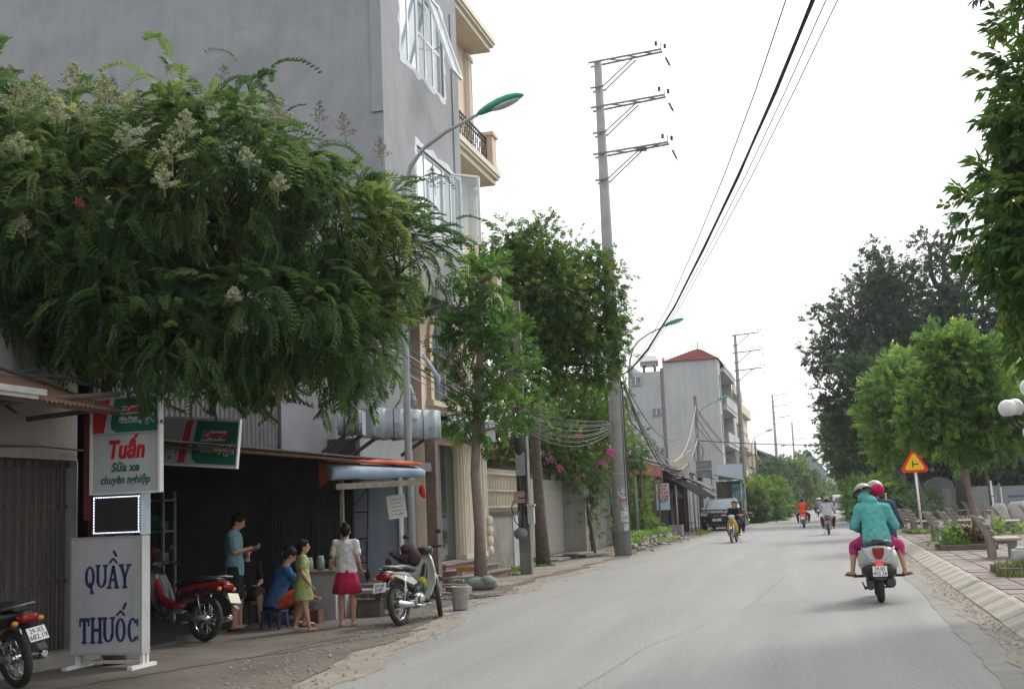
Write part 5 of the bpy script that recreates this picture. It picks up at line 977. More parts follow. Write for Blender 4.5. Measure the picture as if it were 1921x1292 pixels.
# ================================================================== THINGS ON THE LEFT FORECOURT
T = thing('shop_counter', 'white box counter with jars on top between the two girls', 'counter', (-7.55, 17.3, 0))
m = MB(); m.box(-7.86, -7.30, 17.05, 17.6, .0, .70); m.build('counter_body', mat('off_white_board', (.44, .45, .45), (.38, .39, .39), 2, .7, stain=.3), T, True); m = MB(); m.box(-7.90, -7.26, 17.0, 17.65, .701, .735); m.build('counter_top', WOOD, T, True)
for (x, y, r, h, c, lb) in ((-7.78, 17.2, .055, .17, (.45, .47, .48), 'white plastic canister nearest the girl in green'), (-7.62, 17.25, .06, .19, (.22, .30, .28), 'greenish glass jar in the middle of the counter'), (-7.46, 17.3, .05, .13, (.33, .25, .15), 'small brown jar at the right end of the counter')):
    j = thing('jar', lb, 'jar', (x, y, .735)); m = MB(); m.lathe([(r * .8, 0), (r, .02), (r, h * .8), (r * .7, h)], n=12); m.build('jar_body', mat('jar_%d' % int(r * 1000), c, None, 5, .3), j); m = MB(); m.lathe([(r * .78, h), (r * .78, h + .025), (.01, h + .03)], n=12); m.build('lid', mat('lid_white', (.6, .6, .58)), j)
T = thing('low_bench', 'long dark low bench behind the sitting man in blue', 'bench', (-8.0, 16.7, 0)); m = MB(); m.box(-8.35, -7.55, 16.55, 16.9, .24, .28); m.build('seat', mat('dark_bench_wood', (.05, .045, .04), (.08, .07, .06), 6, .8), T, True)
for x in (-8.3, -7.62): m = MB(); m.box(x, x + .05, 16.6, 16.85, -.01, .239); m.build('leg', mat('dark_bench_wood', (.05, .045, .04)), T, True)
T = thing('blue_stool', 'small dark blue plastic stool under the sitting man', 'stool', (-7.72, 15.85, 0)); BLUEP = mat('blue_plastic', (.02, .03, .16), (.018, .025, .13), 5, .4)
m = MB(); m.box(-.15, .15, -.15, .15, .235, .26); m.build('seat', BLUEP, T, bevel=.01)
for sx in (-1, 1):
    for sy in (-1, 1): m = MB(); m.beam((sx * .115, sy * .115, .234), (sx * .14, sy * .14, 0), .045, .03); m.build('leg', BLUEP, T)
T = thing('concrete_bench', 'worn concrete block bench behind the girl in the red skirt', 'bench', (-6.95, 17.75, 0)); m = MB(); m.box(-7.3, -6.5, 17.6, 18.05, .33, .40); m.build('seat', DIRTY_CONC, T, True, .015)
for x in (-7.25, -6.64): m = MB(); m.box(x, x + .12, 17.65, 18.0, -.01, .329); m.build('leg', DIRTY_CONC, T, True, .01)
T = thing('open_crate', 'rusty open metal box with scraps under the concrete bench', 'crate', (-6.9, 17.6, 0)); m = MB(); m.box(-7.1, -6.72, 17.4, 17.58, .012, .26); m.build('box_body', mat('dark_scrap_box', (.09, .09, .09), (.14, .12, .1), 5, .8), T, True, .01); m = MB(); m.box(-7.12, -6.7, 17.38, 17.6, .26, .275); m.build('rim', RUST, T, True)
T = thing('waste_box', 'brown wooden box on the ground with a broom handle standing in it', 'box', (-7.42, 16.55, 0)); m = MB(); m.box(-.1, .1, -.09, .09, .0, .02); m.box(-.1, -.085, -.09, .09, .02, .2); m.box(.085, .1, -.09, .09, .02, .2); m.box(-.085, .085, -.09, -.075, .02, .2); m.box(-.085, .085, .075, .09, .02, .2); m.build('box_body', mat('red_brown_box', (.17, .07, .045), (.11, .05, .035), 6, .9), T)
T = thing('broom', 'short broom leaning out of the brown box toward the girl in green', 'broom', (-7.45, 16.5, .05)); m = MB(); m.tube([(.02, 0, -.02), (-.22, -.03, .5)], .012, 6); m.build('handle', mat('dark_broom_wood', (.12, .07, .045)), T); m = MB(); m.ell((.02, 0, .03), (.05, .04, .07)); m.build('bristles', mat('straw', (.25, .18, .09)), T)
T = thing('plastic_bucket', 'dirty white plastic bucket standing on the verge beyond the parked motorbike', 'bucket', (-5.78, 18.45, .012)); BK = mat('dirty_white_plastic', (.40, .40, .37), (.32, .315, .28), 6, .6, stain=.5, streak=.3)
m = MB(); n_ = 24; m.lathe([(.118, .0), (.122, .01), (.148, .33), (.155, .335), (.155, .36), (.140, .36), (.135, .33), (.11, .02), (.02, .018)], n=24, caps=True); m.build('bucket_body', BK, T); m = MB(); m.torus((0, 0, .31), .15, .006, 'z', 24, 5); m.build('rim_band', BK, T); m = MB(); m.tube([(.15 * math.cos(a), .15 * math.sin(a) * 1.0 - .01, .31 - .12 * abs(math.sin(a))) for a in [R(180 + 180 * i / 12) for i in range(13)]], .004, 5); m.build('handle', STEEL, T)
T = thing('cement_bag', 'grey sagging sack heaped round the foot of the pinkish young tree', 'sack', (-6.82, 23.0, 0)); m = MB(); m.ell((.02, 0, .11), (.36, .24, .15), n=18, m=10); m.ell((.2, -.05, .17), (.17, .16, .12)); random.seed(3); m.v = [(x + random.uniform(-.015, .015), y + random.uniform(-.015, .015), z + random.uniform(-.01, .01)) for x, y, z in m.v]; m.build('sack_body', mat('grey_green_sack', (.22, .24, .22), (.16, .175, .16), 5, .95, bump=.5), T)
random.seed(5)
def plank(x0, y0, x1, y1, z, wd, lb, mt=WOOD):
    T = thing('wooden_plank', lb, 'plank', ((x0 + x1) / 2, (y0 + y1) / 2, 0)); m = MB(); m.beam((x0, y0, z), (x1, y1, z - .02), wd, .035); o = m.build('board', mt, T, True, .004); m = MB(); m.beam((x0 + (x1 - x0) * .15, y0 + (y1 - y0) * .15 - wd * .2, z - .04), (x0 + (x1 - x0) * .15 + .2, y0 + (y1 - y0) * .15 + wd * .4, z - .04), .05, .04); m.build('cross_piece', mt, T, True)
plank(-7.5, 21.0, -6.35, 20.6, .12, .16, 'grey plank lying on bricks behind the white bucket'); plank(-6.3, 20.7, -5.95, 21.6, .07, .18, 'broken plank end lying on the verge right of the bucket'); plank(-7.4, 21.6, -6.6, 21.5, .22, .12, 'short plank resting on the hollow bricks')
T = thing('painted_plank', 'short yellow-orange plank at the left end of the entrance steps', 'plank', (-7.55, 24.6, 0)); m = MB(); m.box(-7.75, -7.15, 24.5, 24.56, .30, .40); m.build('board', mat('ochre_paint', (.42, .22, .06), (.33, .18, .06), 6, .8), T, True); m = MB(); m.box(-7.7, -7.6, 24.45, 24.62, .0, .30); m.build('support', DIRTY_CONC, T, True)
HB = mat('hollow_brick', (.30, .20, .155), (.24, .165, .13), 8, .95)
for k, (x, y, z, a, lb) in enumerate(((-7.05, 22.0, 0, .1, 'hollow brick at the lower left of the small brick pile'), (-6.82, 22.1, 0, -.1, 'hollow brick at the lower right of the small brick pile'), (-6.95, 22.05, .13, .3, 'hollow brick lying on top of the small pile'))):
    T = thing('hollow_brick', lb, 'brick', (x, y, z + .012), a); m = MB(); x0 = -.1
    for zz in (0, .06, .12): m.box(-.1, .1, -.1, .1, zz, zz + .012)
    for xx in (-.1, -.05, 0, .05, .09): m.box(xx, xx + .01, -.098, .098, .012, .06); m.box(xx, xx + .01, -.098, .098, .072, .12)
    m.build('brick_body', HB, T)
T = thing('stone_block', 'grey hollow stone block just left of the entrance steps', 'block', (-7.0, 23.2, 0)); m = MB(); m.box(-.45, .15, -.12, .12, .0, .06); m.box(-.45, -.4, -.12, .12, .06, .22); m.box(.1, .15, -.12, .12, .06, .22); m.box(-.45, .15, -.12, .12, .22, .27); m.build('block_body', DIRTY_CONC, T, bevel=.01)
# rubble and weeds beyond the big pole
m = MB(); random.seed(9)
for i in range(240):
    y = random.uniform(40.5, 54); x = random.gauss(-6.9, .33) + .02 * (y - 46); s = random.uniform(.04, .17) * (1 - abs(x + 6.9) * .4); h = max(.02, .32 - abs(x + 6.95) * .45) * random.random()
    q = Quaternion((random.random(), random.random(), random.random()), random.uniform(0, 3)); m.obox((x, y, h), (s * 1.6, s, s * .8), q)
o = m.build('rubble_heap', mat('pale_rubble', (.36, .33, .29), (.22, .19, .16), 6, .95)); tag(o, 'heap of pale rubble and stones beyond the big power pole', 'rubble', None, 'stuff')

# ================================================================== PARK SIDE (RIGHT)
BCONC = mat('bench_concrete', (.34, .31, .275), (.27, .245, .215), 3, .95, bump=.4, bsc=25, stain=.4, streak=.25); BSEAT = mat('bench_terrazzo', (.42, .37, .31), (.35, .31, .26), 5, .85, bump=.2, bsc=30, stain=.3); BSEAT2 = mat('bench_orange_terrazzo', (.40, .27, .20), (.33, .23, .17), 5, .85)
def bench(x, y, rz, label, seatm=BSEAT, s=1.0):
    t = thing('park_bench', label, 'bench', (x, y, .152), rz, 'concrete park benches on the right pavement')
    prof = [(0, 0), (.12, 0), (.12, .20), (.10, .36), (.04, .50), (-.05, .68), (-.16, .85), (-.245, .90), (-.265, .87), (-.21, .81), (-.11, .62), (-.03, .42), (-.015, .22)]
    for yy in (-.48, .42):
        m = MB(); m.prism(prof, yy, yy + .06, 'xz'); m.build('back_leg', BCONC, t, bevel=.008)
        m = MB(); m.prism([(.40, 0), (.52, 0), (.50, .18), (.53, .37), (.38, .37), (.41, .18)], yy, yy + .08, 'xz'); m.build('front_leg', BCONC, t, bevel=.008)
        m = MB(); m.box(.14, .381, yy + .003, yy + .077, .30, .369); m.build('seat_bracket', BCONC, t)
    m = MB(); m.box(.09, .60, -.6, .6, .371, .425); m.build('seat', seatm, t, bevel=.012)
    for z0, x0 in ((.50, .115), (.63, .04), (.765, -.06)):
        m = MB(); m.obox((x0, 0, z0 + .03), (.03, 1.2, .10), Quaternion((0, 1, 0), R(-31))); m.build('back_slat', seatm, t, bevel=.008)
    t.scale = (s, s, s); return t
bench(3.05, 26.75, R(-3), 'nearest park bench, seen from its end, beside the grass-edged planter')
bench(2.78, 37.3, R(2), 'left one of the two benches beside the young tree in the planter'); bench(3.22, 37.6, R(-2), 'right one of the two benches standing just behind the young tree planter'); bench(4.1, 45.2, R(-2), 'bench with orange terrazzo seat behind the young tree', BSEAT2)
bench(2.76, 46.3, R(3), 'bench at the foot of the yellow warning sign'); bench(2.68, 50.6, R(0), 'bench just beyond the warning sign post'); bench(2.7, 59.4, R(4), 'distant bench between the seated riders and the warning sign', BSEAT2)
bench(7.6, 67.5, R(0), 'far bench facing right near the grey park wall', BSEAT2); bench(6.7, 73.0, R(8), 'far left bench of a small group by the grey shed'); bench(7.3, 72.2, R(-5), 'far right bench of a small group by the grey shed')
bench(5.3, 42.6, R(-6), 'pale bench with lattice back in front of the wrapped stone heap', mat('pale_green_bench', (.42, .45, .42), (.36, .39, .36), 4, .8)); bench(6.3, 43.5, R(-4), 'pale bench at the right edge behind the wrapped stone heap')
T = thing('wrapped_stones', 'heap of grey sheeted stone pieces standing behind the pale bench', 'stones', (5.9, 45, .15)); WS = mat('grey_sheeting', (.38, .37, .34), (.29, .285, .265), 2.5, .9, bump=.5, bsc=8)
random.seed(21)
for (dx, dy, w_, h_, a) in ((-.3, 0, .55, .95, .1), (.35, .1, .7, 1.0, -.15), (1.0, .2, .6, .85, .05)):
    m = MB(); m.loft([(0, (0, 0), w_ * .62, .34, 3), (h_ * .5, (.03, 0), w_ * .56, .28, 3), (h_ * .85, (-.02, .02), w_ * .45, .2, 3), (h_, (0, 0), w_ * .3, .1, 2.5)], 16, 0, 3, 'z'); m.v = [(x + random.uniform(-.025, .025) + dx, y + random.uniform(-.03, .03) + dy, z + random.uniform(-.02, .02)) for x, y, z in m.v]; m.build('stone_piece', WS, T)
# planters
PCURB = mat('dark_planter_brick', (.15, .12, .10), (.11, .09, .075), 6, .95, stain=.3)
def planter(x0, x1, y0, y1, label, h=.13):
    T = thing('planter', label, 'planter', ((x0 + x1) / 2, (y0 + y1) / 2, .15)); 
    for (a, b, c, d) in ((x0, x1, y0, y0 + .12), (x0, x1, y1 - .12, y1), (x0, x0 + .12, y0 + .12, y1 - .12), (x1 - .12, x1, y0 + .12, y1 - .12)): m = MB(); m.box(a, b, c, d, .15, .15 + h); m.build('edging', PCURB, T, True, .01)
    m = MB(); m.box(x0 + .12, x1 - .12, y0 + .12, y1 - .12, .15, .15 + h * .6); m.build('soil', mat('dark_soil', (.09, .07, .05), (.06, .045, .035), 8, .98), T, True); return T
planter(2.45, 3.75, 30.9, 32.1, 'square planter with dark brick edging and weeds, left of the nearest bench'); planter(2.55, 4.6, 20.9, 22.4, 'brick-edged planter overgrown with grass at the right edge'); planter(2.5, 3.9, 45.0, 47.5, 'grassy planter around the warning sign and the slanting trunk'); planter(3.1, 4.4, 37.0, 38.6, 'planter at the base of the young green tree')
T = thing('white_stone_block', 'small pale concrete block behind the grassy planter at the right edge', 'block', (3.62, 25.6, .15)); m = MB(); m.box(-.28, .28, -.14, .14, 0, .22); m.box(-.2, .2, -.1, .1, .22, .26); m.build('block_body', mat('pale_block', (.46, .47, .46), (.38, .39, .38), 4, .9), T, bevel=.02)
# warning sign
T = thing('warning_sign', 'yellow triangular side-road warning sign with red border on a white post', 'road sign', (3.0, 44.9, .15), R(-2))
m = MB(); m.tube([(0, 0, 0), (-.07, 0, 2.3)], .04, 10, 0); m.build('post', WHITE_METAL, T)
def tri(s, y0, y1, zc=2.45, cx=-.08):
    pts = []
    for k in range(3):
        a = R(90 + 120 * k)
        for d in (-14, 0, 14): pts.append((cx + s * math.cos(a + R(d * .55)) * (1 if d else 1.03), zc + s * math.sin(a + R(d * .55)) * (1 if d else 1.03)))
    m = MB(); m.prism(pts, y0, y1, 'xz'); return m
o = tri(.49, -.075, -.05); o.build('sign_plate', mat('red_reflective', (.75, .035, .01), (.68, .03, .01), 4, .35), T); tri(.345, -.079, -.0755).build('yellow_field', mat('yellow_reflective', (.90, .60, .015), (.85, .55, .012), 4, .35), T)
m = MB(); m.box(-.155, -.115, -.083, -.0795, 2.32, 2.56); m.box(-.1148, .06, -.083, -.0795, 2.42, 2.46); m.build('road_symbol', BLACK_PLASTIC, T)
# globe lamp
T = thing('globe_lamp', 'black park lamp post with round white globes at the right edge', 'park lamp', (3.52, 22.4, .15)); m = MB(); m.lathe([(.16, -.02), (.16, .3), (.09, .4), (.06, .6), (.05, 2.6), (.07, 2.7), (.04, 3.1), (.03, 3.2)], n=14); m.build('post', DARK_METAL, T)
GLOBE = mat('milky_globe', (.80, .79, .78), (.76, .75, .74), 3, .25)
for (dx, dz, dy) in ((-.44, 2.78, .0), (.44, 2.78, .05), (-.06, 3.12, -.02), (-.14, 2.32, -.42), (.05, 2.78, .44), (-.30, 2.80, .16)):
    m = MB(); m.tube([(0, 0, dz - .42), (dx * .5, dy * .5, dz - .40), (dx * .9, dy * .9, dz - .28), (dx, dy, dz - .19)], .022, 8); m.lathe([(.02, dz - .22), (.09, dz - .18), (.08, dz - .14)], (dx, dy, 0), n=12); a_ = m.build('arm', DARK_METAL, T); m = MB(); m.ell((dx, dy, dz), (.155, .155, .155), n=20, m=12); m.build('globe', GLOBE, a_)
# back of the park
T = thing('grey_shed', 'small grey round-topped metal shed in the park behind the benches', 'shed', (6.2, 76, .12)); 
poly = [(-.85, 0), (.75, 0), (.75, 2.05), (.5, 2.25), (0, 2.4), (-.5, 2.25), (-.85, 1.95)]; m.prism(poly, -1, 1, 'xz'); m.build('shell', mat('dark_grey_sheet', (.11, .115, .125), (.085, .09, .10), 3, .7, streak=.4), T); m = MB(); m.box(-.87, -.82, -1.03, -.99, 0, 1.95); m.box(.1, .6, -1.02, -1.001, .05, 1.7); m.build('door', mat('grey_shed_door', (.16, .165, .175), (.13, .135, .14), 3, .7), T)
T = thing('park_wall', 'long low pale grey wall panels closing the back of the park', 'wall', (10, 82, .12)); PW = mat('pale_wall_panel', (.30, .32, .32), (.24, .255, .26), 1.5, .9, streak=.4)
for k in range(7): m = MB(); m.box(6.6 + 1.9 * k, 8.45 + 1.9 * k, 82 + .02 * (k % 2), 82.12, .1, 1.95 - .05 * (k % 3)); m.build('wall_panel', PW, T, True)
for k in range(8): m = MB(); m.box(6.47 + 1.9 * k, 6.59 + 1.9 * k, 81.95, 82.15, .1, 2.05); m.build('post', CONC, T, True)
T = thing('notice_board', 'blue-grey notice board with faint lines behind the wrapped stones', 'notice board', (8.4, 60, .12)); m = MB(); m.box(-.75, 1.6, 0, .06, .5, 1.55); m.build('board', mat('blue_grey_board', (.26, .31, .36), (.22, .27, .32), 2, .7), T); m = MB(); m.box(-.8, -.74, -.02, .08, 0, 1.6); m.box(1.6, 1.66, -.02, .08, 0, 1.6); m.build('post', WHITE_METAL, T); m = MB(); m.box(-.5, .6, -.008, -.002, 1.1, 1.2); m.box(-.5, .9, -.008, -.002, .9, .96); m.build('faint_lettering', mat('faint_blue', (.12, .15, .22)), T)
T = thing('white_cabinet', 'white electrical cabinet left of the warning sign post', 'cabinet', (4.3, 69.8, .12)); m = MB(); m.box(-.32, .32, -.2, .2, .1, 1.35); m.build('body', mat('off_white_cabinet', (.46, .46, .47), (.38, .38, .39), 3, .6), T, bevel=.02); m = MB(); m.box(-.38, -.33, -.22, .22, 0, 1.4); m.build('side_strip', WHITE_METAL, T); m = MB(); m.box(-.26, .26, -.206, -.201, .75, .78); m.build('door_seam', DARK_METAL, T)
T = thing('white_marker_post', 'thin white marker post just behind the seated riders', 'post', (2.5, 60, .12)); m = MB(); m.box(-.04, .04, -.04, .04, 0, 1.5); m.build('post_body', mat('grey_white_paint', (.5, .5, .47)), T); m = MB(); m.box(-.05, .05, -.05, .05, 1.5, 1.54); m.build('cap', WHITE_METAL, T)
T = thing('trunk_stake', 'white stake tied to the thin trunk behind the wrapped stones', 'stake', (6.95, 57.5, .12)); m = MB(); m.tube([(0, 0, 0), (-.05, 0, 1.9)], .045, 6); m.build('stake_body', WHITE_METAL, T); m = MB(); m.torus((-.02, 0, 1.2), .08, .015, 'z', 10, 4); m.build('tie', BLACK_PLASTIC, T)
# ================================================================== VEHICLES
RED_GLOW = mat('red_tail_lens', (.26, .01, .01), (.20, .008, .01), 8, .2); RED_LIT = mat('lit_tail_light', (.9, .03, .03), (.9, .03, .03), 5, .3, emit=.7)
PLATE = mat('white_plate', (.74, .76, .76), (.70, .72, .72), 6, .4); SEATM = mat('black_seat_vinyl', (.025, .025, .027), (.035, .035, .037), 12, .55)
AMBER = mat('amber_lens', (.65, .25, .03), (.6, .22, .03), 8, .3); CLEAR = mat('clear_lens', (.55, .57, .58), (.48, .5, .52), 8, .12)
def paint(name, c, rough=.3): return mat(name, c, tuple(k * .9 for k in c), 3, rough, coat=.5)
def wheel(par, y, R_=.285, w=.042, spokes=14, x=0.0, disc=False, yaw=0.0):
    q = Matrix.Rotation(yaw, 4, 'Z')
    m = MB(); m.torus((0, 0, 0), R_ - w, w, 'x', 32, 10); tyre = m.build('wheel', BLACK, par, loc=(x, y, R_)); tyre.rotation_euler = (0, 0, yaw)
    m = MB(); m.torus((0, 0, 0), R_ - w * 1.9, .016, 'x', 28, 6); m.lathe([(.035, -.05), (.05, -.04), (.05, .04), (.035, .05)], (0, 0, 0), Quaternion((0, 1, 0), R(90)), 12)
    if spokes:
        for i in range(spokes):
            a = 2 * math.pi * i / spokes; s = (-1) ** i; m.tube([(s * .035, .04 * math.cos(a + .5), .04 * math.sin(a + .5)), (0, (R_ - w * 1.9) * math.cos(a), (R_ - w * 1.9) * math.sin(a))], .0045, 4)
    else:
        for i in range(5): a = 2 * math.pi * i / 5; m.beam((0, .03 * math.cos(a), .03 * math.sin(a)), (0, (R_ - w * 1.8) * math.cos(a), (R_ - w * 1.8) * math.sin(a)), .03, .035, up=(1, 0, 0))
    if disc: m.lathe([(.10, .05), (.105, .052), (.10, .054)], (0, 0, 0), Quaternion((0, 1, 0), R(90)), 20)
    m.build('rim', ALU if not spokes else CHROME, tyre); return tyre
def plate_part(par, loc, tilt, l1, l2, w=.19, h=.14, face=1, yaw=0, mt=None):
    """number plate facing the rear (-Y)"""
    o = MB().box(-w / 2, w / 2, -.003, .003, -h / 2, h / 2).build('number_plate', mt or PLATE, par, bevel=.002, loc=loc); o.rotation_euler = (tilt, 0, yaw)
    if l1:
        text_part(l1, h * .46, BLACK_PLASTIC, o, (0, -.0045, h * .21), bold=.0008, extr=.0006, sx=.9, name='plate_number'); text_part(l2, h * .52, BLACK_PLASTIC, o, (0, -.0045, -h * .23), bold=.0008, extr=.0006, sx=.9, name='plate_number')
    return o
def mirrors_bars(t, y, z, w=.33, grip=BLACK, mirror=True, up=.03, yaw=0):
    m = MB(); m.tube([(-w, y - .10, z + up - .02), (-w * .55, y - .01, z + up), (-.08, y + .02, z), (.08, y + .02, z), (w * .55, y - .01, z + up), (w, y - .10, z + up - .02)], .012, 8); hb = m.build('handlebar', BLACK_PLASTIC, t)
    for s in (-1, 1):
        m = MB(); m.tube([(s * w, y - .10, z + up - .02), (s * (w - .11), y - .055, z + up - .012)], .019, 8); m.tube([(s * (w - .12), y + .02, z + up), (s * (w - .02), y + .0, z + up - .02)], .006, 5); m.build('grip', grip, hb)
        if mirror: m = MB(); m.tube([(s * .17, y, z + up), (s * .22, y - .02, z + up + .10), (s * .25, y - .02, z + up + .16)], .006, 6); m.ell((s * .27, y - .01, z + up + .20), (.055, .015, .035), n=12, m=6); m.build('mirror', BLACK_PLASTIC, hb)
    return hb
def underbone(label, loc, rz, c1, c2, plate=('', ''), lean=0.0, group='motorbikes', basket=False, seatm=SEATM, tailc=None, platem=None, mirror=True, name='motorbike', lit=False, steer=0.0, fender=None, dark_front=False):
    """small Asian step-through motorbike, heading +Y, rear wheel on the origin"""
    t = thing(name, label, 'motorbike', loc, rz, group); t.rotation_euler = (0, lean, rz)
    A, B = paint('body_paint_%s' % uid(c1), c1), paint('panel_paint_%s' % uid(c2), c2)
    wheel(t, 0); wheel(t, 1.23, .285, .036, yaw=steer)
    m = MB(); m.tube([(-.055, 0, .285), (-.055, .42, .30)], .022, 8); m.tube([(.055, 0, .285), (.055, .42, .30)], .022, 8); m.loft([(-.05, (-.075, .30), .022, .035), (.15, (-.085, .295), .028, .05), (.42, (-.085, .30), .028, .055)], 10, 0, 2.4); m.build('swingarm', ALU, t)
    for s in (-1, 1):
        m = MB(); m.tube([(s * .10, .0, .33), (s * .12, .08, .66)], .012, 8); pts = []
        for i in range(33): a = i * 1.25; f = i / 32; pts.append((s * (.105 + .012 * f) + .022 * math.cos(a), .015 + .055 * f + .022 * math.sin(a), .40 + .2 * f))
        m.tube(pts, .006, 5); m.build('rear_shock', CHROME, t)
    m = MB(); m.loft([(.38, (0, .30), .075, .08), (.50, (0, .30), .10, .11), (.62, (0, .31), .095, .10), (.70, (0, .34), .06, .06), (.86, (0, .37), .055, .05)], 12, 0, 3); m.lathe([(.07, .1), (.085, .115), (.085, .13), (.05, .14)], (.0, .5, .29), Quaternion((0, 1, 0), R(90)), 14); m.lathe([(.07, .1), (.085, .115), (.085, .13), (.05, .14)], (.0, .5, .29), Quaternion((0, 1, 0), R(-90)), 14)
    for k in range(5): m.box(-.065, .065, .70 + k * .03, .712 + k * .03, .30, .44)
    m.build('engine', ALU, t)
    m = MB(); m.tube([(.05, .78, .33), (.12, .7, .22), (.135, .45, .22), (.14, .2, .25)], .016, 8); m.loft([(.22, (.14, .25), .03, .03), (.1, (.145, .26), .045, .045), (-.25, (.15, .30), .048, .048), (-.30, (.15, .305), .03, .03)], 12, 0, 2); m.build('exhaust', CHROME, t)
    # tail and side panels
    m = MB(); m.loft([(-.36, (0, .735), .035, .02), (-.30, (0, .72), .075, .045), (-.12, (0, .69), .105, .075), (.12, (0, .655), .115, .095), (.36, (0, .60), .105, .12), (.5, (0, .55), .07, .10)], 16, 0, 2.6); m.build('tail_fairing', A, t)
    for s in (-1, 1): m = MB(); m.prism([(-.28, .70), (.3, .63), (.42, .55), (.30, .52), (.0, .61), (-.22, .675)], s * .113, s * .121, 'yz'); m.build('stripe', B, t)
    m = MB(); m.loft([(-.24, (0, .775), .07, .018), (-.1, (0, .79), .11, .035), (.12, (0, .785), .12, .045), (.28, (0, .765), .115, .04), (.5, (0, .735), .075, .035), (.56, (0, .715), .04, .02)], 16, 0, 2.6); m.build('seat', seatm, t)
    m = MB(); m.tube([(-.115, .02, .76), (-.12, -.2, .80), (-.09, -.33, .82), (.09, -.33, .82), (.12, -.2, .80), (.115, .02, .76)], .011, 8); m.build('grab_rail', ALU, t)
    m = MB(); m.loft([(-.385, (0, .70), .04, .02), (-.375, (0, .69), .085, .042), (-.29, (0, .69), .095, .052)], 14, 0, 3); m.build('tail_light', RED_LIT if lit else RED_GLOW, t)
    for s in (-1, 1): m = MB(); m.ell((s * .13, -.33, .66), (.035, .03, .028), n=10, m=6); m.tube([(s * .07, -.3, .66), (s * .12, -.32, .66)], .009, 5); m.build('indicator', AMBER, t)
    m = MB(); m.loft([(-.56, (0, .40), .045, .008), (-.40, (0, .53), .06, .012), (-.26, (0, .62), .065, .015), (-.05, (0, .62), .06, .015)], 10, 0, 3); m.build('rear_fender', fender or BLACK_PLASTIC, t)
    plate_part(t, (0, -.475, .545), R(-28), plate[0], plate[1], mt=platem)
    # front
    m = MB()
    for s in (-1, 1): m.tube([(s * .075, 1.23, .285), (s * .075, 1.13, .55), (s * .05, 1.05, .78)], .018, 8)
    m.build('fork', CHROME if not fender else BLACK_PLASTIC, t)
    pts = []
    m = MB(); rings = []
    for i in range(13):
        a = R(20 + 130 * i / 12); r = .315; cy, cz = 1.23 - r * math.cos(a - .3), .285 + r * math.sin(a - .3); rings.append([(-.055, cy, cz - .02), (-.035, cy, cz + .012), (.035, cy, cz + .012), (.055, cy, cz - .02), (.03, cy, cz - .004), (-.03, cy, cz - .004)])
    m.rings(rings); m.build('front_fender', B if dark_front else A, t)
    # leg shield
    m = MB(); L = []
    for (y, z, w, d) in ((.60, .30, .13, .03), (.74, .34, .19, .035), (.88, .50, .215, .04), (.96, .68, .20, .05), (1.02, .84, .14, .06), (1.05, .93, .09, .05)):
        ring = []
        for j in range(16): a = 2 * math.pi * j / 16; ring.append((w * math.copysign(abs(math.cos(a)) ** .7, math.cos(a)), y + .10 * abs(math.cos(a)) ** 2 * -1 + d * math.sin(a), z))
        L.append(ring)
    m.rings(L); m.build('leg_shield', B, t)
    m = MB(); m.loft([(.42, (0, .50), .055, .07), (.6, (0, .43), .05, .06), (.8, (0, .52), .055, .07), (.95, (0, .74), .055, .07), (1.02, (0, .84), .05, .06)], 12, 0, 2.6); m.build('spine_cover', A, t)
    m = MB(); m.loft([(.92, (0, .99), .05, .035), (.97, (0, .99), .13, .06), (1.05, (0, .975), .12, .07), (1.11, (0, .95), .075, .05)], 14, 0, 2.5); cow = m.build('handlebar_cowl', B if dark_front else A, t)
    m = MB(); m.ell((0, 1.10, .95), (.075, .04, .05), n=14, m=8); m.build('headlight', CLEAR, cow)
    mirrors_bars(t, 1.0, 1.0, mirror=mirror)
    for s in (-1, 1): m = MB(); m.tube([(s * .06, .50, .27), (s * .24, .50, .27)], .012, 8); m.tube([(s * .16, .50, .27), (s * .24, .50, .27)], .020, 8); m.build('footrest', BLACK, t); m = MB(); m.tube([(s * .06, .22, .36), (s * .2, .18, .36)], .012, 8); m.build('passenger_footrest', BLACK, t)
    m = MB(); m.tube([(-.09, .38, .24), (-.22, .30, .012)], .010, 6); m.build('side_stand', DARK_METAL, t)
    if basket: m = MB(); m.ell((0, .78, .52), (.09, .06, .10)); m.build('yellow_bag', mat('yellow_bag', (.42, .38, .05), (.34, .32, .05)), t)
    return t
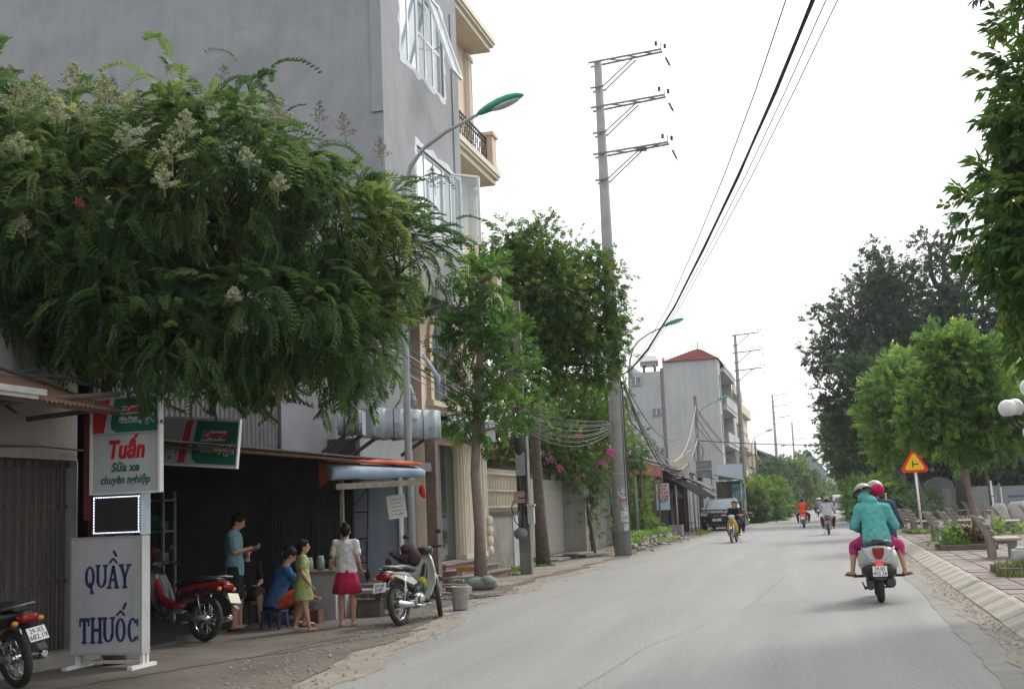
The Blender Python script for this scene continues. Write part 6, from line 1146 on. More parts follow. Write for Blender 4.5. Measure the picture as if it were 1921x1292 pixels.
def scooter(label, loc, rz, c1, plate=('', ''), group='motorbikes', lit=True, trim=CHROME, lean=0.0):
    t = thing('scooter', label, 'scooter', loc, rz, group); t.rotation_euler = (0, lean, rz); A = paint('scooter_paint_%s' % uid(c1), c1)
    wheel(t, 0, .245, .055, 0); wheel(t, 1.26, .25, .05, 0)
    m = MB(); m.loft([(-.36, (0, .70), .15, .09, 2.2), (-.31, (0, .675), .215, .135, 2.4), (-.16, (0, .64), .265, .18, 2.6), (.06, (0, .60), .285, .21, 2.6), (.30, (0, .58), .26, .20, 2.6), (.48, (0, .56), .18, .17, 2.6), (.56, (0, .54), .12, .14, 2.4)], 24, 0, 2.5); m.build('rear_body', A, t)
    m = MB(); m.loft([(-.20, (0, .865), .10, .02), (-.12, (0, .87), .16, .04), (.1, (0, .865), .18, .055), (.32, (0, .84), .16, .05), (.55, (0, .81), .11, .045), (.62, (0, .79), .05, .02)], 18, 0, 2.6); m.build('seat', SEATM, t)
    m = MB(); m.tube([(-.17, .05, .83), (-.19, -.16, .855), (-.13, -.33, .875), (.13, -.33, .875), (.19, -.16, .855), (.17, .05, .83)], .02, 8); m.tube([(-.075, -.345, .88), (-.06, -.37, .90), (.06, -.37, .90), (.075, -.345, .88)], .022, 8); m.build('grab_rail', mat('grey_grab_rail', (.14, .145, .15), (.1, .105, .11), 5, .4), t)
    # tail lamp: inverted shield, chrome wings
    m = MB(); m.prism([(-.082, .79), (.082, .79), (.072, .70), (.04, .635), (-.04, .635), (-.072, .70)], -.40, -.33, 'xz'); m.build('tail_light', RED_GLOW, t, bevel=.012)
    for s in (-1, 1):
        m = MB(); m.prism([(s * .215, .79), (s * .185, .795), (s * .085, .62), (s * .12, .625)], -.375, -.30, 'xz'); w_ = m.build('indicator', CLEAR, t, bevel=.006)
        m = MB(); m.tube([(s * .225, -.29, .805), (s * .13, -.375, .61), (s * .03, -.40, .595)], .009, 6); m.build('chrome_strip', trim, w_)
    m = MB(); m.box(-.05, .05, -.43, -.37, .545, .575); m.build('brake_light', RED_LIT if lit else RED_GLOW, t)
    m = MB(); m.loft([(-.36, (0, .50), .10, .06), (-.30, (0, .47), .22, .10), (-.1, (0, .45), .245, .12), (.2, (0, .43), .235, .12), (.4, (0, .42), .2, .10)], 20, 0, 2.4); m.build('underbody', BLACK_PLASTIC, t)
    m = MB(); m.loft([(-.46, (0, .36), .08, .012), (-.40, (0, .45), .10, .02), (-.3, (0, .52), .11, .03)], 12, 0, 3); m.build('rear_fender', BLACK_PLASTIC, t); plate_part(t, (0, -.46, .47), R(-14), plate[0], plate[1], .195, .145)
    m = MB(); m.loft([(-.22, (.14, .30), .05, .06), (-.14, (.145, .30), .075, .085), (.18, (.14, .29), .078, .09), (.34, (.11, .27), .05, .05)], 14, 0, 2.3); m.build('exhaust', mat('dark_exhaust', (.05, .05, .05), (.08, .075, .07), 6, .45, .5), t)
    m = MB(); m.loft([(-.12, (-.12, .27), .04, .06), (.0, (-.13, .27), .055, .09), (.45, (-.12, .28), .06, .09), (.55, (-.1, .28), .03, .05)], 14, 0, 2.6); m.build('engine_case', mat('dark_case', (.07, .07, .072), (.1, .1, .1), 8, .5, .4), t)
    m = MB(); m.tube([(-.15, .3, .20), (-.2, .1, .19), (-.24, -.08, .30)], .012, 6); m.tube([(-.2, .3, .2), (.2, .3, .2)], .014, 6); m.build('centre_stand', DARK_METAL, t)
    m = MB(); m.box(-.16, .16, .55, .95, .27, .34); m.build('floorboard', BLACK_PLASTIC, t, bevel=.03)
    m = MB(); L = []
    for (y, z, w, d) in ((.98, .30, .16, .05), (1.02, .5, .2, .07), (1.06, .7, .19, .08), (1.03, .88, .12, .07), (1.0, .97, .07, .06)): L.append([(w * math.cos(2 * math.pi * j / 16), y + d * math.sin(2 * math.pi * j / 16) - .08 * math.cos(2 * math.pi * j / 16) ** 2, z) for j in range(16)])
    m.rings(L); m.build('leg_shield', A, t); m = MB(); m.loft([(.88, (0, 1.03), .06, .04), (.95, (0, 1.03), .15, .06), (1.06, (0, 1.02), .13, .07), (1.12, (0, 1.0), .07, .05)], 14, 0, 2.4); m.build('handlebar_cowl', A, t)
    m = MB(); m.loft([(1.0, (0, .50), .07, .03), (1.2, (0, .55), .08, .05), (1.42, (0, .48), .05, .03)], 12, 0, 2.4); m.build('front_fender', A, t)
    m = MB(); [m.tube([(s * .07, 1.26, .25), (s * .05, 1.08, .7)], .018, 8) for s in (-1, 1)]; m.build('fork', DARK_METAL, t)
    mirrors_bars(t, .96, 1.03, .34)
    for s in (-1, 1): m = MB(); m.tube([(s * .2, .22, .37), (s * .36, .20, .37)], .02, 8); m.build('footrest', BLACK, t)
    return t
scooter('silver scooter with a big red tail lamp carrying two helmeted riders, nearest on the road', (.58, 18.25, 0), R(0), (.55, .555, .53), ('29-B5', '402.26'), 'motorbikes being ridden along the road')
WB = underbone('white and black step-through motorbike parked on the verge behind the white bucket', (-5.86, 15.95, .012), R(-8), (.030, .030, .032), (.42, .46, .42), ('29-H6', '3187'), lean=R(-7), group='parked motorbikes', basket=True, seatm=mat('grey_black_seat', (.06, .065, .065), (.04, .04, .042), 6, .4), steer=R(28))
T = thing('hanging_jacket', 'black and dark red jacket bundled over the handlebar of the white parked motorbike', 'jacket', (-5.95, 16.8, .9), R(-8)); m = MB(); m.ell((-.08, .02, .10), (.15, .10, .09), Quaternion((0, 1, 0), .5), 16, 10); m.ell((-.24, -.08, .02), (.14, .05, .04), Quaternion((0, 1, 0), .5)); m.ell((-.34, -.16, -.06), (.05, .03, .06)); m.ell((.02, -.04, .0), (.10, .08, .12)); m.ell((-.12, -.05, -.02), (.10, .06, .09)); m.v = [(x + random.uniform(-.012, .012), y + random.uniform(-.012, .012), z + random.uniform(-.012, .012)) for x, y, z in m.v]; m.build('cloth', mat('black_jacket_cloth', (.03, .022, .026), (.06, .02, .022), 6, .9), T)
underbone('red and grey step-through motorbike parked side-on, its front hidden by the pharmacy sign', (-7.93, 14.25, .012), R(74), (.30, .014, .018), (.022, .022, .024), ('', ''), lean=R(6), dark_front=True, group='parked motorbikes', platem=mat('blank_cream_plate', (.60, .58, .42), (.55, .53, .38), 3, .5))
underbone('black motorbike with a tilted white number plate cut off by the lower left corner', (-7.72, 10.3, .012), R(66), (.02, .02, .024), (.035, .012, .014), ('29-X5', '682.19'), lean=R(-9), group='parked motorbikes', lit=False)
underbone('yellow and silver motorbike ridden toward the camera by the man in black', (-3.66, 47.6, 0), R(176), (.34, .35, .34), (.55, .34, .03), ('', ''), group='motorbikes being ridden along the road', name='motorbike')
underbone('red and black motorbike ridden away by the man in the orange shirt', (-1.56, 67.1, 0), R(-1), (.20, .015, .02), (.02, .02, .022), ('29', '158'), group='motorbikes being ridden along the road', lit=True)
underbone('dark red-brown motorbike ridden away by the man in the pale shirt and hat', (-.22, 52.7, 0), R(-1), (.05, .035, .035), (.03, .03, .03), ('', ''), group='motorbikes being ridden along the road', platem=mat('grey_plate', (.22, .22, .21)))
underbone('small distant dark motorbike with two riders beyond the man in orange', (-1.2, 109, 0), R(0), (.02, .04, .04), (.02, .05, .05), ('', ''), group='motorbikes being ridden along the road')
underbone('tiny distant motorbike coming along the left edge of the road', (-4.6, 120, 0), R(180), (.12, .03, .03), (.05, .05, .05), ('', ''), group='motorbikes being ridden along the road')
underbone('dark motorbike parked beside the kiosk pole, nearer of two', (-5.7, 80.5, .012), R(140), (.02, .02, .025), (.06, .06, .065), ('', ''), group='parked motorbikes'); underbone('dark motorbike parked beside the kiosk pole, farther of two', (-5.6, 83, .012), R(125), (.03, .03, .03), (.10, .02, .02), ('', ''), group='parked motorbikes')
underbone('silver and red motorbike parked on the pavement edge just ahead of the seated riders', (1.55, 40.5, .0), R(150), (.40, .42, .44), (.30, .03, .03), ('', ''), group='parked motorbikes', lean=R(-8)); underbone('dark red motorbike parked by the hedge near the white van', (1.25, 92, .0), R(190), (.16, .03, .03), (.05, .05, .05), ('', ''), group='parked motorbikes')

def body_loft(m, secs, n=24, p=3.2, mi=0): return m.loft(secs, n, mi, p)
T = thing('pickup_truck', 'dark navy pickup truck with chrome grille parked nose-out beside the black canopy', 'pickup truck', (-6.15, 67.2, .012), R(-3)); NAVY = mat('navy_car_paint', (.006, .009, .03), None, 3, .35)
m = MB(); poly = [(0, .42), (.02, .82), (.10, .98), (1.05, 1.10), (1.15, 1.12), (3.55, 1.12), (5.15, 1.10), (5.2, .5), (4.7, .42), (4.55, .72), (4.2, .84), (3.85, .72), (3.7, .38), (1.4, .36), (1.28, .70), (.92, .84), (.55, .72), (.42, .38)]
m.prism(poly, -.92, .92, 'yz'); m.build('body', NAVY, T, bevel=.05)
m = MB(); secs = [(1.10, (0, 0), .82, 1.28, 5), ]; rings = []
for (z, y0, y1, w) in ((1.10, 1.10, 3.5, .86), (1.35, 1.45, 3.45, .82), (1.66, 1.85, 3.38, .72), (1.76, 2.05, 3.25, .66)): rings.append([(-w, y0, z), (w, y0, z), (w, y1, z), (-w, y1, z)])
m.rings(rings, False, True, smooth=False); cab = m.build('cab', NAVY, T, bevel=.03)
m = MB(); m.add([(-.78, 1.16, 1.135), (.78, 1.16, 1.135), (.66, 1.87, 1.68), (-.66, 1.87, 1.68)], [(0, 1, 2, 3)]); m.v = [(x, y - .03, z + .02) for x, y, z in m.v]; m.build('windscreen', mat('sky_lit_windscreen', (.30, .36, .40), (.2, .25, .28), 1.5, .05), T)
m = MB(); [m.add([(s * .862, 1.65, 1.2), (s * .862, 3.3, 1.2), (s * .745, 3.2, 1.62), (s * .745, 2.0, 1.62)], [(0, 1, 2, 3)]) for s in (-1, 1)]; m.build('side_window', DARK_GLASS, T)
m = MB(); m.prism([(-.42, .98), (.42, .98), (.33, .66), (.12, .6), (-.12, .6), (-.33, .66)], -.035, .01, 'xz'); m.build('grille', BLACK_PLASTIC, T)
m = MB(); [m.prism([(s * .42, .99), (s * .32, .99), (s * .16, .62), (s * .27, .62)], -.06, -.03, 'xz') for s in (-1, 1)]; m.box(-.27, .27, -.058, -.036, .60, .65); m.box(-.35, .35, -.05, -.036, .80, .83); m.lathe([(.065, -.01), (.065, .01)], (0, -.06, .81), Quaternion((1, 0, 0), R(90)), 14); m.build('chrome_trim', CHROME, T)
for s in (-1, 1):
    m = MB(); m.prism([(s * .50, .95), (s * .90, .99), (s * .90, .84), (s * .56, .80)], -.03, .08, 'xz'); m.build('headlight', CLEAR, T, bevel=.01); m = MB(); m.ell((s * .70, -.02, .52), (.07, .03, .06)); m.build('fog_light', CLEAR, T)
    m = MB(); m.ell((s * 1.02, 1.35, 1.2), (.10, .06, .08)); m.tube([(s * .85, 1.35, 1.14), (s * .98, 1.35, 1.17)], .02, 6); m.build('wing_mirror', CHROME, T)
m = MB(); m.box(-.93, .93, -.12, -.005, .36, .56); m.build('bumper', NAVY, T, bevel=.03); m = MB(); m.box(-.5, .5, -.14, -.10, .22, .36); m.build('lower_intake', BLACK_PLASTIC, T, bevel=.02)
o = MB().box(-.24, .24, -.16, -.125, .53, .66).build('number_plate', PLATE, T); text_part('29C', .07, BLACK_PLASTIC, o, (-.02, -.163, .625), extr=.001, name='plate_number'); text_part('476.12', .07, BLACK_PLASTIC, o, (0, -.163, .565), extr=.001, name='plate_number')
for y in (.92, 4.2):
    for s in (-1, 1):
        m = MB(); m.torus((0, 0, 0), .27, .105, 'x', 28, 10); w_ = m.build('wheel', BLACK, T, loc=(s * .82, y, .375)); m = MB(); m.lathe([(.22, -.08), (.23, .08), (.05, .09)], (0, 0, 0), Quaternion((0, 1, 0), R(90) * s), 16); m.build('rim', ALU, w_)
T = thing('white_van', 'white van far down the road on the right', 'van', (1.0, 126, 0), R(0)); m = MB(); m.prism([(0, .35), (-.02, 1.0), (.12, 1.75), (.3, 1.86), (3.0, 1.86), (3.6, 1.2), (4.3, .95), (4.35, .4)], -.9, .9, 'yz'); m.build('body', WHITE_METAL, T, bevel=.06); m = MB(); m.prism([(-.72, 1.05), (.72, 1.05), (.66, 1.55), (-.66, 1.55)], 0, .03, 'xz'); m.v = [(x, .005 + (z - 1.05) * .17 + y - .035, z) for x, y, z in m.v]; m.build('rear_window', DARK_GLASS, T)
for s in (-1, 1): m = MB(); m.box(s * .80 - .07, s * .80 + .07, -.05, .02, .75, 1.3); m.build('tail_light', RED_GLOW, T)
m = MB(); m.box(-.9, .9, -.08, .0, .35, .55); m.build('bumper', BLACK_PLASTIC, T)
for y in (.8, 3.5):
    for s in (-1, 1): m = MB(); m.torus((s * .8, y, .32), .23, .09, 'x', 20, 8); m.build('wheel', BLACK, T)
# ================================================================== PEOPLE
def eltube(m, pts, rads, side=(1, 0, 0), n=16):
    pts = [Vector(p) for p in pts]; k = len(pts); rings = []
    for i, p in enumerate(pts):
        d = (pts[min(i + 1, k - 1)] - pts[max(i - 1, 0)]).normalized(); s = Vector(side); s = (s - d * s.dot(d)).normalized(); f = d.cross(s); ra, rb = rads[i] if isinstance(rads[i], tuple) else (rads[i], rads[i])
        rings.append([p + s * (ra * math.cos(t)) + f * (rb * math.sin(t)) for t in [2 * math.pi * j / n for j in range(n)]])
    m.rings(rings)
def limb(m, a, b, r0, r1, bulge=0):
    a, b = Vector(a), Vector(b); eltube(m, [a, a.lerp(b, .25), a.lerp(b, .5), b], [r0, r0 * (1 + bulge), (r0 + r1) / 2 * (1 + bulge * .6), r1], side=(a - b).orthogonal(), n=12); m.ell(a, (r0,) * 3, n=12, m=8); m.ell(b, (r1,) * 3, n=12, m=8)
def remeshed(m, voxel, name, mt, smooth=2, extra=None, cloth=False):
    me = m.mesh('tmp', [mt], fix=True); o = bpy.data.objects.new('tmp', me); col.objects.link(o)
    r = o.modifiers.new('r', 'REMESH'); r.mode = 'VOXEL'; r.voxel_size = voxel; r.use_smooth_shade = True
    if cloth:
        tx = bpy.data.textures.get('folds') or bpy.data.textures.new('folds', 'CLOUDS'); tx.noise_scale = .075; tx.noise_depth = 1; d = o.modifiers.new('d', 'DISPLACE'); d.texture = tx; d.strength = .026; d.mid_level = .5
    if smooth: s = o.modifiers.new('s', 'SMOOTH'); s.iterations = smooth; s.factor = .6
    dg = bpy.context.evaluated_depsgraph_get(); out = bpy.data.meshes.new_from_object(o.evaluated_get(dg)); bpy.data.objects.remove(o); bpy.data.meshes.remove(me); out.name = name
    out.materials.clear(); out.materials.append(mt)
    if extra and extra.v:
        bm = bmesh.new(); bm.from_mesh(out); vs = [bm.verts.new(v) for v in extra.v]
        for f in extra.f:
            try: q = bm.faces.new([vs[i] for i in f]); q.smooth = True
            except ValueError: pass
        bm.to_mesh(out); bm.free()
    return out
def cloth_mat(name, c, sc_=14, c2=None): return mat(name, c, c2 or tuple(k * .78 for k in c), sc_, .9, bump=.9, bsc=9, spec=.2)
def person(label, loc, rz, J, clothes, h=1.6, hair=True, skin=None, helmet=None, hat=None, mask=None, voxel=.013, name='person', shoes=None, bun=False, turn=0.0, nod=0.0, fingers=True, long_hair=False, group=None):
    """J: joints in metres, person facing +Y, origin on the ground. keys P (pelvis) C (chest top) H (head centre) sL eL wL sR eR wR hL kL aL hR kR aR"""
    t = thing(name, label, 'person', loc, rz, group); S = h / 1.65; J = {k: Vector(v) for k, v in J.items()}; skin = skin or SKIN
    P, C, H = J['P'], J['C'], J['H']; up = (C - P).normalized(); m = MB(); sd = (J['sR'] - J['sL']).normalized()
    w = P.lerp(C, .42)
    eltube(m, [P - up * .07 * S, P, P.lerp(C, .25), w, P.lerp(C, .75), C - up * .03 * S, C + up * .02 * S], [(.11 * S, .09 * S), (.15 * S, .105 * S), (.135 * S, .098 * S), (.125 * S, .092 * S), (.15 * S, .105 * S), (.15 * S, .085 * S), (.08 * S, .06 * S)], sd)
    nk = C.lerp(H, .5); eltube(m, [C - up * .03, nk, H - (H - C).normalized() * .05 * S], [.062 * S, .05 * S, .05 * S], sd, 12)
    q = Quaternion((0, 0, 1), turn) @ Quaternion((1, 0, 0), -nod); HS = S * (1 if h > 1.35 else 1.12)
    m.ell(H + q @ Vector((0, -.008, .018)) * HS, (.074 * HS, .092 * HS, .098 * HS), q, 16, 12); m.ell(H + q @ Vector((0, .022, -.055)) * HS, (.050 * HS, .058 * HS, .055 * HS), q, 14, 10); m.ell(H + q @ Vector((0, .092, -.012)) * HS, (.013 * HS, .022 * HS, .024 * HS), q, 8, 6)
    for s in (-1, 1): m.ell(H + q @ Vector((s * .074, -.005, -.01)) * HS, (.012 * HS, .02 * HS, .03 * HS), q, 8, 6)
    m.ell(H + q @ Vector((0, .080, -.052)) * HS, (.022 * HS, .012 * HS, .012 * HS), q, 8, 6)
    ex = MB()
    for s in 'LR':
        sh, e, wr = J['s' + s], J['e' + s], J['w' + s]; limb(m, C - up * .04, sh, .065 * S, .058 * S); limb(m, sh, e, .048 * S, .037 * S, .08); limb(m, e, wr, .037 * S, .024 * S, .10)
        hp, k, a = J['h' + s], J['k' + s], J['a' + s]; limb(m, P, hp, .09 * S, .085 * S); limb(m, hp, k, .082 * S, .052 * S, .06); limb(m, k, a, .050 * S, .032 * S, .16)
        fd = Vector((0, 1, 0)); fo = J.get('f' + s)
        if fo is not None: fd = Vector(fo).normalized()
        toe = a + fd * .15 * S - Vector((0, 0, .045 * S)); heel = a - fd * .045 * S - Vector((0, 0, .05 * S)); eltube(m, [heel, a - Vector((0, 0, .04 * S)), a.lerp(toe, .6) - Vector((0, 0, .01 * S)), toe], [(.030 * S, .024 * S), (.036 * S, .036 * S), (.042 * S, .026 * S), (.034 * S, .014 * S)], fd.cross(Vector((0, 0, 1))), 12)
        hd = (wr - e).normalized(); hd = (hd + Vector(J.get('d' + s, (0, 0, 0)))).normalized(); sdv = hd.cross(Vector((0, 0, 1))); sdv = sdv.normalized() if sdv.length > .2 else Vector((0, 1, 0)); nrm = hd.cross(sdv); palm = wr + hd * .075 * S
        eltube(m, [wr, wr + hd * .03 * S, palm], [(.022 * S, .018 * S), (.036 * S, .015 * S), (.038 * S, .012 * S)], sdv, 10)
        if fingers:
            for i, ln in enumerate((.062, .072, .067, .052)):
                b = palm + sdv * (.027 - .018 * i) * S - hd * .012; c1 = b + hd * ln * .5 * S - nrm * .006; c2 = c1 + (hd * .8 - nrm * .6).normalized() * ln * .32 * S; c3 = c2 + (hd * .4 - nrm * .9).normalized() * ln * .28 * S; ex.tube([b, c1, c2, c3], [.009 * S, .0085 * S, .0075 * S, .006 * S], 6)
            b = wr + hd * .02 * S + sdv * .028 * S; ex.tube([b, b + (hd * .6 + sdv * .75) * .035 * S, b + (hd * .95 + sdv * .85 - nrm * .3) * .055 * S], [.012 * S, .0105 * S, .008 * S], 6)
    link('body', remeshed(m, voxel * S, 'body', skin, 2, ex), t)
    # eyes
    for s in (-1, 1):
        e = MB(); e.ell(H + q @ Vector((s * .028, .083, .008)) * HS, (.011 * HS, .006 * HS, .006 * HS), q, 8, 6); e.build('eye', HAIR, t)
    if hair:
        m = MB(); rings = []; m.ell(H + q @ Vector((0, -.022, .034)) * HS, (.088 * HS, .098 * HS, .096 * HS), q, 16, 10); m.ell(H + q @ Vector((0, -.045, -.02)) * HS, (.072 * HS, .055 * HS, .07 * HS), q, 12, 8); m.ell(H + q @ Vector((0, .04, .085)) * HS, (.06 * HS, .045 * HS, .03 * HS), q, 12, 8)
        if bun: m.ell(H + q @ Vector((0, -.07, .12)) * HS, (.045 * HS,) * 3, q, 12, 8)
        if long_hair: m.ell(H + q @ Vector((0, -.075, -.08)) * HS, (.065 * HS, .035 * HS, .10 * HS), q, 12, 8)
        link('hair', remeshed(m, .012, 'hair', HAIR, 1), t)
    if helmet:
        c, c2, big = helmet; m = MB(); hc = H + q @ Vector((0, -.012, .035)) * HS; n = 20; rg = []
        for i in range(9):
            a = R(5 + 92 * i / 8); rg.append([hc + q @ Vector((.128 * math.sin(a) * math.cos(tt), .148 * math.sin(a) * math.sin(tt), .128 * math.cos(a))) for tt in [2 * math.pi * j / n for j in range(n)]])
        rg = list(reversed(rg)); inner = [[hc + (p - hc) * .93 for p in rg[0]]]; m.rings(inner + rg); ho = m.build('helmet', paint('helmet_shell_%s' % uid(c), c, .35), t)
        m = MB(); rg = [[hc + q @ Vector((.132 * f * math.cos(tt), .152 * f * math.sin(tt), zz)) for tt in [2 * math.pi * j / n for j in range(n)]] for zz, f in ((-.03, 1.0), (-.028, 1.03), (.01, 1.03), (.012, .99))]; m.rings(rg, caps=False); m.build('helmet_band', cloth_mat('helmet_band_%s' % uid(c2), c2), ho)
        m = MB(); m.ell(hc + q @ Vector((0, .15, -.01)), (.08, .05, .012), q, 12, 6); m.build('peak', BLACK_PLASTIC, ho)
        if big: m = MB(); m.ell(hc + q @ Vector((-.07, -.12, -.005)), (.018, .01, .018), q, 8, 6); m.ell(hc + q @ Vector((.04, -.135, .045)), (.014, .008, .014), q, 8, 6); m.build('reflector', WHITE_METAL, ho)
    if hat:
        hc = H + q @ Vector((0, -.01, .05)) * HS; m = MB(); m.lathe([(.20, -.03), (.205, -.025), (.11, .01), (.10, .075), (.06, .10), (.005, .105)], hc, q, 20); m.build('hat', cloth_mat('straw_hat', (.30, .27, .22)), t)
    if mask: m = MB(); m.ell(H + q @ Vector((0, .045, -.035)) * HS, (.07 * HS, .07 * HS, .055 * HS), q, 14, 8); m.build('face_mask', cloth_mat('mask_%d' % int(mask[0] * 999), mask), t)
    for cl in clothes:
        m = MB(); k = cl['kind']; o_ = cl.get('off', .014); mt = cl['mat']
        if k in ('shirt', 'dress'):
            lo = cl.get('low', .09); b0 = P - up * lo * S; bw = cl.get('bag', 1.0)
            eltube(m, [b0, P, P.lerp(C, .25), w, P.lerp(C, .75), C - up * .03 * S, C + up * .025 * S], [((.155 * S + o_) * bw, (.11 * S + o_) * bw), ((.155 * S + o_) * bw, (.112 * S + o_) * bw), ((.142 * S + o_) * bw, (.103 * S + o_) * bw), ((.134 * S + o_) * bw, (.10 * S + o_) * bw), (.155 * S + o_, .11 * S + o_), (.152 * S + o_, .088 * S + o_), (.072 * S + o_, .058 * S + o_)], sd)
            f = cl.get('sleeve', .6)
            for s in 'LR':
                sh, e, wr = J['s' + s], J['e' + s], J['w' + s]; limb(m, C - up * .045, sh, .066 * S + o_, .06 * S + o_)
                fl = cl.get('flare', 1.0)
                if f <= 1: limb(m, sh, sh.lerp(e, f), .05 * S + o_, (.044 * S + o_) * fl)
                else: limb(m, sh, e, .05 * S + o_, .043 * S + o_); limb(m, e, e.lerp(wr, f - 1), .043 * S + o_, .030 * S + o_)
            if cl.get('hood'): m.ell(C + Vector((0, -.03, .05)), (.09, .07, .07)); limb(m, C + up * .02, H - Vector((0, .035, .03)), .075, .092)
            if k == 'dress':
                hem = cl['hem']; top_ = P.lerp(C, .3); hb = Vector((P.x, P.y, hem)); eltube(m, [top_, P, P.lerp(hb, .6), hb], [(.14 * S + o_, .10 * S + o_), (.165 * S + o_, .125 * S + o_), (.19 * S + o_, .155 * S + o_), (.20 * S + o_, .17 * S + o_)], (1, 0, 0))
        if k == 'trousers':
            f = cl.get('len', 2.0); eltube(m, [P - up * .05 * S, P, P.lerp(C, .16)], [(.13 * S + o_, .10 * S + o_), (.155 * S + o_, .112 * S + o_), (.145 * S + o_, .105 * S + o_)], sd)
            for s in 'LR':
                hp, kk, a = J['h' + s], J['k' + s], J['a' + s]; limb(m, P, hp, .095 * S + o_ * .6, .09 * S + o_ * .6); fl = cl.get('flare', 1.0)
                if f <= 1: limb(m, hp, hp.lerp(kk, f), .086 * S + o_, (.068 * S + o_) * fl)
                else: limb(m, hp, kk, .086 * S + o_, .056 * S + o_); limb(m, kk, kk.lerp(a, f - 1), .054 * S + o_, (.04 * S + o_) * fl, .1)
        if k == 'skirt':
            hem = cl['hem']; hb = Vector((P.x, P.y, hem)); n = 36; rg = []
            for (u, ra, rb) in ((0, .135, .10), (.2, .155, .12), (.6, .19, .15), (1, .225, .18)):
                c0 = (P + up * .10 * S).lerp(hb, u); rg.append([c0 + Vector(((ra * S + .01) * math.cos(tt) * (1 + .07 * u * math.sin(tt * 9)), (rb * S + .01) * math.sin(tt) * (1 + .07 * u * math.sin(tt * 9)), .012 * u * math.sin(tt * 9))) for tt in [2 * math.pi * j / n for j in range(n)]])
            m.rings(rg); m.build(cl['name'], mt, t); continue
        link(cl['name'], remeshed(m, voxel * S, cl['name'], mt, 1, None, True), t)
    if shoes:
        for s in 'LR':
            a = J['a' + s]; fd = Vector(J.get('f' + s, (0, 1, 0))).normalized(); m = MB(); toe = a + fd * .17 * S - Vector((0, 0, .068 * S)); heel = a - fd * .08 * S - Vector((0, 0, .072 * S)); eltube(m, [heel, a.lerp(toe, .4) - Vector((0, 0, .045 * S)), toe], [(.034 * S, .014), (.042 * S, .014), (.035 * S, .012)], fd.cross(Vector((0, 0, 1))), 12); m.build('sandal', shoes, t)
    return t
def standing(h=1.6, **k):
    S = h / 1.65; J = dict(P=(0, 0, .90), C=(0, -.01, 1.36), H=(0, .02, 1.52), sL=(-.165, -.01, 1.32), eL=(-.205, -.03, 1.07), wL=(-.205, .04, .84), sR=(.165, -.01, 1.32), eR=(.205, -.03, 1.07), wR=(.205, .04, .84), hL=(-.085, 0, .86), kL=(-.095, .02, .47), aL=(-.10, 0, .075), hR=(.085, 0, .86), kR=(.095, .02, .47), aR=(.10, 0, .075)); J.update(k)
    return {a: tuple(c * S for c in b) for a, b in J.items()}
# man in pale teal shirt standing with his phone (faces right along +X)
person('man standing in a pale teal t-shirt looking down at something in his hands', (-8.15, 15.5, .04), R(-72), standing(1.62, H=(0, .06, 1.50), eL=(-.19, .03, 1.08), wL=(-.10, .24, 1.10), eR=(.19, .03, 1.08), wR=(.08, .26, 1.13)),
       [dict(kind='shirt', name='t_shirt', mat=cloth_mat('pale_teal_cotton', (.15, .27, .31)), sleeve=.75, low=.16, bag=1.06, flare=1.15), dict(kind='trousers', name='shorts', mat=cloth_mat('black_shorts', (.012, .016, .018)), len=.95, flare=1.25)], 1.62, nod=.45, shoes=BLACK_PLASTIC)
# dark clothed person beside him, in the shade
person('person in dark clothes sitting in the shade beside the man in teal', (-8.28, 16.1, .05), R(215), {**standing(1.55), 'P': (0, 0, .44), 'C': (0, .05, .88), 'H': (0, .10, 1.05), 'sL': (-.15, .05, .85), 'sR': (.15, .05, .85), 'eL': (-.2, .08, .6), 'eR': (.2, .08, .6), 'wL': (-.12, .3, .56), 'wR': (.12, .3, .56), 'hL': (-.08, 0, .43), 'hR': (.08, 0, .43), 'kL': (-.14, .36, .46), 'kR': (.14, .36, .46), 'aL': (-.14, .38, .07), 'aR': (.14, .38, .07)}, [dict(kind='shirt', name='shirt', mat=cloth_mat('navy_black_shirt', (.012, .014, .022)), sleeve=.7, low=.16, bag=1.1), dict(kind='trousers', name='shorts', mat=cloth_mat('brown_shorts', (.10, .08, .055)), len=.9, flare=1.2)], 1.45)
person('small seated figure with a pale blue face mask deep in the shade', (-8.35, 17.6, .05), R(200), {**standing(1.4), 'P': (0, 0, .38), 'C': (0, .08, .80), 'H': (0, .13, .96), 'sL': (-.14, .08, .77), 'sR': (.14, .08, .77), 'eL': (-.18, .1, .55), 'eR': (.18, .1, .55), 'wL': (-.1, .3, .5), 'wR': (.1, .3, .5), 'hL': (-.08, 0, .37), 'hR': (.08, 0, .37), 'kL': (-.12, .34, .40), 'kR': (.12, .34, .40), 'aL': (-.12, .36, .07), 'aR': (.12, .36, .07)},
       [dict(kind='shirt', name='shirt', mat=cloth_mat('dusk_blue_shirt', (.03, .045, .09)), sleeve=.8), dict(kind='trousers', name='trousers', mat=cloth_mat('dark_trousers', (.02, .02, .022)), len=1.8)], 1.4, mask=(.16, .30, .38))
T = thing('low_stool', 'dark stool under the seated person in dark clothes', 'stool', (-8.28, 16.1, .05)); m = MB(); m.box(-.15, .15, -.15, .15, .28, .33); m.build('seat', BLACK_PLASTIC, T); [MB().box(sx * .12 - .015, sx * .12 + .015, sy * .12 - .015, sy * .12 + .015, 0, .279).build('leg', BLACK_PLASTIC, T) for sx in (-1, 1) for sy in (-1, 1)]
T = thing('low_stool', 'dark low stool under the masked seated figure', 'stool', (-8.35, 17.6, .05)); m = MB(); m.box(-.14, .14, -.14, .14, .22, .26); m.build('seat', BLACK_PLASTIC, T); [MB().box(sx * .11 - .015, sx * .11 + .015, sy * .11 - .015, sy * .11 + .015, 0, .219).build('leg', BLACK_PLASTIC, T) for sx in (-1, 1) for sy in (-1, 1)]
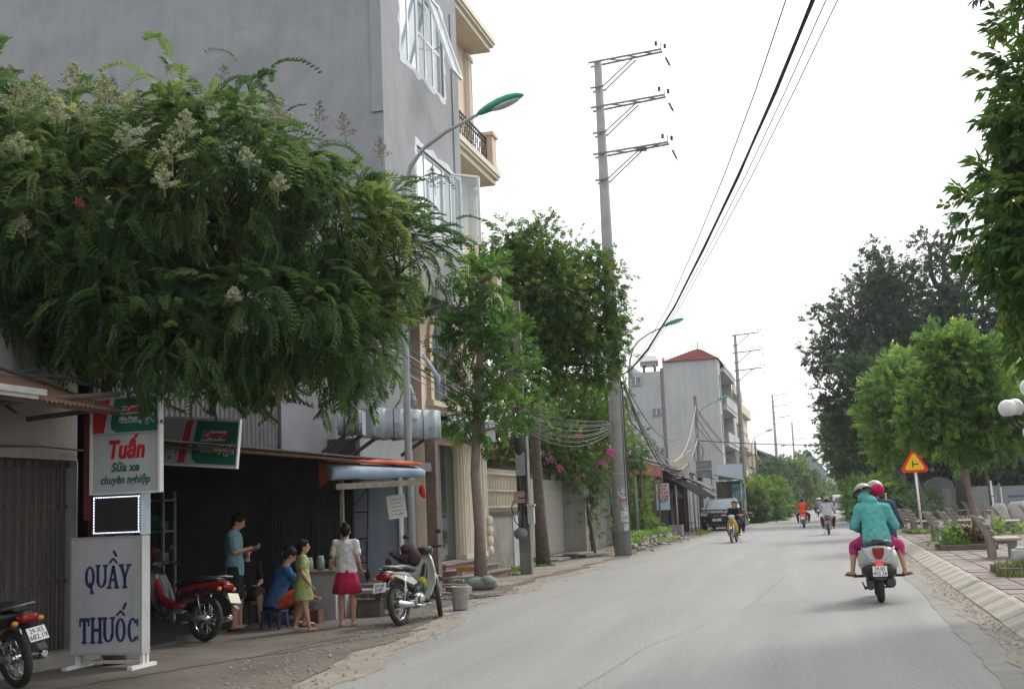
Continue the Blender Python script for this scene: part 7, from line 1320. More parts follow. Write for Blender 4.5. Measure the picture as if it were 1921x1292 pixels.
# man sitting on blue stool, blue shirt, orange shorts, facing right
person('man in a royal blue shirt and orange-red shorts hunched on the blue stool', (-7.72, 15.85, .012), R(-48), {**standing(1.6), 'P': (0, 0, .36), 'C': (0, .16, .82), 'H': (0, .24, 1.0), 'sL': (-.16, .15, .78), 'sR': (.16, .15, .78), 'eL': (-.20, .38, .52), 'eR': (.2, .38, .52), 'wL': (-.08, .56, .42), 'wR': (.08, .56, .40), 'hL': (-.09, .02, .35), 'hR': (.09, .02, .35), 'kL': (-.16, .40, .44), 'kR': (.16, .40, .44), 'aL': (-.14, .36, .075), 'aR': (.14, .40, .075)},
       [dict(kind='shirt', name='shirt', mat=cloth_mat('royal_blue_cotton', (.035, .11, .26)), sleeve=.75, low=.08, bag=1.08), dict(kind='trousers', name='shorts', mat=cloth_mat('orange_red_shorts', (.36, .055, .025)), len=.85, flare=1.15)], 1.6, nod=.6, shoes=BLACK_PLASTIC)
# girl in green dress
person('little girl in a lime green dress walking barefoot toward the white counter', (-7.02, 15.3, .012), R(-62), standing(1.22, H=(0, .02, 1.53), aL=(-.07, -.16, .09), kL=(-.08, -.02, .48), aR=(.07, .10, .075), wR=(.19, .12, .84), wL=(-.2, .08, .86)), [dict(kind='dress', name='dress', mat=cloth_mat('lime_green_cotton', (.33, .37, .14)), sleeve=.5, hem=.42, flare=1.3, low=.05)], 1.22, bun=False, long_hair=True)
# girl in white top and red skirt, seen from behind
person('girl in a white off-shoulder top and crimson skirt, seen from behind', (-6.66, 15.95, .012), R(8), standing(1.42, wL=(-.19, .16, .92), wR=(.21, .12, .90)), [dict(kind='shirt', name='white_top', mat=cloth_mat('white_lace_cotton', (.58, .56, .56)), sleeve=.55, low=.05, bag=1.08, flare=1.25), dict(kind='skirt', name='skirt', mat=cloth_mat('crimson_skirt', (.42, .018, .07)), hem=.46)], 1.42, bun=True, shoes=mat('red_sandal', (.3, .05, .05)))

def riding(h=1.62, lean=.12, seat=.80, hands=(.31, .62, 1.02), feet=(.17, .40, .33), y=0, knees=(.19, .48, .72), head=(0, .02)):
    S = h / 1.65; P = Vector((0, 0, seat)); C = P + Vector((0, lean, .46 * S)); return dict(P=P, C=C, H=C + Vector((head[0], .03 + head[1], .165 * S)), sL=C + Vector((-.17 * S, 0, -.04)), sR=C + Vector((.17 * S, 0, -.04)), eL=(C + Vector((-.27 * S, .14, -.26))), eR=C + Vector((.27 * S, .14, -.26)), wL=(-hands[0], hands[1], hands[2]), wR=hands,
         hL=P + Vector((-.09, .02, -.02)), hR=P + Vector((.09, .02, -.02)), kL=(-knees[0], knees[1], knees[2]), kR=knees, aL=(-feet[0], feet[1], feet[2]), aR=feet)
GR = 'riders on the motorbikes in the road'
# pillion rider in teal hoodie; origin at the scooter's rear wheel
J = riding(1.58, .10, .93, (.30, .30, 1.02), (.30, .10, .445), knees=(.34, .30, .80)); J['P'] = Vector((0, .0, .93)); J['C'] = Vector((-.03, .12, 1.39)); J['H'] = Vector((-.13, .24, 1.54)); J['sL'] = Vector((-.20, .11, 1.34)); J['sR'] = Vector((.155, .13, 1.33)); J['eL'] = Vector((-.285, .12, 1.10)); J['eR'] = Vector((.275, .12, 1.08)); J['wL'] = Vector((-.21, .34, 1.03)); J['wR'] = Vector((.21, .34, 1.02))
J['kL'] = Vector((-.315, .32, .80)); J['kR'] = Vector((.315, .32, .80)); J['aL'] = Vector((-.36, .13, .455)); J['aR'] = Vector((.36, .13, .455)); J['fL'] = (-.5, .75, 0); J['fR'] = (.55, .75, 0)
person('pillion rider in a turquoise hooded jacket and pink trousers on the silver scooter', (.58, 18.2, 0), 0, J, [dict(kind='shirt', name='hooded_jacket', mat=cloth_mat('turquoise_jersey', (.13, .46, .44), 20), sleeve=1.9, low=.12, bag=1.12, off=.026, hood=True), dict(kind='trousers', name='trousers', mat=cloth_mat('magenta_trousers', (.46, .04, .18)), len=1.35, off=.018)], 1.62, hair=False, helmet=((.36, .32, .27), (.015, .02, .03), True), nod=.5, turn=.5, voxel=.011, shoes=mat('dark_sandal', (.07, .045, .04)))
J = riding(1.72, .08, .93, (.33, .50, 1.06), (.15, .28, .37), knees=(.22, .36, .78))
person('driver with pink mask and beige helmet hidden behind the turquoise pillion rider', (.63, 18.62, 0), 0, {**J, 'H': J['C'] + Vector((.0, .04, .175))}, [dict(kind='shirt', name='jacket', mat=cloth_mat('denim_jacket', (.06, .09, .16)), sleeve=1.9, low=.1, bag=1.35, off=.035), dict(kind='trousers', name='trousers', mat=cloth_mat('dark_denim', (.02, .025, .04)), len=1.9)], 1.72, hair=False, helmet=((.30, .275, .23), (.50, .02, .10), False), mask=(.55, .025, .12))
m = MB(); m.ell((.66, 18.56, 1.60), (.10, .08, .09), n=16, m=10); o = m.build('pink_scarf', cloth_mat('hot_pink_scarf', (.55, .02, .11))); tag(o, 'hot pink scarf at the nape under the beige helmet of the scooter driver', 'scarf')
# rider in black coming
person('man in a black t-shirt riding the yellow motorbike toward the camera', (-3.66, 47.45, 0), R(176), riding(1.68, .12, .80, (.31, .98, 1.04), (.17, .50, .34), knees=(.24, .50, .70)), [dict(kind='shirt', name='t_shirt', mat=cloth_mat('black_cotton', (.015, .015, .016)), sleeve=.75, low=.1), dict(kind='trousers', name='trousers', mat=cloth_mat('dark_denim', (.02, .025, .04)), len=1.95, flare=1.2)], 1.68, shoes=BLACK_PLASTIC)
person('passenger mostly hidden behind the man in black on the yellow motorbike', (-3.60, 47.85, 0), R(176), riding(1.6, .12, .84, (.22, .25, 1.0), (.24, .20, .40), knees=(.27, .30, .74)), [dict(kind='shirt', name='shirt', mat=cloth_mat('dark_grey_cotton', (.04, .04, .045)), sleeve=.75), dict(kind='trousers', name='trousers', mat=cloth_mat('dark_denim', (.02, .025, .04)), len=1.95)], 1.6)
person('man in a bright orange-red shirt riding away on the red and black motorbike', (-1.56, 67.2, 0), R(-1), riding(1.68, .12, .82, (.31, .95, 1.04), (.28, .42, .34), knees=(.32, .45, .70)), [dict(kind='shirt', name='shirt', mat=cloth_mat('orange_red_shirt', (.80, .07, .015)), sleeve=.6, low=.14), dict(kind='trousers', name='trousers', mat=cloth_mat('wine_trousers', (.06, .012, .02)), len=1.9)], 1.68, shoes=BLACK_PLASTIC)
person('man in a pale shirt and floppy hat riding away on the dark motorbike', (-.22, 52.85, 0), R(-1), riding(1.68, .14, .82, (.31, .95, 1.04), (.22, .42, .34), knees=(.26, .45, .70)), [dict(kind='shirt', name='shirt', mat=cloth_mat('pale_lilac_shirt', (.48, .48, .54)), sleeve=1.2, low=.12, bag=1.22, off=.03), dict(kind='trousers', name='trousers', mat=cloth_mat('brown_trousers', (.09, .04, .03)), len=1.95)], 1.68, hat=True, shoes=BLACK_PLASTIC)
person('distant rider with pale helmet, driver of the far dark motorbike', (-1.2, 109.3, 0), 0, riding(1.65, .12, .82, (.31, .8, 1.04), (.22, .3, .34), knees=(.3, .4, .70)), [dict(kind='shirt', name='shirt', mat=cloth_mat('pale_blue_shirt', (.30, .34, .46)), sleeve=1.6, bag=1.2), dict(kind='trousers', name='trousers', mat=cloth_mat('dark_trousers', (.02, .02, .022)), len=1.9)], 1.65, hair=False, helmet=((.62, .64, .64), (.1, .1, .1), False), voxel=.02, fingers=False)
person('distant pillion rider with white helmet on the far dark motorbike', (-1.05, 108.9, 0), 0, riding(1.6, .12, .84, (.2, .3, 1.04), (.22, .2, .38), knees=(.3, .35, .72)), [dict(kind='shirt', name='shirt', mat=cloth_mat('grey_lilac_shirt', (.36, .36, .44)), sleeve=1.6, bag=1.15), dict(kind='trousers', name='trousers', mat=cloth_mat('dark_trousers', (.02, .02, .022)), len=1.9)], 1.6, hair=False, helmet=((.70, .71, .70), (.3, .3, .3), False), voxel=.02, fingers=False)
person('tiny distant rider on the oncoming motorbike at the left roadside', (-4.6, 119.8, 0), R(180), riding(1.65, .1, .82, (.31, .8, 1.04), (.2, .4, .34)), [dict(kind='shirt', name='shirt', mat=cloth_mat('grey_shirt', (.25, .27, .27)), sleeve=1.2), dict(kind='trousers', name='trousers', mat=cloth_mat('brown_trousers', (.09, .04, .03)), len=1.9)], 1.65, hair=False, helmet=((.45, .46, .44), (.1, .1, .1), False), voxel=.02, fingers=False)
person('person in red standing in the shade behind the warning sign trunk', (5.35, 70, .12), R(180), standing(1.6), [dict(kind='shirt', name='shirt', mat=cloth_mat('dull_red_shirt', (.22, .03, .035)), sleeve=.8, low=.15), dict(kind='trousers', name='trousers', mat=cloth_mat('dark_trousers', (.02, .02, .022)), len=1.9)], 1.6, voxel=.02, fingers=False)
# ================================================================== FOLIAGE
random.seed(31); RNG = np.random.default_rng(77)
LEAF_A = leaf_mat('pinnate_leaf', [(0, (.02, .045, .022)), (.35, (.032, .075, .026)), (.7, (.06, .115, .032)), (.95, (.11, .17, .045)), (1.15, (.19, .23, .08))], .4)
LEAF_B = leaf_mat('broad_leaf', [(0, (.018, .055, .016)), (.5, (.04, .10, .02)), (.85, (.08, .15, .025)), (1.15, (.15, .20, .035))], .36)
LEAF_C = leaf_mat('fresh_leaf', [(0, (.028, .085, .02)), (.5, (.055, .14, .026)), (1.1, (.14, .24, .04))], .42)
LEAF_D = leaf_mat('dark_crown_leaf', [(0, (.016, .042, .02)), (.5, (.03, .066, .03)), (1.1, (.06, .105, .042))], .25)
LEAF_E = leaf_mat('lime_leaf', [(0, (.04, .11, .02)), (.5, (.09, .19, .03)), (1.1, (.20, .30, .08))], .4)
GRASS = leaf_mat('grass_blade', [(0, (.04, .09, .02)), (.6, (.08, .13, .03)), (1.1, (.20, .18, .08))], .3)

def spray_pinnate(L=.46, pairs=11, lw=.030, ll=.105, curve=.5, seed=0):
    r = random.Random(seed); V = []; Fc = []
    def at(t): x = L * t; a = curve * t; return Vector((x * math.cos(a * .55), 0, -x * math.sin(a * .55) - .10 * L * t * t))
    for i in range(4):
        a, b = at(i / 4), at((i + 1) / 4); k = len(V); V += [a + Vector((0, -.003, 0)), a + Vector((0, .003, 0)), b + Vector((0, .002, 0)), b + Vector((0, -.002, 0))]; Fc.append((k, k + 1, k + 2, k + 3))
    for i in range(pairs):
        t = .16 + .84 * i / (pairs - 1); p = at(t); ln = ll * (1 - .55 * abs(t - .45) ** 1.3) * r.uniform(.85, 1.1)
        for s in (-1, 1):
            an = R(62 - 30 * t + r.uniform(-8, 8)); d = Vector((math.cos(an), s * math.sin(an), -.38 + r.uniform(-.15, .12))).normalized(); n_ = Vector((-d.y * s, d.x * s, 0)).normalized() * lw * .5; k = len(V)
            V += [p, p + d * ln * .42 + n_ * s + Vector((0, 0, .006)), p + d * ln + Vector((0, 0, -.02)), p + d * ln * .42 - n_ * s + Vector((0, 0, .006))]; Fc.append((k, k + 1, k + 2, k + 3))
    return np.array([tuple(v) for v in V]), Fc
def spray_broad(n=9, ll=.17, lw=.06, L=.22, droop=.9, seed=0):
    r = random.Random(seed); V = []; Fc = []
    for i in range(n):
        t = .25 + .75 * i / max(1, n - 1); p = Vector((L * t, 0, -.05 * t)); a = i * 2.4 + r.uniform(-.3, .3); d = Vector((.6 + .5 * r.random(), math.cos(a), math.sin(a) * .7 - droop * r.uniform(.5, 1.1))).normalized(); sd = d.cross(Vector((0, 0, 1))); sd = sd.normalized() if sd.length > .1 else Vector((0, 1, 0)); nn = d.cross(sd); q = r.uniform(-.5, .5); sd = (sd * math.cos(q) + nn * math.sin(q)) * lw * .5; ln = ll * r.uniform(.75, 1.15); k = len(V)
        mid = p + d * ln * .45; V += [p, mid + sd - nn * lw * .12, p + d * ln + Vector((0, 0, -ln * .12)), mid - sd - nn * lw * .12, mid]; Fc += [(k, k + 1, k + 4), (k + 1, k + 2, k + 4), (k, k + 4, k + 3), (k + 4, k + 2, k + 3)] if ll > .12 else [(k, k + 1, k + 2, k + 3)]
    return np.array([tuple(v) for v in V]), Fc
def mesh_np(name, V, Fc, mt, tint=None):
    me = bpy.data.meshes.new(name); sizes = np.array([len(f) for f in Fc]) if not isinstance(Fc, np.ndarray) else np.full(len(Fc), Fc.shape[1]); flat = np.fromiter((i for f in Fc for i in f), dtype=np.int32) if not isinstance(Fc, np.ndarray) else Fc.ravel().astype(np.int32)
    me.vertices.add(len(V)); me.vertices.foreach_set('co', np.asarray(V, dtype=np.float32).ravel()); me.loops.add(len(flat)); me.loops.foreach_set('vertex_index', flat)
    me.polygons.add(len(sizes)); st = np.concatenate(([0], np.cumsum(sizes)[:-1])).astype(np.int32); me.polygons.foreach_set('loop_start', st); me.polygons.foreach_set('loop_total', sizes.astype(np.int32))
    me.materials.append(mt)
    if tint is not None: at = me.attributes.new('tint', 'FLOAT', 'POINT'); at.data.foreach_set('value', np.asarray(tint, dtype=np.float32))
    me.update(calc_edges=True); return me
def rotations(D, roll=.5, up=(0, 0, 1)):
    D = D / np.linalg.norm(D, axis=1, keepdims=True); U = np.tile(np.array(up, float), (len(D), 1)) + RNG.normal(0, .05, D.shape); Z = U - (U * D).sum(1, keepdims=True) * D; Z /= np.linalg.norm(Z, axis=1, keepdims=True); Y = np.cross(Z, D); a = RNG.normal(0, roll, len(D))[:, None]; Y2 = Y * np.cos(a) + Z * np.sin(a); Z2 = -Y * np.sin(a) + Z * np.cos(a); return np.stack([D, Y2, Z2], axis=2)
def crown_points(blobs, ncl, per, spread, up_bias=.25, fill=(.55, 1.0)):
    B = np.array([b[:6] for b in blobs], float); wt = B[:, 3] * B[:, 4] * B[:, 5]; wt = wt ** .8; wt /= wt.sum(); bi = RNG.choice(len(B), ncl, p=wt); u = RNG.normal(size=(ncl, 3)); u /= np.linalg.norm(u, axis=1, keepdims=True); rr = fill[0] + (fill[1] - fill[0]) * RNG.random(ncl) ** .7
    C = B[bi, :3] + u * B[bi, 3:] * rr[:, None] * (1 + RNG.normal(0, .12, (ncl, 1))); ci = np.repeat(np.arange(ncl), per); off = RNG.normal(0, spread, (len(ci), 3)); Pp = C[ci] + off; out = u[ci] / B[bi[ci], 3:] * B[bi[ci], 3:].mean(1, keepdims=True); D = out * .8 + off / spread * .45 + RNG.normal(0, .25, Pp.shape); D[:, 2] += up_bias; ct = RNG.random(ncl); return C, bi, Pp, D, ct[ci]
def foliage_mesh(name, sprays, Pp, D, tint, mt, smin=.8, smax=1.2, roll=.5):
    V = []; FF = []; T_ = []; base = 0; pick = RNG.integers(0, len(sprays), len(Pp)); Rm = rotations(D, roll); S = RNG.uniform(smin, smax, len(Pp))
    for k, (sv, sf) in enumerate(sprays):
        idx = np.where(pick == k)[0]
        if len(idx) == 0: continue
        W = np.einsum('nij,vj->nvi', Rm[idx], sv) * S[idx, None, None] + Pp[idx, None, :]; V.append(W.reshape(-1, 3)); nv = len(sv); f0 = sf
        for sz in (3, 4):
            fa = np.array([f for f in f0 if len(f) == sz])
            if len(fa): FF.append(((fa[None] + (np.arange(len(idx)) * nv)[:, None, None] + base).reshape(-1, sz)))
        T_.append(np.repeat(tint[idx], nv)); base += len(idx) * nv
    V = np.concatenate(V); tt = np.concatenate(T_); fl = [f for f in FF]; me = bpy.data.meshes.new(name); sizes = np.concatenate([np.full(len(f), f.shape[1]) for f in fl]); flat = np.concatenate([f.ravel() for f in fl]).astype(np.int32)
    me.vertices.add(len(V)); me.vertices.foreach_set('co', V.astype(np.float32).ravel()); me.loops.add(len(flat)); me.loops.foreach_set('vertex_index', flat); me.polygons.add(len(sizes)); me.polygons.foreach_set('loop_start', np.concatenate(([0], np.cumsum(sizes)[:-1])).astype(np.int32)); me.polygons.foreach_set('loop_total', sizes.astype(np.int32))
    me.materials.append(mt); at = me.attributes.new('tint', 'FLOAT', 'POINT'); at.data.foreach_set('value', tt.astype(np.float32)); me.update(calc_edges=True); return me
def branchy(m, a, b, r0, r1, wob=.08, n=5):
    a, b = Vector(a), Vector(b); L = (b - a).length; pts = [a.lerp(b, i / n) + Vector((random.uniform(-1, 1), random.uniform(-1, 1), random.uniform(-.5, 1) * .6)) * wob * L * math.sin(math.pi * i / n) for i in range(n + 1)]; m.tube(pts, [r0 + (r1 - r0) * i / n for i in range(n + 1)], 7)
def tree(name, label, cat, trunk, tr, blobs, sprays, mt, bark, ncl, per, spread, up_bias=.25, fill=(.55, 1.0), group=None, singles=0, tint=(0, 1), roll=.5, twigs=True, limb_r=.5, fork=None, smin=.8, smax=1.2):
    """trunk: world points from the ground up; crown grown on limbs and twigs towards every clump"""
    base = Vector(trunk[0]); t = thing(name, label, cat, base, 0, group); C, bi, Pp, D, ct = crown_points(blobs, ncl, per, spread, up_bias, fill)
    m = MB(); m.tube(trunk, [tr * (1.25 if i == 0 else 1) * (1 - .45 * i / (len(trunk) - 1)) for i in range(len(trunk))], 12); top = Vector(trunk[-1]); m.build('trunk', bark, t, True)
    m = MB(); mids = []
    for b in blobs: c = Vector(b[:3]) + Vector((0, 0, -b[5] * .25)); j = Vector(fork or top); branchy(m, j, c, tr * limb_r, tr * .22, .1, 6); mids.append(c)
    if twigs:
        for k in range(min(ncl, 260)): branchy(m, mids[bi[k]], Vector(C[k]), tr * .16, tr * .035 + .002, .1, 3)
    m.build('branches', bark, t, True); tn = tint[0] + (tint[1] - tint[0]) * np.clip(ct * .7 + RNG.random(len(ct)) * .3, 0, 1)
    Pl = Pp - np.array(base)
    if singles:
        cam_p = np.array([0, 0, EYE]); vis_ = np.array([in_view(*p) for p in Pp]); dd = np.linalg.norm(Pp - cam_p, axis=1) + np.where(vis_, 0, 1e3); order = np.argsort(dd); near_i = order[:singles]; rest_i = order[singles:]
        mes = [mesh_np('leaf', sv, sf, mt, np.full(len(sv), .15 + .2 * q)) for q, (sv, sf) in enumerate(sprays)]; Rm = rotations(D[near_i], roll)
        for q, i in enumerate(near_i):
            o = link('leaf', mes[random.randrange(len(mes))], t, tuple(Pl[i])); o.rotation_euler = Matrix(Rm[q].tolist()).to_euler(); s = random.uniform(smin, smax); o.scale = (s, s, s)
    else: rest_i = np.arange(len(Pp))
    me = foliage_mesh('foliage', sprays, Pl[rest_i], D[rest_i], tn[rest_i], mt, smin, smax, roll); o = link('foliage', me, t); o['kind'] = 'stuff' if False else 'stuff'
    return t
def panicle(par, p, h, w_, mt, n=260, name='flower_panicle', dens=1.0, lean=(0, 0)):
    """upright branched flower spray: stalks and tiny blossoms"""
    m = MB(); m.tube([p, (p[0] + lean[0] * h, p[1], p[2] + h)], .004, 4); V = []
    for k in range(16):
        t_ = .25 + .75 * k / 16; a = k * 2.4; ln = w_ * (1.05 - t_); b = Vector((p[0] + lean[0] * h * t_, p[1], p[2] + h * t_)); e = b + Vector((math.cos(a) * ln, math.sin(a) * ln, ln * .35)); m.tube([b, e], .0022, 3, caps=False)
        for q in range(int(n / 16)):
            c = b.lerp(e, random.uniform(.25, 1)) + Vector((random.gauss(0, .012), random.gauss(0, .012), random.gauss(0, .012))); s = random.uniform(.004, .009) * dens; u = Vector((random.random() - .5, random.random() - .5, random.random() - .5)).normalized() * s; v = u.orthogonal().normalized() * s; m.add([c - u, c + v, c + u, c - v], [(0, 1, 2, 3)])
    return m.build(name, mt, par, True)
CREAMFL = mat('cream_blossom', (.42, .43, .27), (.30, .34, .17), 40, .9); DRYFL = mat('dry_panicle', (.22, .19, .13), (.15, .13, .09), 40, .9); REDFL = mat('red_brown_pods', (.20, .05, .035), (.14, .05, .03), 30, .8)

# ---- 1 foreground tree on the left
SA = [spray_pinnate(.42, 12, .030, .10, 1.7, 1), spray_pinnate(.36, 11, .028, .09, 1.3, 2), spray_pinnate(.48, 14, .030, .10, 2.0, 3), spray_pinnate(.30, 9, .028, .085, 1.0, 4)]
FA = [(-8.35, 11.9, 5.0, 1.35, 1.5, 1.35), (-6.75, 12.5, 5.35, 1.25, 1.4, 1.1), (-5.62, 13.5, 4.85, 1.0, 1.1, .95), (-6.35, 12.7, 4.0, 1.25, 1.1, .75), (-8.9, 11.4, 4.2, 1.1, 1.1, .7), (-5.05, 13.9, 4.6, .5, .7, .6), (-7.5, 11.7, 3.95, .9, .8, .62), (-6.75, 12.4, 6.0, .6, .6, .42), (-5.5, 13.3, 3.7, .6, .6, .6), (-6.1, 12.9, 3.5, .8, .6, .42), (-9.2, 12.2, 5.6, .9, 1.1, .9), (-9.75, 12.3, 6.55, .45, .7, .6), (-8.6, 12.1, 6.2, .6, .7, .4), (-6.9, 11.6, 3.45, .5, .4, .35)]
T1 = tree('flowering_tree', 'big leafy tree with feathery drooping leaves and cream flower sprays at the left', 'tree', [(-7.80, 12.05, -.03), (-7.82, 12.05, 1.0), (-7.76, 12.02, 2.1), (-7.9, 12.0, 3.1), (-7.85, 12.1, 3.7)], .105, FA, SA, LEAF_A, TRUNK, 520, 12, .13, .0, (.4, .98), singles=300, tint=(.14, 1.1), roll=.4, fork=(-7.87, 12.05, 3.3))
random.seed(4)
for (px, py_, pz, h, d) in ((-7.95, 10.85, 6.11, 0.4, 'C'), (-7.97, 11.45, 6.41, 0.45, 'C'), (-8.18, 12.3, 6.6, 0.45, 'C'), (-6.41, 10.98, 5.25, 0.5, 'C'), (-6.32, 11.04, 5.55, 0.4, 'C'), (-6.45, 10.9, 5.0, .35, 'C'), (-7.83, 10.4, 5.4, 0.3, 'C'), (-5.57, 11.71, 5.1, 0.26, 'C'), (-6.01, 11.6, 3.58, 0.24, 'C'), (-6.02, 11.5, 3.9, 0.2, 'C'), (-5.69, 11.94, 5.95, 0.4, 'C'), (-6.53, 12.4, 6.5, 0.5, 'D'), (-6.75, 11.9, 6.25, 0.45, 'D'), (-8.07, 12.4, 6.65, 0.4, 'D'), (-5.12, 12.6, 5.9, 0.4, 'D'), (-4.8, 12.9, 5.7, 0.35, 'D'), (-4.25, 13.2, 5.35, 0.35, 'D'), (-7.76, 10.42, 4.5, 0.35, 'D'), (-9.3, 12.2, 6.9, 0.4, 'D'), (-5.38, 12.4, 6.05, 0.35, 'D'), (-6.94, 11.22, 5.95, 0.4, 'D'), (-7.64, 10.7, 5.79, 0.35, 'C'), (-7.47, 10.98, 5.85, 0.35, 'C'), (-7.3, 10.65, 4.88, 0.14, 'R'), (-7.2, 11.0, 6.0, .45, 'C'), (-8.3, 10.9, 6.0, .45, 'C'), (-8.6, 11.2, 5.6, .4, 'C'), (-6.9, 10.9, 5.5, .35, 'C'), (-5.9, 11.7, 5.4, .3, 'C'), (-8.5, 10.5, 5.0, .35, 'C')):
    mt = {'C': CREAMFL, 'D': DRYFL, 'R': REDFL}[d]; panicle(T1, (px, py_ - .06, pz - .12), h, h * (.62 if d != 'D' else .5), mt, 1100 if d == 'C' else 300, dens=1.45 if d == 'C' else 1.1, lean=(random.uniform(-.15, .15), 0))

tree('added_shade_tree', 'leafy tree added out of view at the left to shade the forecourt', 'tree', [(-7.3, 3.6, 0), (-7.3, 3.6, 2), (-7.2, 3.6, 4)], .12, [(-7.4, 3.4, 5.6, 2.6, 2.8, 1.5), (-8.8, 6.4, 5.2, 1.6, 1.6, 1.2), (-5.4, 1.2, 5.4, 2.0, 2.2, 1.2), (-5.6, 4.0, 6.0, 1.2, 1.6, 1.0)], SA, LEAF_A, TRUNK, 330, 9, .25, -.1, (.3, 1.0), tint=(0, .8), twigs=False, smin=1.2, smax=1.7)  # unseen crown added to keep sky light off the forecourt
# ---- 2 foreground tree on the right
SB = [spray_broad(9, .20, .065, .24, .95, 11), spray_broad(11, .18, .06, .30, 1.1, 12), spray_broad(8, .22, .07, .2, .8, 13), spray_broad(10, .16, .055, .26, 1.2, 14)]
FB = [(4.35, 17.0, 5.1, 2.0, 1.8, 1.25), (4.7, 17.0, 6.9, 1.95, 1.8, 1.3), (4.75, 17.0, 8.6, 1.7, 1.7, 1.1), (4.2, 16.8, 3.85, 1.75, 1.5, .85), (3.0, 16.6, 4.9, .75, .8, .75), (3.4, 16.6, 6.3, .7, .7, .6), (2.85, 16.6, 5.55, .55, .6, .35), (3.15, 16.6, 4.15, .75, .7, .5)]
tree('drooping_leaf_tree', 'dark leafy tree with long drooping leaves overhanging from the right edge', 'tree', [(5.75, 17.4, .1), (5.7, 17.4, 1.4), (5.6, 17.3, 2.8), (5.4, 17.2, 4.2)], .17, FB, SB, LEAF_B, TRUNK, 560, 12, .17, .12, (.5, 1.0), singles=300, tint=(0, 1.0), roll=.5)

# ---- 3 young pinkish-barked tree, left
SC = [spray_broad(9, .13, .05, .20, .45, 21), spray_broad(11, .12, .045, .24, .6, 22), spray_broad(8, .12, .05, .16, .3, 23)]
SC2 = [spray_broad(12, .115, .048, .26, .35, 24), spray_broad(10, .12, .05, .2, .5, 25)]
FC = [(-6.62, 23.3, 6.25, .55, .5, .36), (-7.1, 23.2, 5.75, .42, .4, .25), (-6.75, 23.3, 5.2, .7, .6, .26), (-6.05, 23.2, 4.95, .5, .5, .25), (-7.3, 23.3, 4.75, .40, .4, .22), (-6.2, 23.4, 4.25, .62, .5, .25), (-6.9, 23.3, 4.1, .35, .35, .2), (-7.05, 23.1, 3.45, .42, .38, .28), (-6.0, 23.3, 3.6, .5, .45, .2), (-6.75, 23.25, 3.3, .3, .3, .18)]
tree('young_tree', 'slender young tree with pinkish trunk and layered leaves in front of the cream house', 'tree', [(-6.86, 23.3, 0), (-6.85, 23.3, 1.2), (-6.9, 23.3, 2.3), (-6.86, 23.3, 2.9), (-6.72, 23.3, 4.4), (-6.65, 23.3, 6.0)], .115, FC, SC2, LEAF_C, TRUNK_PINK, 100, 9, .12, .15, (.25, 1.0), tint=(.1, .8), fork=(-6.86, 23.3, 2.85), limb_r=.22)
# ---- 4 bushier tree behind
FD = [(-7.6, 32.4, 7.5, 1.7, 1.7, 1.35), (-6.3, 32.8, 7.2, 1.15, 1.3, 1.25), (-8.7, 32.2, 8.2, 1.0, 1.0, .85), (-7.4, 32.2, 8.9, .8, .9, .5), (-5.8, 33, 8.0, .5, .6, .7), (-7.8, 32.2, 5.9, 1.2, 1, .9), (-6.9, 32.4, 5.3, 1.1, .9, .7), (-5.85, 33, 6.3, .6, .7, .7), (-6.6, 32.2, 6.2, .8, .8, .5), (-6.5, 32.5, 8.5, .6, .7, .4), (-9.0, 31.8, 6.6, .8, .8, .8), (-8.6, 31.5, 5.2, .8, .7, .7), (-6.0, 32.5, 5.5, .7, .7, .5), (-8.3, 32, 9.3, .35, .4, .35)]
tree('roadside_tree', 'bushy dark green tree whose crown reaches the big power pole', 'tree', [(-7.72, 32.3, 0), (-7.75, 32.3, 1.5), (-7.8, 32.3, 3.2), (-7.75, 32.3, 4.6), (-7.6, 32.4, 5.6)], .17, FD, SC, LEAF_B, TRUNK, 520, 13, .19, .2, (.35, 1.0), tint=(.1, 1.1))
# ---- 5 bougainvillea and greenery on the wall
FE = [(-8.5, 41.5, 3.6, 1.1, 2.3, 1.2), (-7.9, 43.0, 4.9, .9, 1.8, .9), (-8.9, 40.5, 5.2, 1.2, 1.8, 1.0), (-8.7, 38.6, 3.7, .9, 1.5, .9), (-7.75, 39.5, 2.5, .35, .4, .9), (-7.7, 39.4, 1.3, .3, .3, .8), (-7.4, 45.5, 3.6, .8, 1.2, .9), (-9.3, 36, 4.2, .9, 2.0, 1.1), (-7.9, 37.8, 3.3, .45, 1.3, .6), (-7.75, 39.4, 3.2, .6, .6, .6)]
TB = tree('bougainvillea', 'big bougainvillea with pink blossoms spilling over the wall beside the slatted gate', 'plant', [(-7.72, 39.6, 0), (-7.78, 39.6, .8), (-8.0, 39.8, 2.0), (-8.2, 40.5, 2.8)], .07, FE, SC, LEAF_B, TRUNK, 520, 11, .24, .1, (.35, 1.0), tint=(.0, .9))
PINK = mat('magenta_bract', (.52, .05, .28), (.42, .04, .20), 30, .7); m = MB()
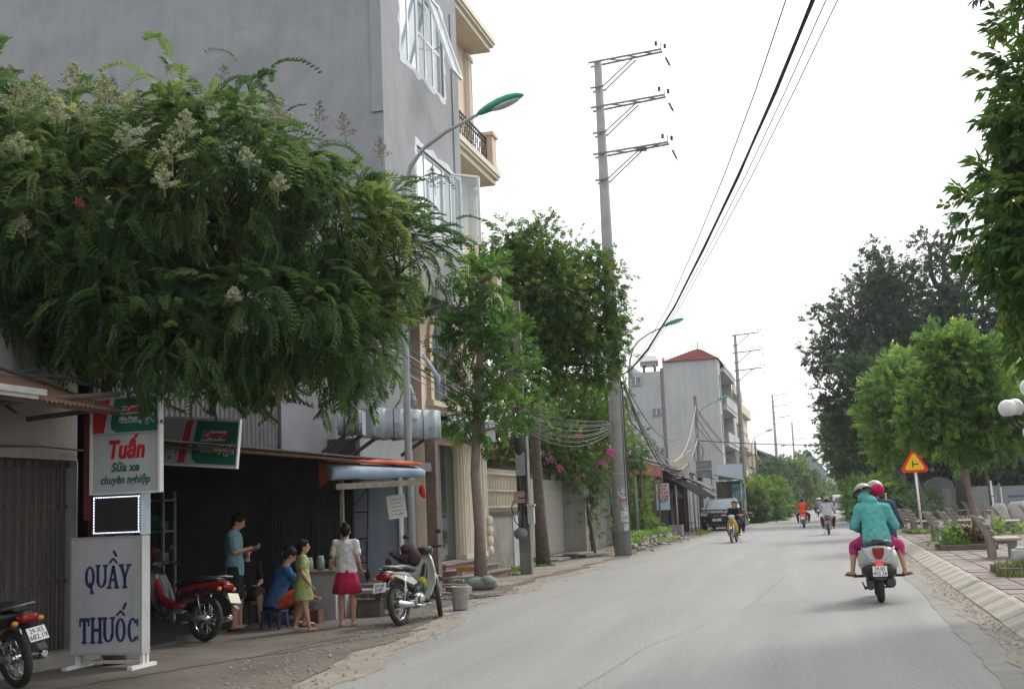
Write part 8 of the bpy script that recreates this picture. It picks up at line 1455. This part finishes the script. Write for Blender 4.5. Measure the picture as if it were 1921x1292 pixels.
for (cx, cy, cz, r, n) in ((-6.52, 36.95, 3.18, .15, 60), (-8.33, 36.2, 3.05, .16, 34), (-8.05, 36.3, 2.8, .12, 26), (-7.4, 36.5, 3.7, .12, 26), (-6.85, 36.9, 2.9, .12, 34), (-8.55, 36.1, 2.75, .12, 22), (-7.65, 37.4, 2.5, .1, 18), (-8.5, 38.2, 2.95, .15, 26), (-8.0, 38.9, 4.0, .1, 16), (-7.3, 41, 4.0, .14, 22), (-7.95, 38.6, 2.45, .1, 14), (-8.2, 38.4, 3.4, .3, 18), (-7.9, 40, 3.3, .5, 30), (-8.9, 37.5, 3.1, .2, 14)):
    for i in range(n):
        c = Vector((random.gauss(cx, r * .5), random.gauss(cy, r * .5), random.gauss(cz, r * .5))); u = Vector((random.random() - .5, random.random() - .5, random.random() - .5)).normalized() * .035; v = u.orthogonal().normalized() * .035; m.add([c - u, c + v, c + u, c - v], [(0, 1, 2, 3)])
m.build('blossom', PINK, TB, True)
tree('light_creeper', 'loose light green creeper climbing beside the big power pole', 'plant', [(-7.1, 40.2, 0), (-7.15, 40.2, 1.5), (-7.2, 40.0, 3.0)], .04, [(-7.0, 39.6, 5.2, .6, .6, .5), (-7.4, 40, 4.4, .6, .7, .6), (-6.5, 38.7, 3.4, .45, .3, .18), (-6.6, 38.4, 2.35, .35, .3, .12), (-7.6, 40.6, 5.6, .5, .5, .4)], SC, LEAF_E, TRUNK, 75, 7, .16, .2, (.2, 1), tint=(.0, .6))
tree('papaya_shrub', 'tall light green shrub in front of the red awning beyond the pole', 'plant', [(-7.7, 50, 0), (-7.7, 50, 1.4), (-7.65, 50, 2.4)], .04, [(-7.65, 50, 2.4, .28, .4, .4), (-7.8, 50.2, 1.8, .3, .4, .5), (-7.7, 49.6, 1.2, .28, .4, .4), (-7.6, 50.4, .7, .3, .6, .4)], SC, LEAF_C, TRUNK, 70, 9, .16, .2, (.2, 1), tint=(.2, 1))
# ---- weeds: verge, rubble heap, planters, tree pits
def weeds(name, label, cat, loc, blobs, n, h=.14, mt=GRASS, kind=None, wb=.008):
    V = []; Fc = []; tn = []; B = blobs; ws = np.array([b[2] * b[3] for b in B]); ws = ws / ws.sum()
    for i in range(n):
        b = B[RNG.choice(len(B), p=ws)]; a = random.uniform(0, 6.28); q = math.sqrt(random.random()); x = b[0] + b[2] * q * math.cos(a); y = b[1] + b[3] * q * math.sin(a); z = b[4]; hh = h * random.uniform(.4, 1.3) * (b[5] if len(b) > 5 else 1); la = random.uniform(0, 6.28); ln = hh * random.uniform(.15, .8); k = len(V); ca, sa = math.cos(la), math.sin(la); w_ = wb * random.uniform(.7, 1.6)
        V += [(x - sa * w_, y + ca * w_, z), (x + sa * w_, y - ca * w_, z), (x + ca * ln * .4 + sa * w_ * .8, y + sa * ln * .4 - ca * w_ * .8, z + hh * .65), (x + ca * ln * .4 - sa * w_ * .8, y + sa * ln * .4 + ca * w_ * .8, z + hh * .65), (x + ca * ln, y + sa * ln, z + hh * .95)]; Fc += [(k, k + 1, k + 2, k + 3), (k + 3, k + 2, k + 4)]; tn += [random.random()] * 5
    Vn = np.array(V) - np.array(loc); fa = MB(); me = bpy.data.meshes.new(name); me.from_pydata(Vn.tolist(), [], Fc); me.materials.append(mt); at = me.attributes.new('tint', 'FLOAT', 'POINT'); at.data.foreach_set('value', np.array(tn, dtype=np.float32)); o = link(name, me, None, loc); o['kind'] = 'stuff'; tag(o, label, cat); return o
weeds('grass_tufts', 'green grass and weeds filling the planter at the right edge', 'grass', (3.5, 21.6, .15), [(3.0, 21.5, .5, .55, .2, 1.1), (3.5, 21.6, .6, .6, .2, 1.5), (4.1, 21.7, .5, .6, .2, .8), (2.75, 20.95, .28, .35, .15, .8), (3.3, 21.2, .2, .2, .2, 2.0)], 3000, .15, GRASS)
weeds('grass_tufts', 'weeds and low grass in the dark brick planter beside the nearest bench', 'grass', (3.2, 31.6, .15), [(2.9, 31.5, .4, .45, .2, 1.3), (3.3, 31.5, .4, .4, .2, .7)], 900, .18, LEAF_C)
weeds('grass_tufts', 'yellowish grass round the foot of the warning sign', 'grass', (3.1, 46, .15), [(3.2, 45.6, .75, 1.2, .18, 1), (2.9, 47, .5, 1.2, .16, .7)], 2200, .12, LEAF_E, wb=.012)
weeds('roadside_weeds', 'weeds growing over the rubble heap beyond the big pole', 'weeds', (-7, 46, 0), [(-7.1, 43.5, .35, 1.5, .12, 1.0), (-7.35, 47, .35, 2.4, .15, 1.5), (-7.3, 52, .35, 2.6, .12, 1.7), (-6.7, 50, .25, 3.5, .05, .6)], 6500, .26, LEAF_E, wb=.016)
weeds('roadside_weeds', 'thin weeds at the foot of the concrete wall and meter pole', 'weeds', (-8, 29, 0), [(-8.0, 29.6, .4, .8, 0.02, 1), (-7.4, 28.0, .25, .3, .02, .7), (-7.9, 34.5, .3, 1.5, .02, .5), (-7.6, 31.8, .35, .4, .02, .7)], 900, .10, LEAF_B)
weeds('roadside_weeds', 'strip of thin grass along the far left edge of the road', 'weeds', (-6.3, 80, 0), [(-6.4, 62, .25, 3, .02, .6), (-6.1, 90, .5, 12, .02, 1.5)], 2600, .2, LEAF_C, wb=.025)
SF = [spray_broad(8, .10, .06, .14, .1, 31), spray_broad(7, .09, .06, .12, .2, 32)]
def shrub(label, x, y, z, blobs, ncl, mt, sprays=SF, name='shrub', per=8, spread=.1, tint=(0, 1)):
    return tree(name, label, 'shrub', [(x, y, z), (x, y, z + .15), (x, y, z + .3)], .018, blobs, sprays, mt, TRUNK, ncl, per, spread, .35, (.2, 1), tint=tint, limb_r=.7)
shrub('low dark shrub with reddish leaves at the right in the brick planter', 3.55, 31.6, .22, [(3.3, 31.5, .34, .25, .25, .08), (3.5, 31.4, .33, .15, .2, .07)], 12, leaf_mat('reddish_leaf', [(0, (.05, .035, .02)), (1, (.09, .05, .03))], .2)); shrub('bright green bushy shrub at the left of the brick planter', 2.85, 31.5, .22, [(2.75, 31.5, .40, .16, .2, .16)], 10, LEAF_C)
shrub('green shrub round the young tree trunk in its planter', 3.8, 37.7, .22, [(3.6, 37.5, .35, .28, .3, .10)], 11, LEAF_C); shrub('low orange-tipped shrub by the pale bench', 5.0, 41, .15, [(5.0, 41, .28, .25, .25, .10), (5.7, 41, .26, .2, .2, .09)], 12, LEAF_E)

# ---- 6 young green trees of the park
SG = [spray_broad(11, .15, .062, .26, .45, 41), spray_broad(10, .14, .06, .22, .6, 42), spray_broad(12, .13, .058, .3, .3, 43)]
GPK = 'young trees in the park planters'
tree('park_tree', 'bright green young tree growing from the square planter behind the benches', 'tree', [(4.05, 37.8, .15), (3.98, 37.8, 1.2), (3.75, 37.8, 2.6), (3.7, 37.8, 4.0)], .095, [(3.95, 37.8, 5.3, .85, .9, .75), (3.15, 37.9, 4.5, .65, .8, .5), (4.75, 37.9, 4.25, .75, .9, .5), (3.35, 37.6, 3.65, .8, .8, .4), (4.6, 37.7, 3.35, .8, .8, .36), (5.3, 37.9, 3.55, .45, .6, .35), (2.75, 37.8, 3.45, .4, .5, .35), (3.5, 37.7, 6.0, .45, .5, .4), (3.9, 37.6, 2.85, .6, .6, .25), (4.7, 37.8, 5.4, .4, .5, .35)], SG, LEAF_C, TRUNK_PINK, 330, 12, .14, .05, (.45, 1.1), GPK, tint=(0, 1.0))
tree('park_tree', 'pale yellow-green young tree just left of the warning sign', 'tree', [(3.35, 48.7, .15), (3.3, 48.7, 1.5), (3.05, 48.7, 3.0), (2.9, 48.7, 4.5)], .12, [(2.6, 48.7, 5.5, 1.0, 1.0, .8), (1.95, 48.7, 4.5, .65, .8, .6), (3.1, 48.7, 4.6, .8, .9, .6), (2.2, 48.7, 3.5, .55, .6, .5), (2.9, 48.7, 6.5, .55, .5, .4), (3.3, 48.7, 3.5, .6, .7, .4)], SG, LEAF_E, TRUNK, 210, 12, .15, .1, (.4, 1.1), GPK, tint=(0, .85))
tree('park_tree', 'green young tree with a staked thin trunk behind the wrapped stones', 'tree', [(6.95, 57.6, .15), (6.85, 57.6, 1.8), (6.6, 57.6, 3.4)], .10, [(6.6, 57.6, 5.6, 1.8, 1.6, 1.1), (7.6, 57.6, 4.6, 1.4, 1.3, .8), (5.7, 57.6, 4.3, 1.1, 1.1, .7), (8.6, 57, 5.8, 1.5, 1.4, 1.2), (7.2, 57.6, 3.7, 1.2, 1, .5)], SG, LEAF_C, TRUNK, 330, 12, .24, .2, (.35, 1), GPK, tint=(0, .6), smin=1, smax=1.5)
# ---- 7 big old trees behind the park
SD = [spray_broad(8, .30, .16, .42, .15, 51), spray_broad(9, .28, .14, .5, .3, 52), spray_broad(7, .32, .16, .36, .1, 53)]
SD2 = [spray_broad(9, .23, .12, .36, .2, 54), spray_broad(8, .22, .11, .42, .3, 55)]
tree('old_tree', 'tall dark spreading tree rising above the far end of the park', 'tree', [(4.2, 80, 0), (4.2, 80, 4), (4.0, 80, 8), (4.0, 80, 11)], .45, [(2.6, 80, 13, 2, 2.2, 1.8), (5.3, 80.5, 13.6, 2.1, 2.2, 1.8), (0.9, 80, 11.6, 1.3, 1.5, 1.3), (2.3, 80, 10.2, 1.9, 1.9, 1), (4.3, 80, 16, 1.4, 1.4, 0.92), (3.1, 80, 15.2, 1.3, 1.3, 0.92), (6, 80, 11.3, 1.8, 1.8, 1.3), (5.9, 80, 15.5, 0.76, 0.84, 0.67), (0.2, 80, 12.9, 0.76, 0.84, 0.59), (0, 80, 10.3, 0.67, 0.76, 0.42), (-0.5, 80, 11.4, 0.67, 0.67, 0.5), (4.1, 80, 17.4, 0.76, 0.76, 0.29)], SD2, LEAF_D, TRUNK, 330, 11, .30, .3, (.3, 1.05), 'old trees behind the park', tint=(0, 1))
tree('old_tree', 'second tall dark tree, its ragged top half behind the right foreground tree', 'tree', [(8.2, 82, 0), (8.2, 82, 5), (8.1, 82, 10), (8.2, 82, 13.5)], .45, [(8, 82, 12.8, 1.8, 2, 1.6), (8.3, 82, 16.6, 1, 1.1, 0.84), (9.5, 82, 14.5, 1.4, 1.5, 1.2), (7.4, 82, 17.9, 0.67, 0.76, 0.5), (10.3, 82, 17.2, 1, 1.1, 0.67), (9.8, 82, 11, 2, 2, 1.5), (8.9, 82, 18.7, 0.59, 0.59, 0.42), (12, 82, 13, 2, 2, 2)], SD2, LEAF_D, TRUNK, 280, 11, .30, .3, (.3, 1.05), 'old trees behind the park', tint=(0, 1))
tree('layered_tree', 'darkish tree with long horizontal leafy tiers leaning over the road', 'tree', [(3.4, 74, 0), (3.3, 74, 3), (3.1, 74, 6), (3.0, 74, 8.4)], .3, [(2.6, 74, 8.6, 1.9, 1.8, .9), (1.3, 74, 7.5, 1.3, 1.3, .5), (.6, 74, 6.9, .9, .9, .28), (3.8, 74, 7.3, 1.9, 1.9, 1.2), (2.2, 74, 6.2, 1.3, 1.5, .9), (2.0, 74, 4.8, 1.1, 1.4, .9), (4.3, 74, 5.4, 1.8, 1.9, 1.4), (5.6, 74, 8.2, 1.6, 1.8, 1.2)], SD, leaf_mat('olive_leaf', [(0, (.018, .04, .014)), (.6, (.03, .065, .02)), (1.1, (.06, .10, .028))], .2), TRUNK, 300, 11, .30, .25, (.3, 1.05), 'old trees behind the park', tint=(0, 1))
tree('roadside_round_tree', 'round mid green tree hanging low over the right side of the road', 'tree', [(2.9, 88, 0), (2.8, 88, 2.2), (2.6, 88, 4)], .22, [(1.3, 88, 5.4, 1.5, 1.6, 1.5), (.8, 88, 6.6, .9, 1, .8), (2.6, 88, 6, 1.6, 1.7, 1.7), (2.2, 88, 3.2, 1.5, 1.6, 1.4), (1.6, 88, 3.9, 1.0, 1.2, .9)], SD, LEAF_B, TRUNK, 260, 11, .34, .25, (.3, 1.05), 'old trees behind the park', tint=(0, .9))
for k, (x, y, h, r, lb) in enumerate(((7.5, 90, 8, 2.8, 'dark park tree directly behind the grey shed'), (11.5, 88, 9, 3.0, 'dark park tree behind the middle of the pale wall panels'), (15.5, 88, 9, 3.2, 'dark park tree behind the right end of the pale wall panels'), (19, 92, 10, 3.4, 'dark park tree at the far right behind the wall'), (4.8, 92, 7, 2.4, 'dark tree behind the white cabinet'))):
    tree('background_tree', lb, 'tree', [(x, y, 0), (x + .1, y, 2), (x, y, h * .5)], .28, [(x, y, h * .55, r, r, h * .38), (x - r * .6, y, h * .38, r * .7, r * .7, h * .26), (x + r * .6, y, h * .42, r * .7, r * .7, h * .28), (x, y, h * .25, r * .9, r * .8, h * .2)], SD, LEAF_D, TRUNK, 200, 10, .45, .25, (.3, 1.05), 'dark trees along the back of the park', tint=(0, 1), twigs=False)
for k, (x, y, r, h, lb) in enumerate(((2.55, 66, .7, 2.0, 'nearest leafy hedge bush on the right roadside'), (2.5, 71, .8, 2.4, 'second leafy hedge bush along the right kerb'), (2.35, 77, .9, 2.7, 'third leafy hedge bush along the right kerb'), (2.3, 84, 1.0, 2.6, 'fourth leafy hedge bush, close to the parked dark red motorbike'), (2.6, 96, 1.2, 3.0, 'farther hedge bush beside the white van'), (3.0, 110, 1.5, 3.6, 'farthest hedge bush on the right roadside'))):
    tree('hedge_bush', lb, 'bush', [(x, y, 0), (x, y, .6), (x, y, 1)], .05, [(x, y, h * .55, r, r * 1.6, h * .45), (x - .1, y + .4, h * .3, r, r * 1.7, h * .3)], SG, LEAF_C if k % 2 else LEAF_B, TRUNK, 110, 11, .24, .3, (.4, 1), 'leafy bushes along the right kerb', tint=(.1, 1.0), twigs=False, smin=1.2, smax=1.8)
tree('hedge_wall', 'long clipped dark green hedge behind the benches of the park', 'hedge', [(4.2, 64, 0), (4.2, 64, .4), (4.2, 64, .8)], .05, [(3.7, 66, .8, .9, 2.5, .75), (4.5, 70, .9, 1.0, 2.5, .8), (3.4, 74, .9, .9, 3, .8)], SG, LEAF_D, TRUNK, 170, 11, .22, .3, (.5, 1), tint=(.2, 1), twigs=False, smin=1.1, smax=1.5)
# ---- 8 left far trees
for k, (x, y, r, h, mt, lb) in enumerate(((-5.9, 88, 1.2, 2.6, LEAF_B, 'nearest round green bush on the left beyond the kiosk'), (-5.3, 95, 1.3, 2.6, LEAF_C, 'bright green bush second from the kiosk on the left'), (-5.9, 103, 1.3, 2.6, LEAF_B, 'green bush standing before the cream flat-roofed house'), (-5.8, 112, 1.5, 3.0, LEAF_B, 'dark green roadside tree under the third street lamp'), (-6.6, 124, 1.6, 3.8, LEAF_D, 'dark bushy tree in front of the tan pitched-roof house'), (-6.3, 140, 1.7, 4.2, LEAF_D, 'dark tree left of the third tall power pole'), (-4.9, 172, 2.6, 7.0, LEAF_B, 'broad round tree in front of the far gabled hall'), (-3.4, 190, 2.2, 4.8, LEAF_B, 'rounded far tree beside the broad one, before the gabled hall'), (-7.6, 158, 2.4, 6.5, LEAF_D, 'dark tree far back between distant houses'), (-2.2, 225, 2.6, 4.4, LEAF_B, 'small hazy tree at the bend of the road'))):
    tree('roadside_bush', lb, 'tree', [(x, y, 0), (x, y, h * .2), (x, y, h * .4)], .1 + .02 * h, [(x, y, h * .62, r, r, h * .38), (x - r * .5, y, h * .42, r * .7, r * .8, h * .26), (x + r * .5, y, h * .38, r * .7, r * .8, h * .25), (x, y, h * .2, r * .7, r, h * .18)], SD if k > 2 else SG, mt, TRUNK, 170, 11, .3 + .02 * h, .25, (.3, 1.05), 'trees and bushes along the far left roadside', tint=(.1, 1.1), twigs=False, smin=1.0, smax=1.6)
def wood(name, label, x0, x1, y, h, n, mt):
    Pp = np.stack([RNG.uniform(x0, x1, n), y + RNG.normal(0, 6, n), RNG.uniform(0, 1, n) ** .8 * h], 1); Pp[:, 2] *= .75 + .25 * np.sin(Pp[:, 0] * .35) + .1 * np.sin(Pp[:, 0] * 1.1); D = RNG.normal(size=(n, 3)); D[:, 2] += .3; me = foliage_mesh(name, SD, Pp, D, RNG.random(n), mt, 2.2, 3.8); o = link(name, me); o['kind'] = 'stuff'; tag(o, label, 'trees'); return o
wood('far_wood', 'hazy far-off belt of trees closing the end of the road', -60, -9, 300, 9, 1600, LEAF_D); wood('far_wood', 'hazy far-off trees right of the gabled hall at the road end', -1, 40, 275, 9.5, 1700, LEAF_B); wood('park_wood', 'dense dark wood behind the park at the right', 9, 60, 108, 8, 3600, LEAF_D)
# ------------------------------------------------------------------ haze
if True:
    hm = bpy.data.materials.new('haze'); hm.use_nodes = True; n = hm.node_tree; n.nodes.remove(n.nodes['Principled BSDF']); v = n.nodes.new('ShaderNodeVolumePrincipled'); v.inputs['Density'].default_value = .00042; v.inputs['Color'].default_value = (.93, .96, 1.0, 1); v.inputs['Anisotropy'].default_value = .2
    n.links.new(v.outputs[0], n.nodes['Material Output'].inputs['Volume']); m = MB(); m.box(-905, 905, -65, 1905, -1.1, 22); o = m.build('haze', hm); o['kind'] = 'stuff'
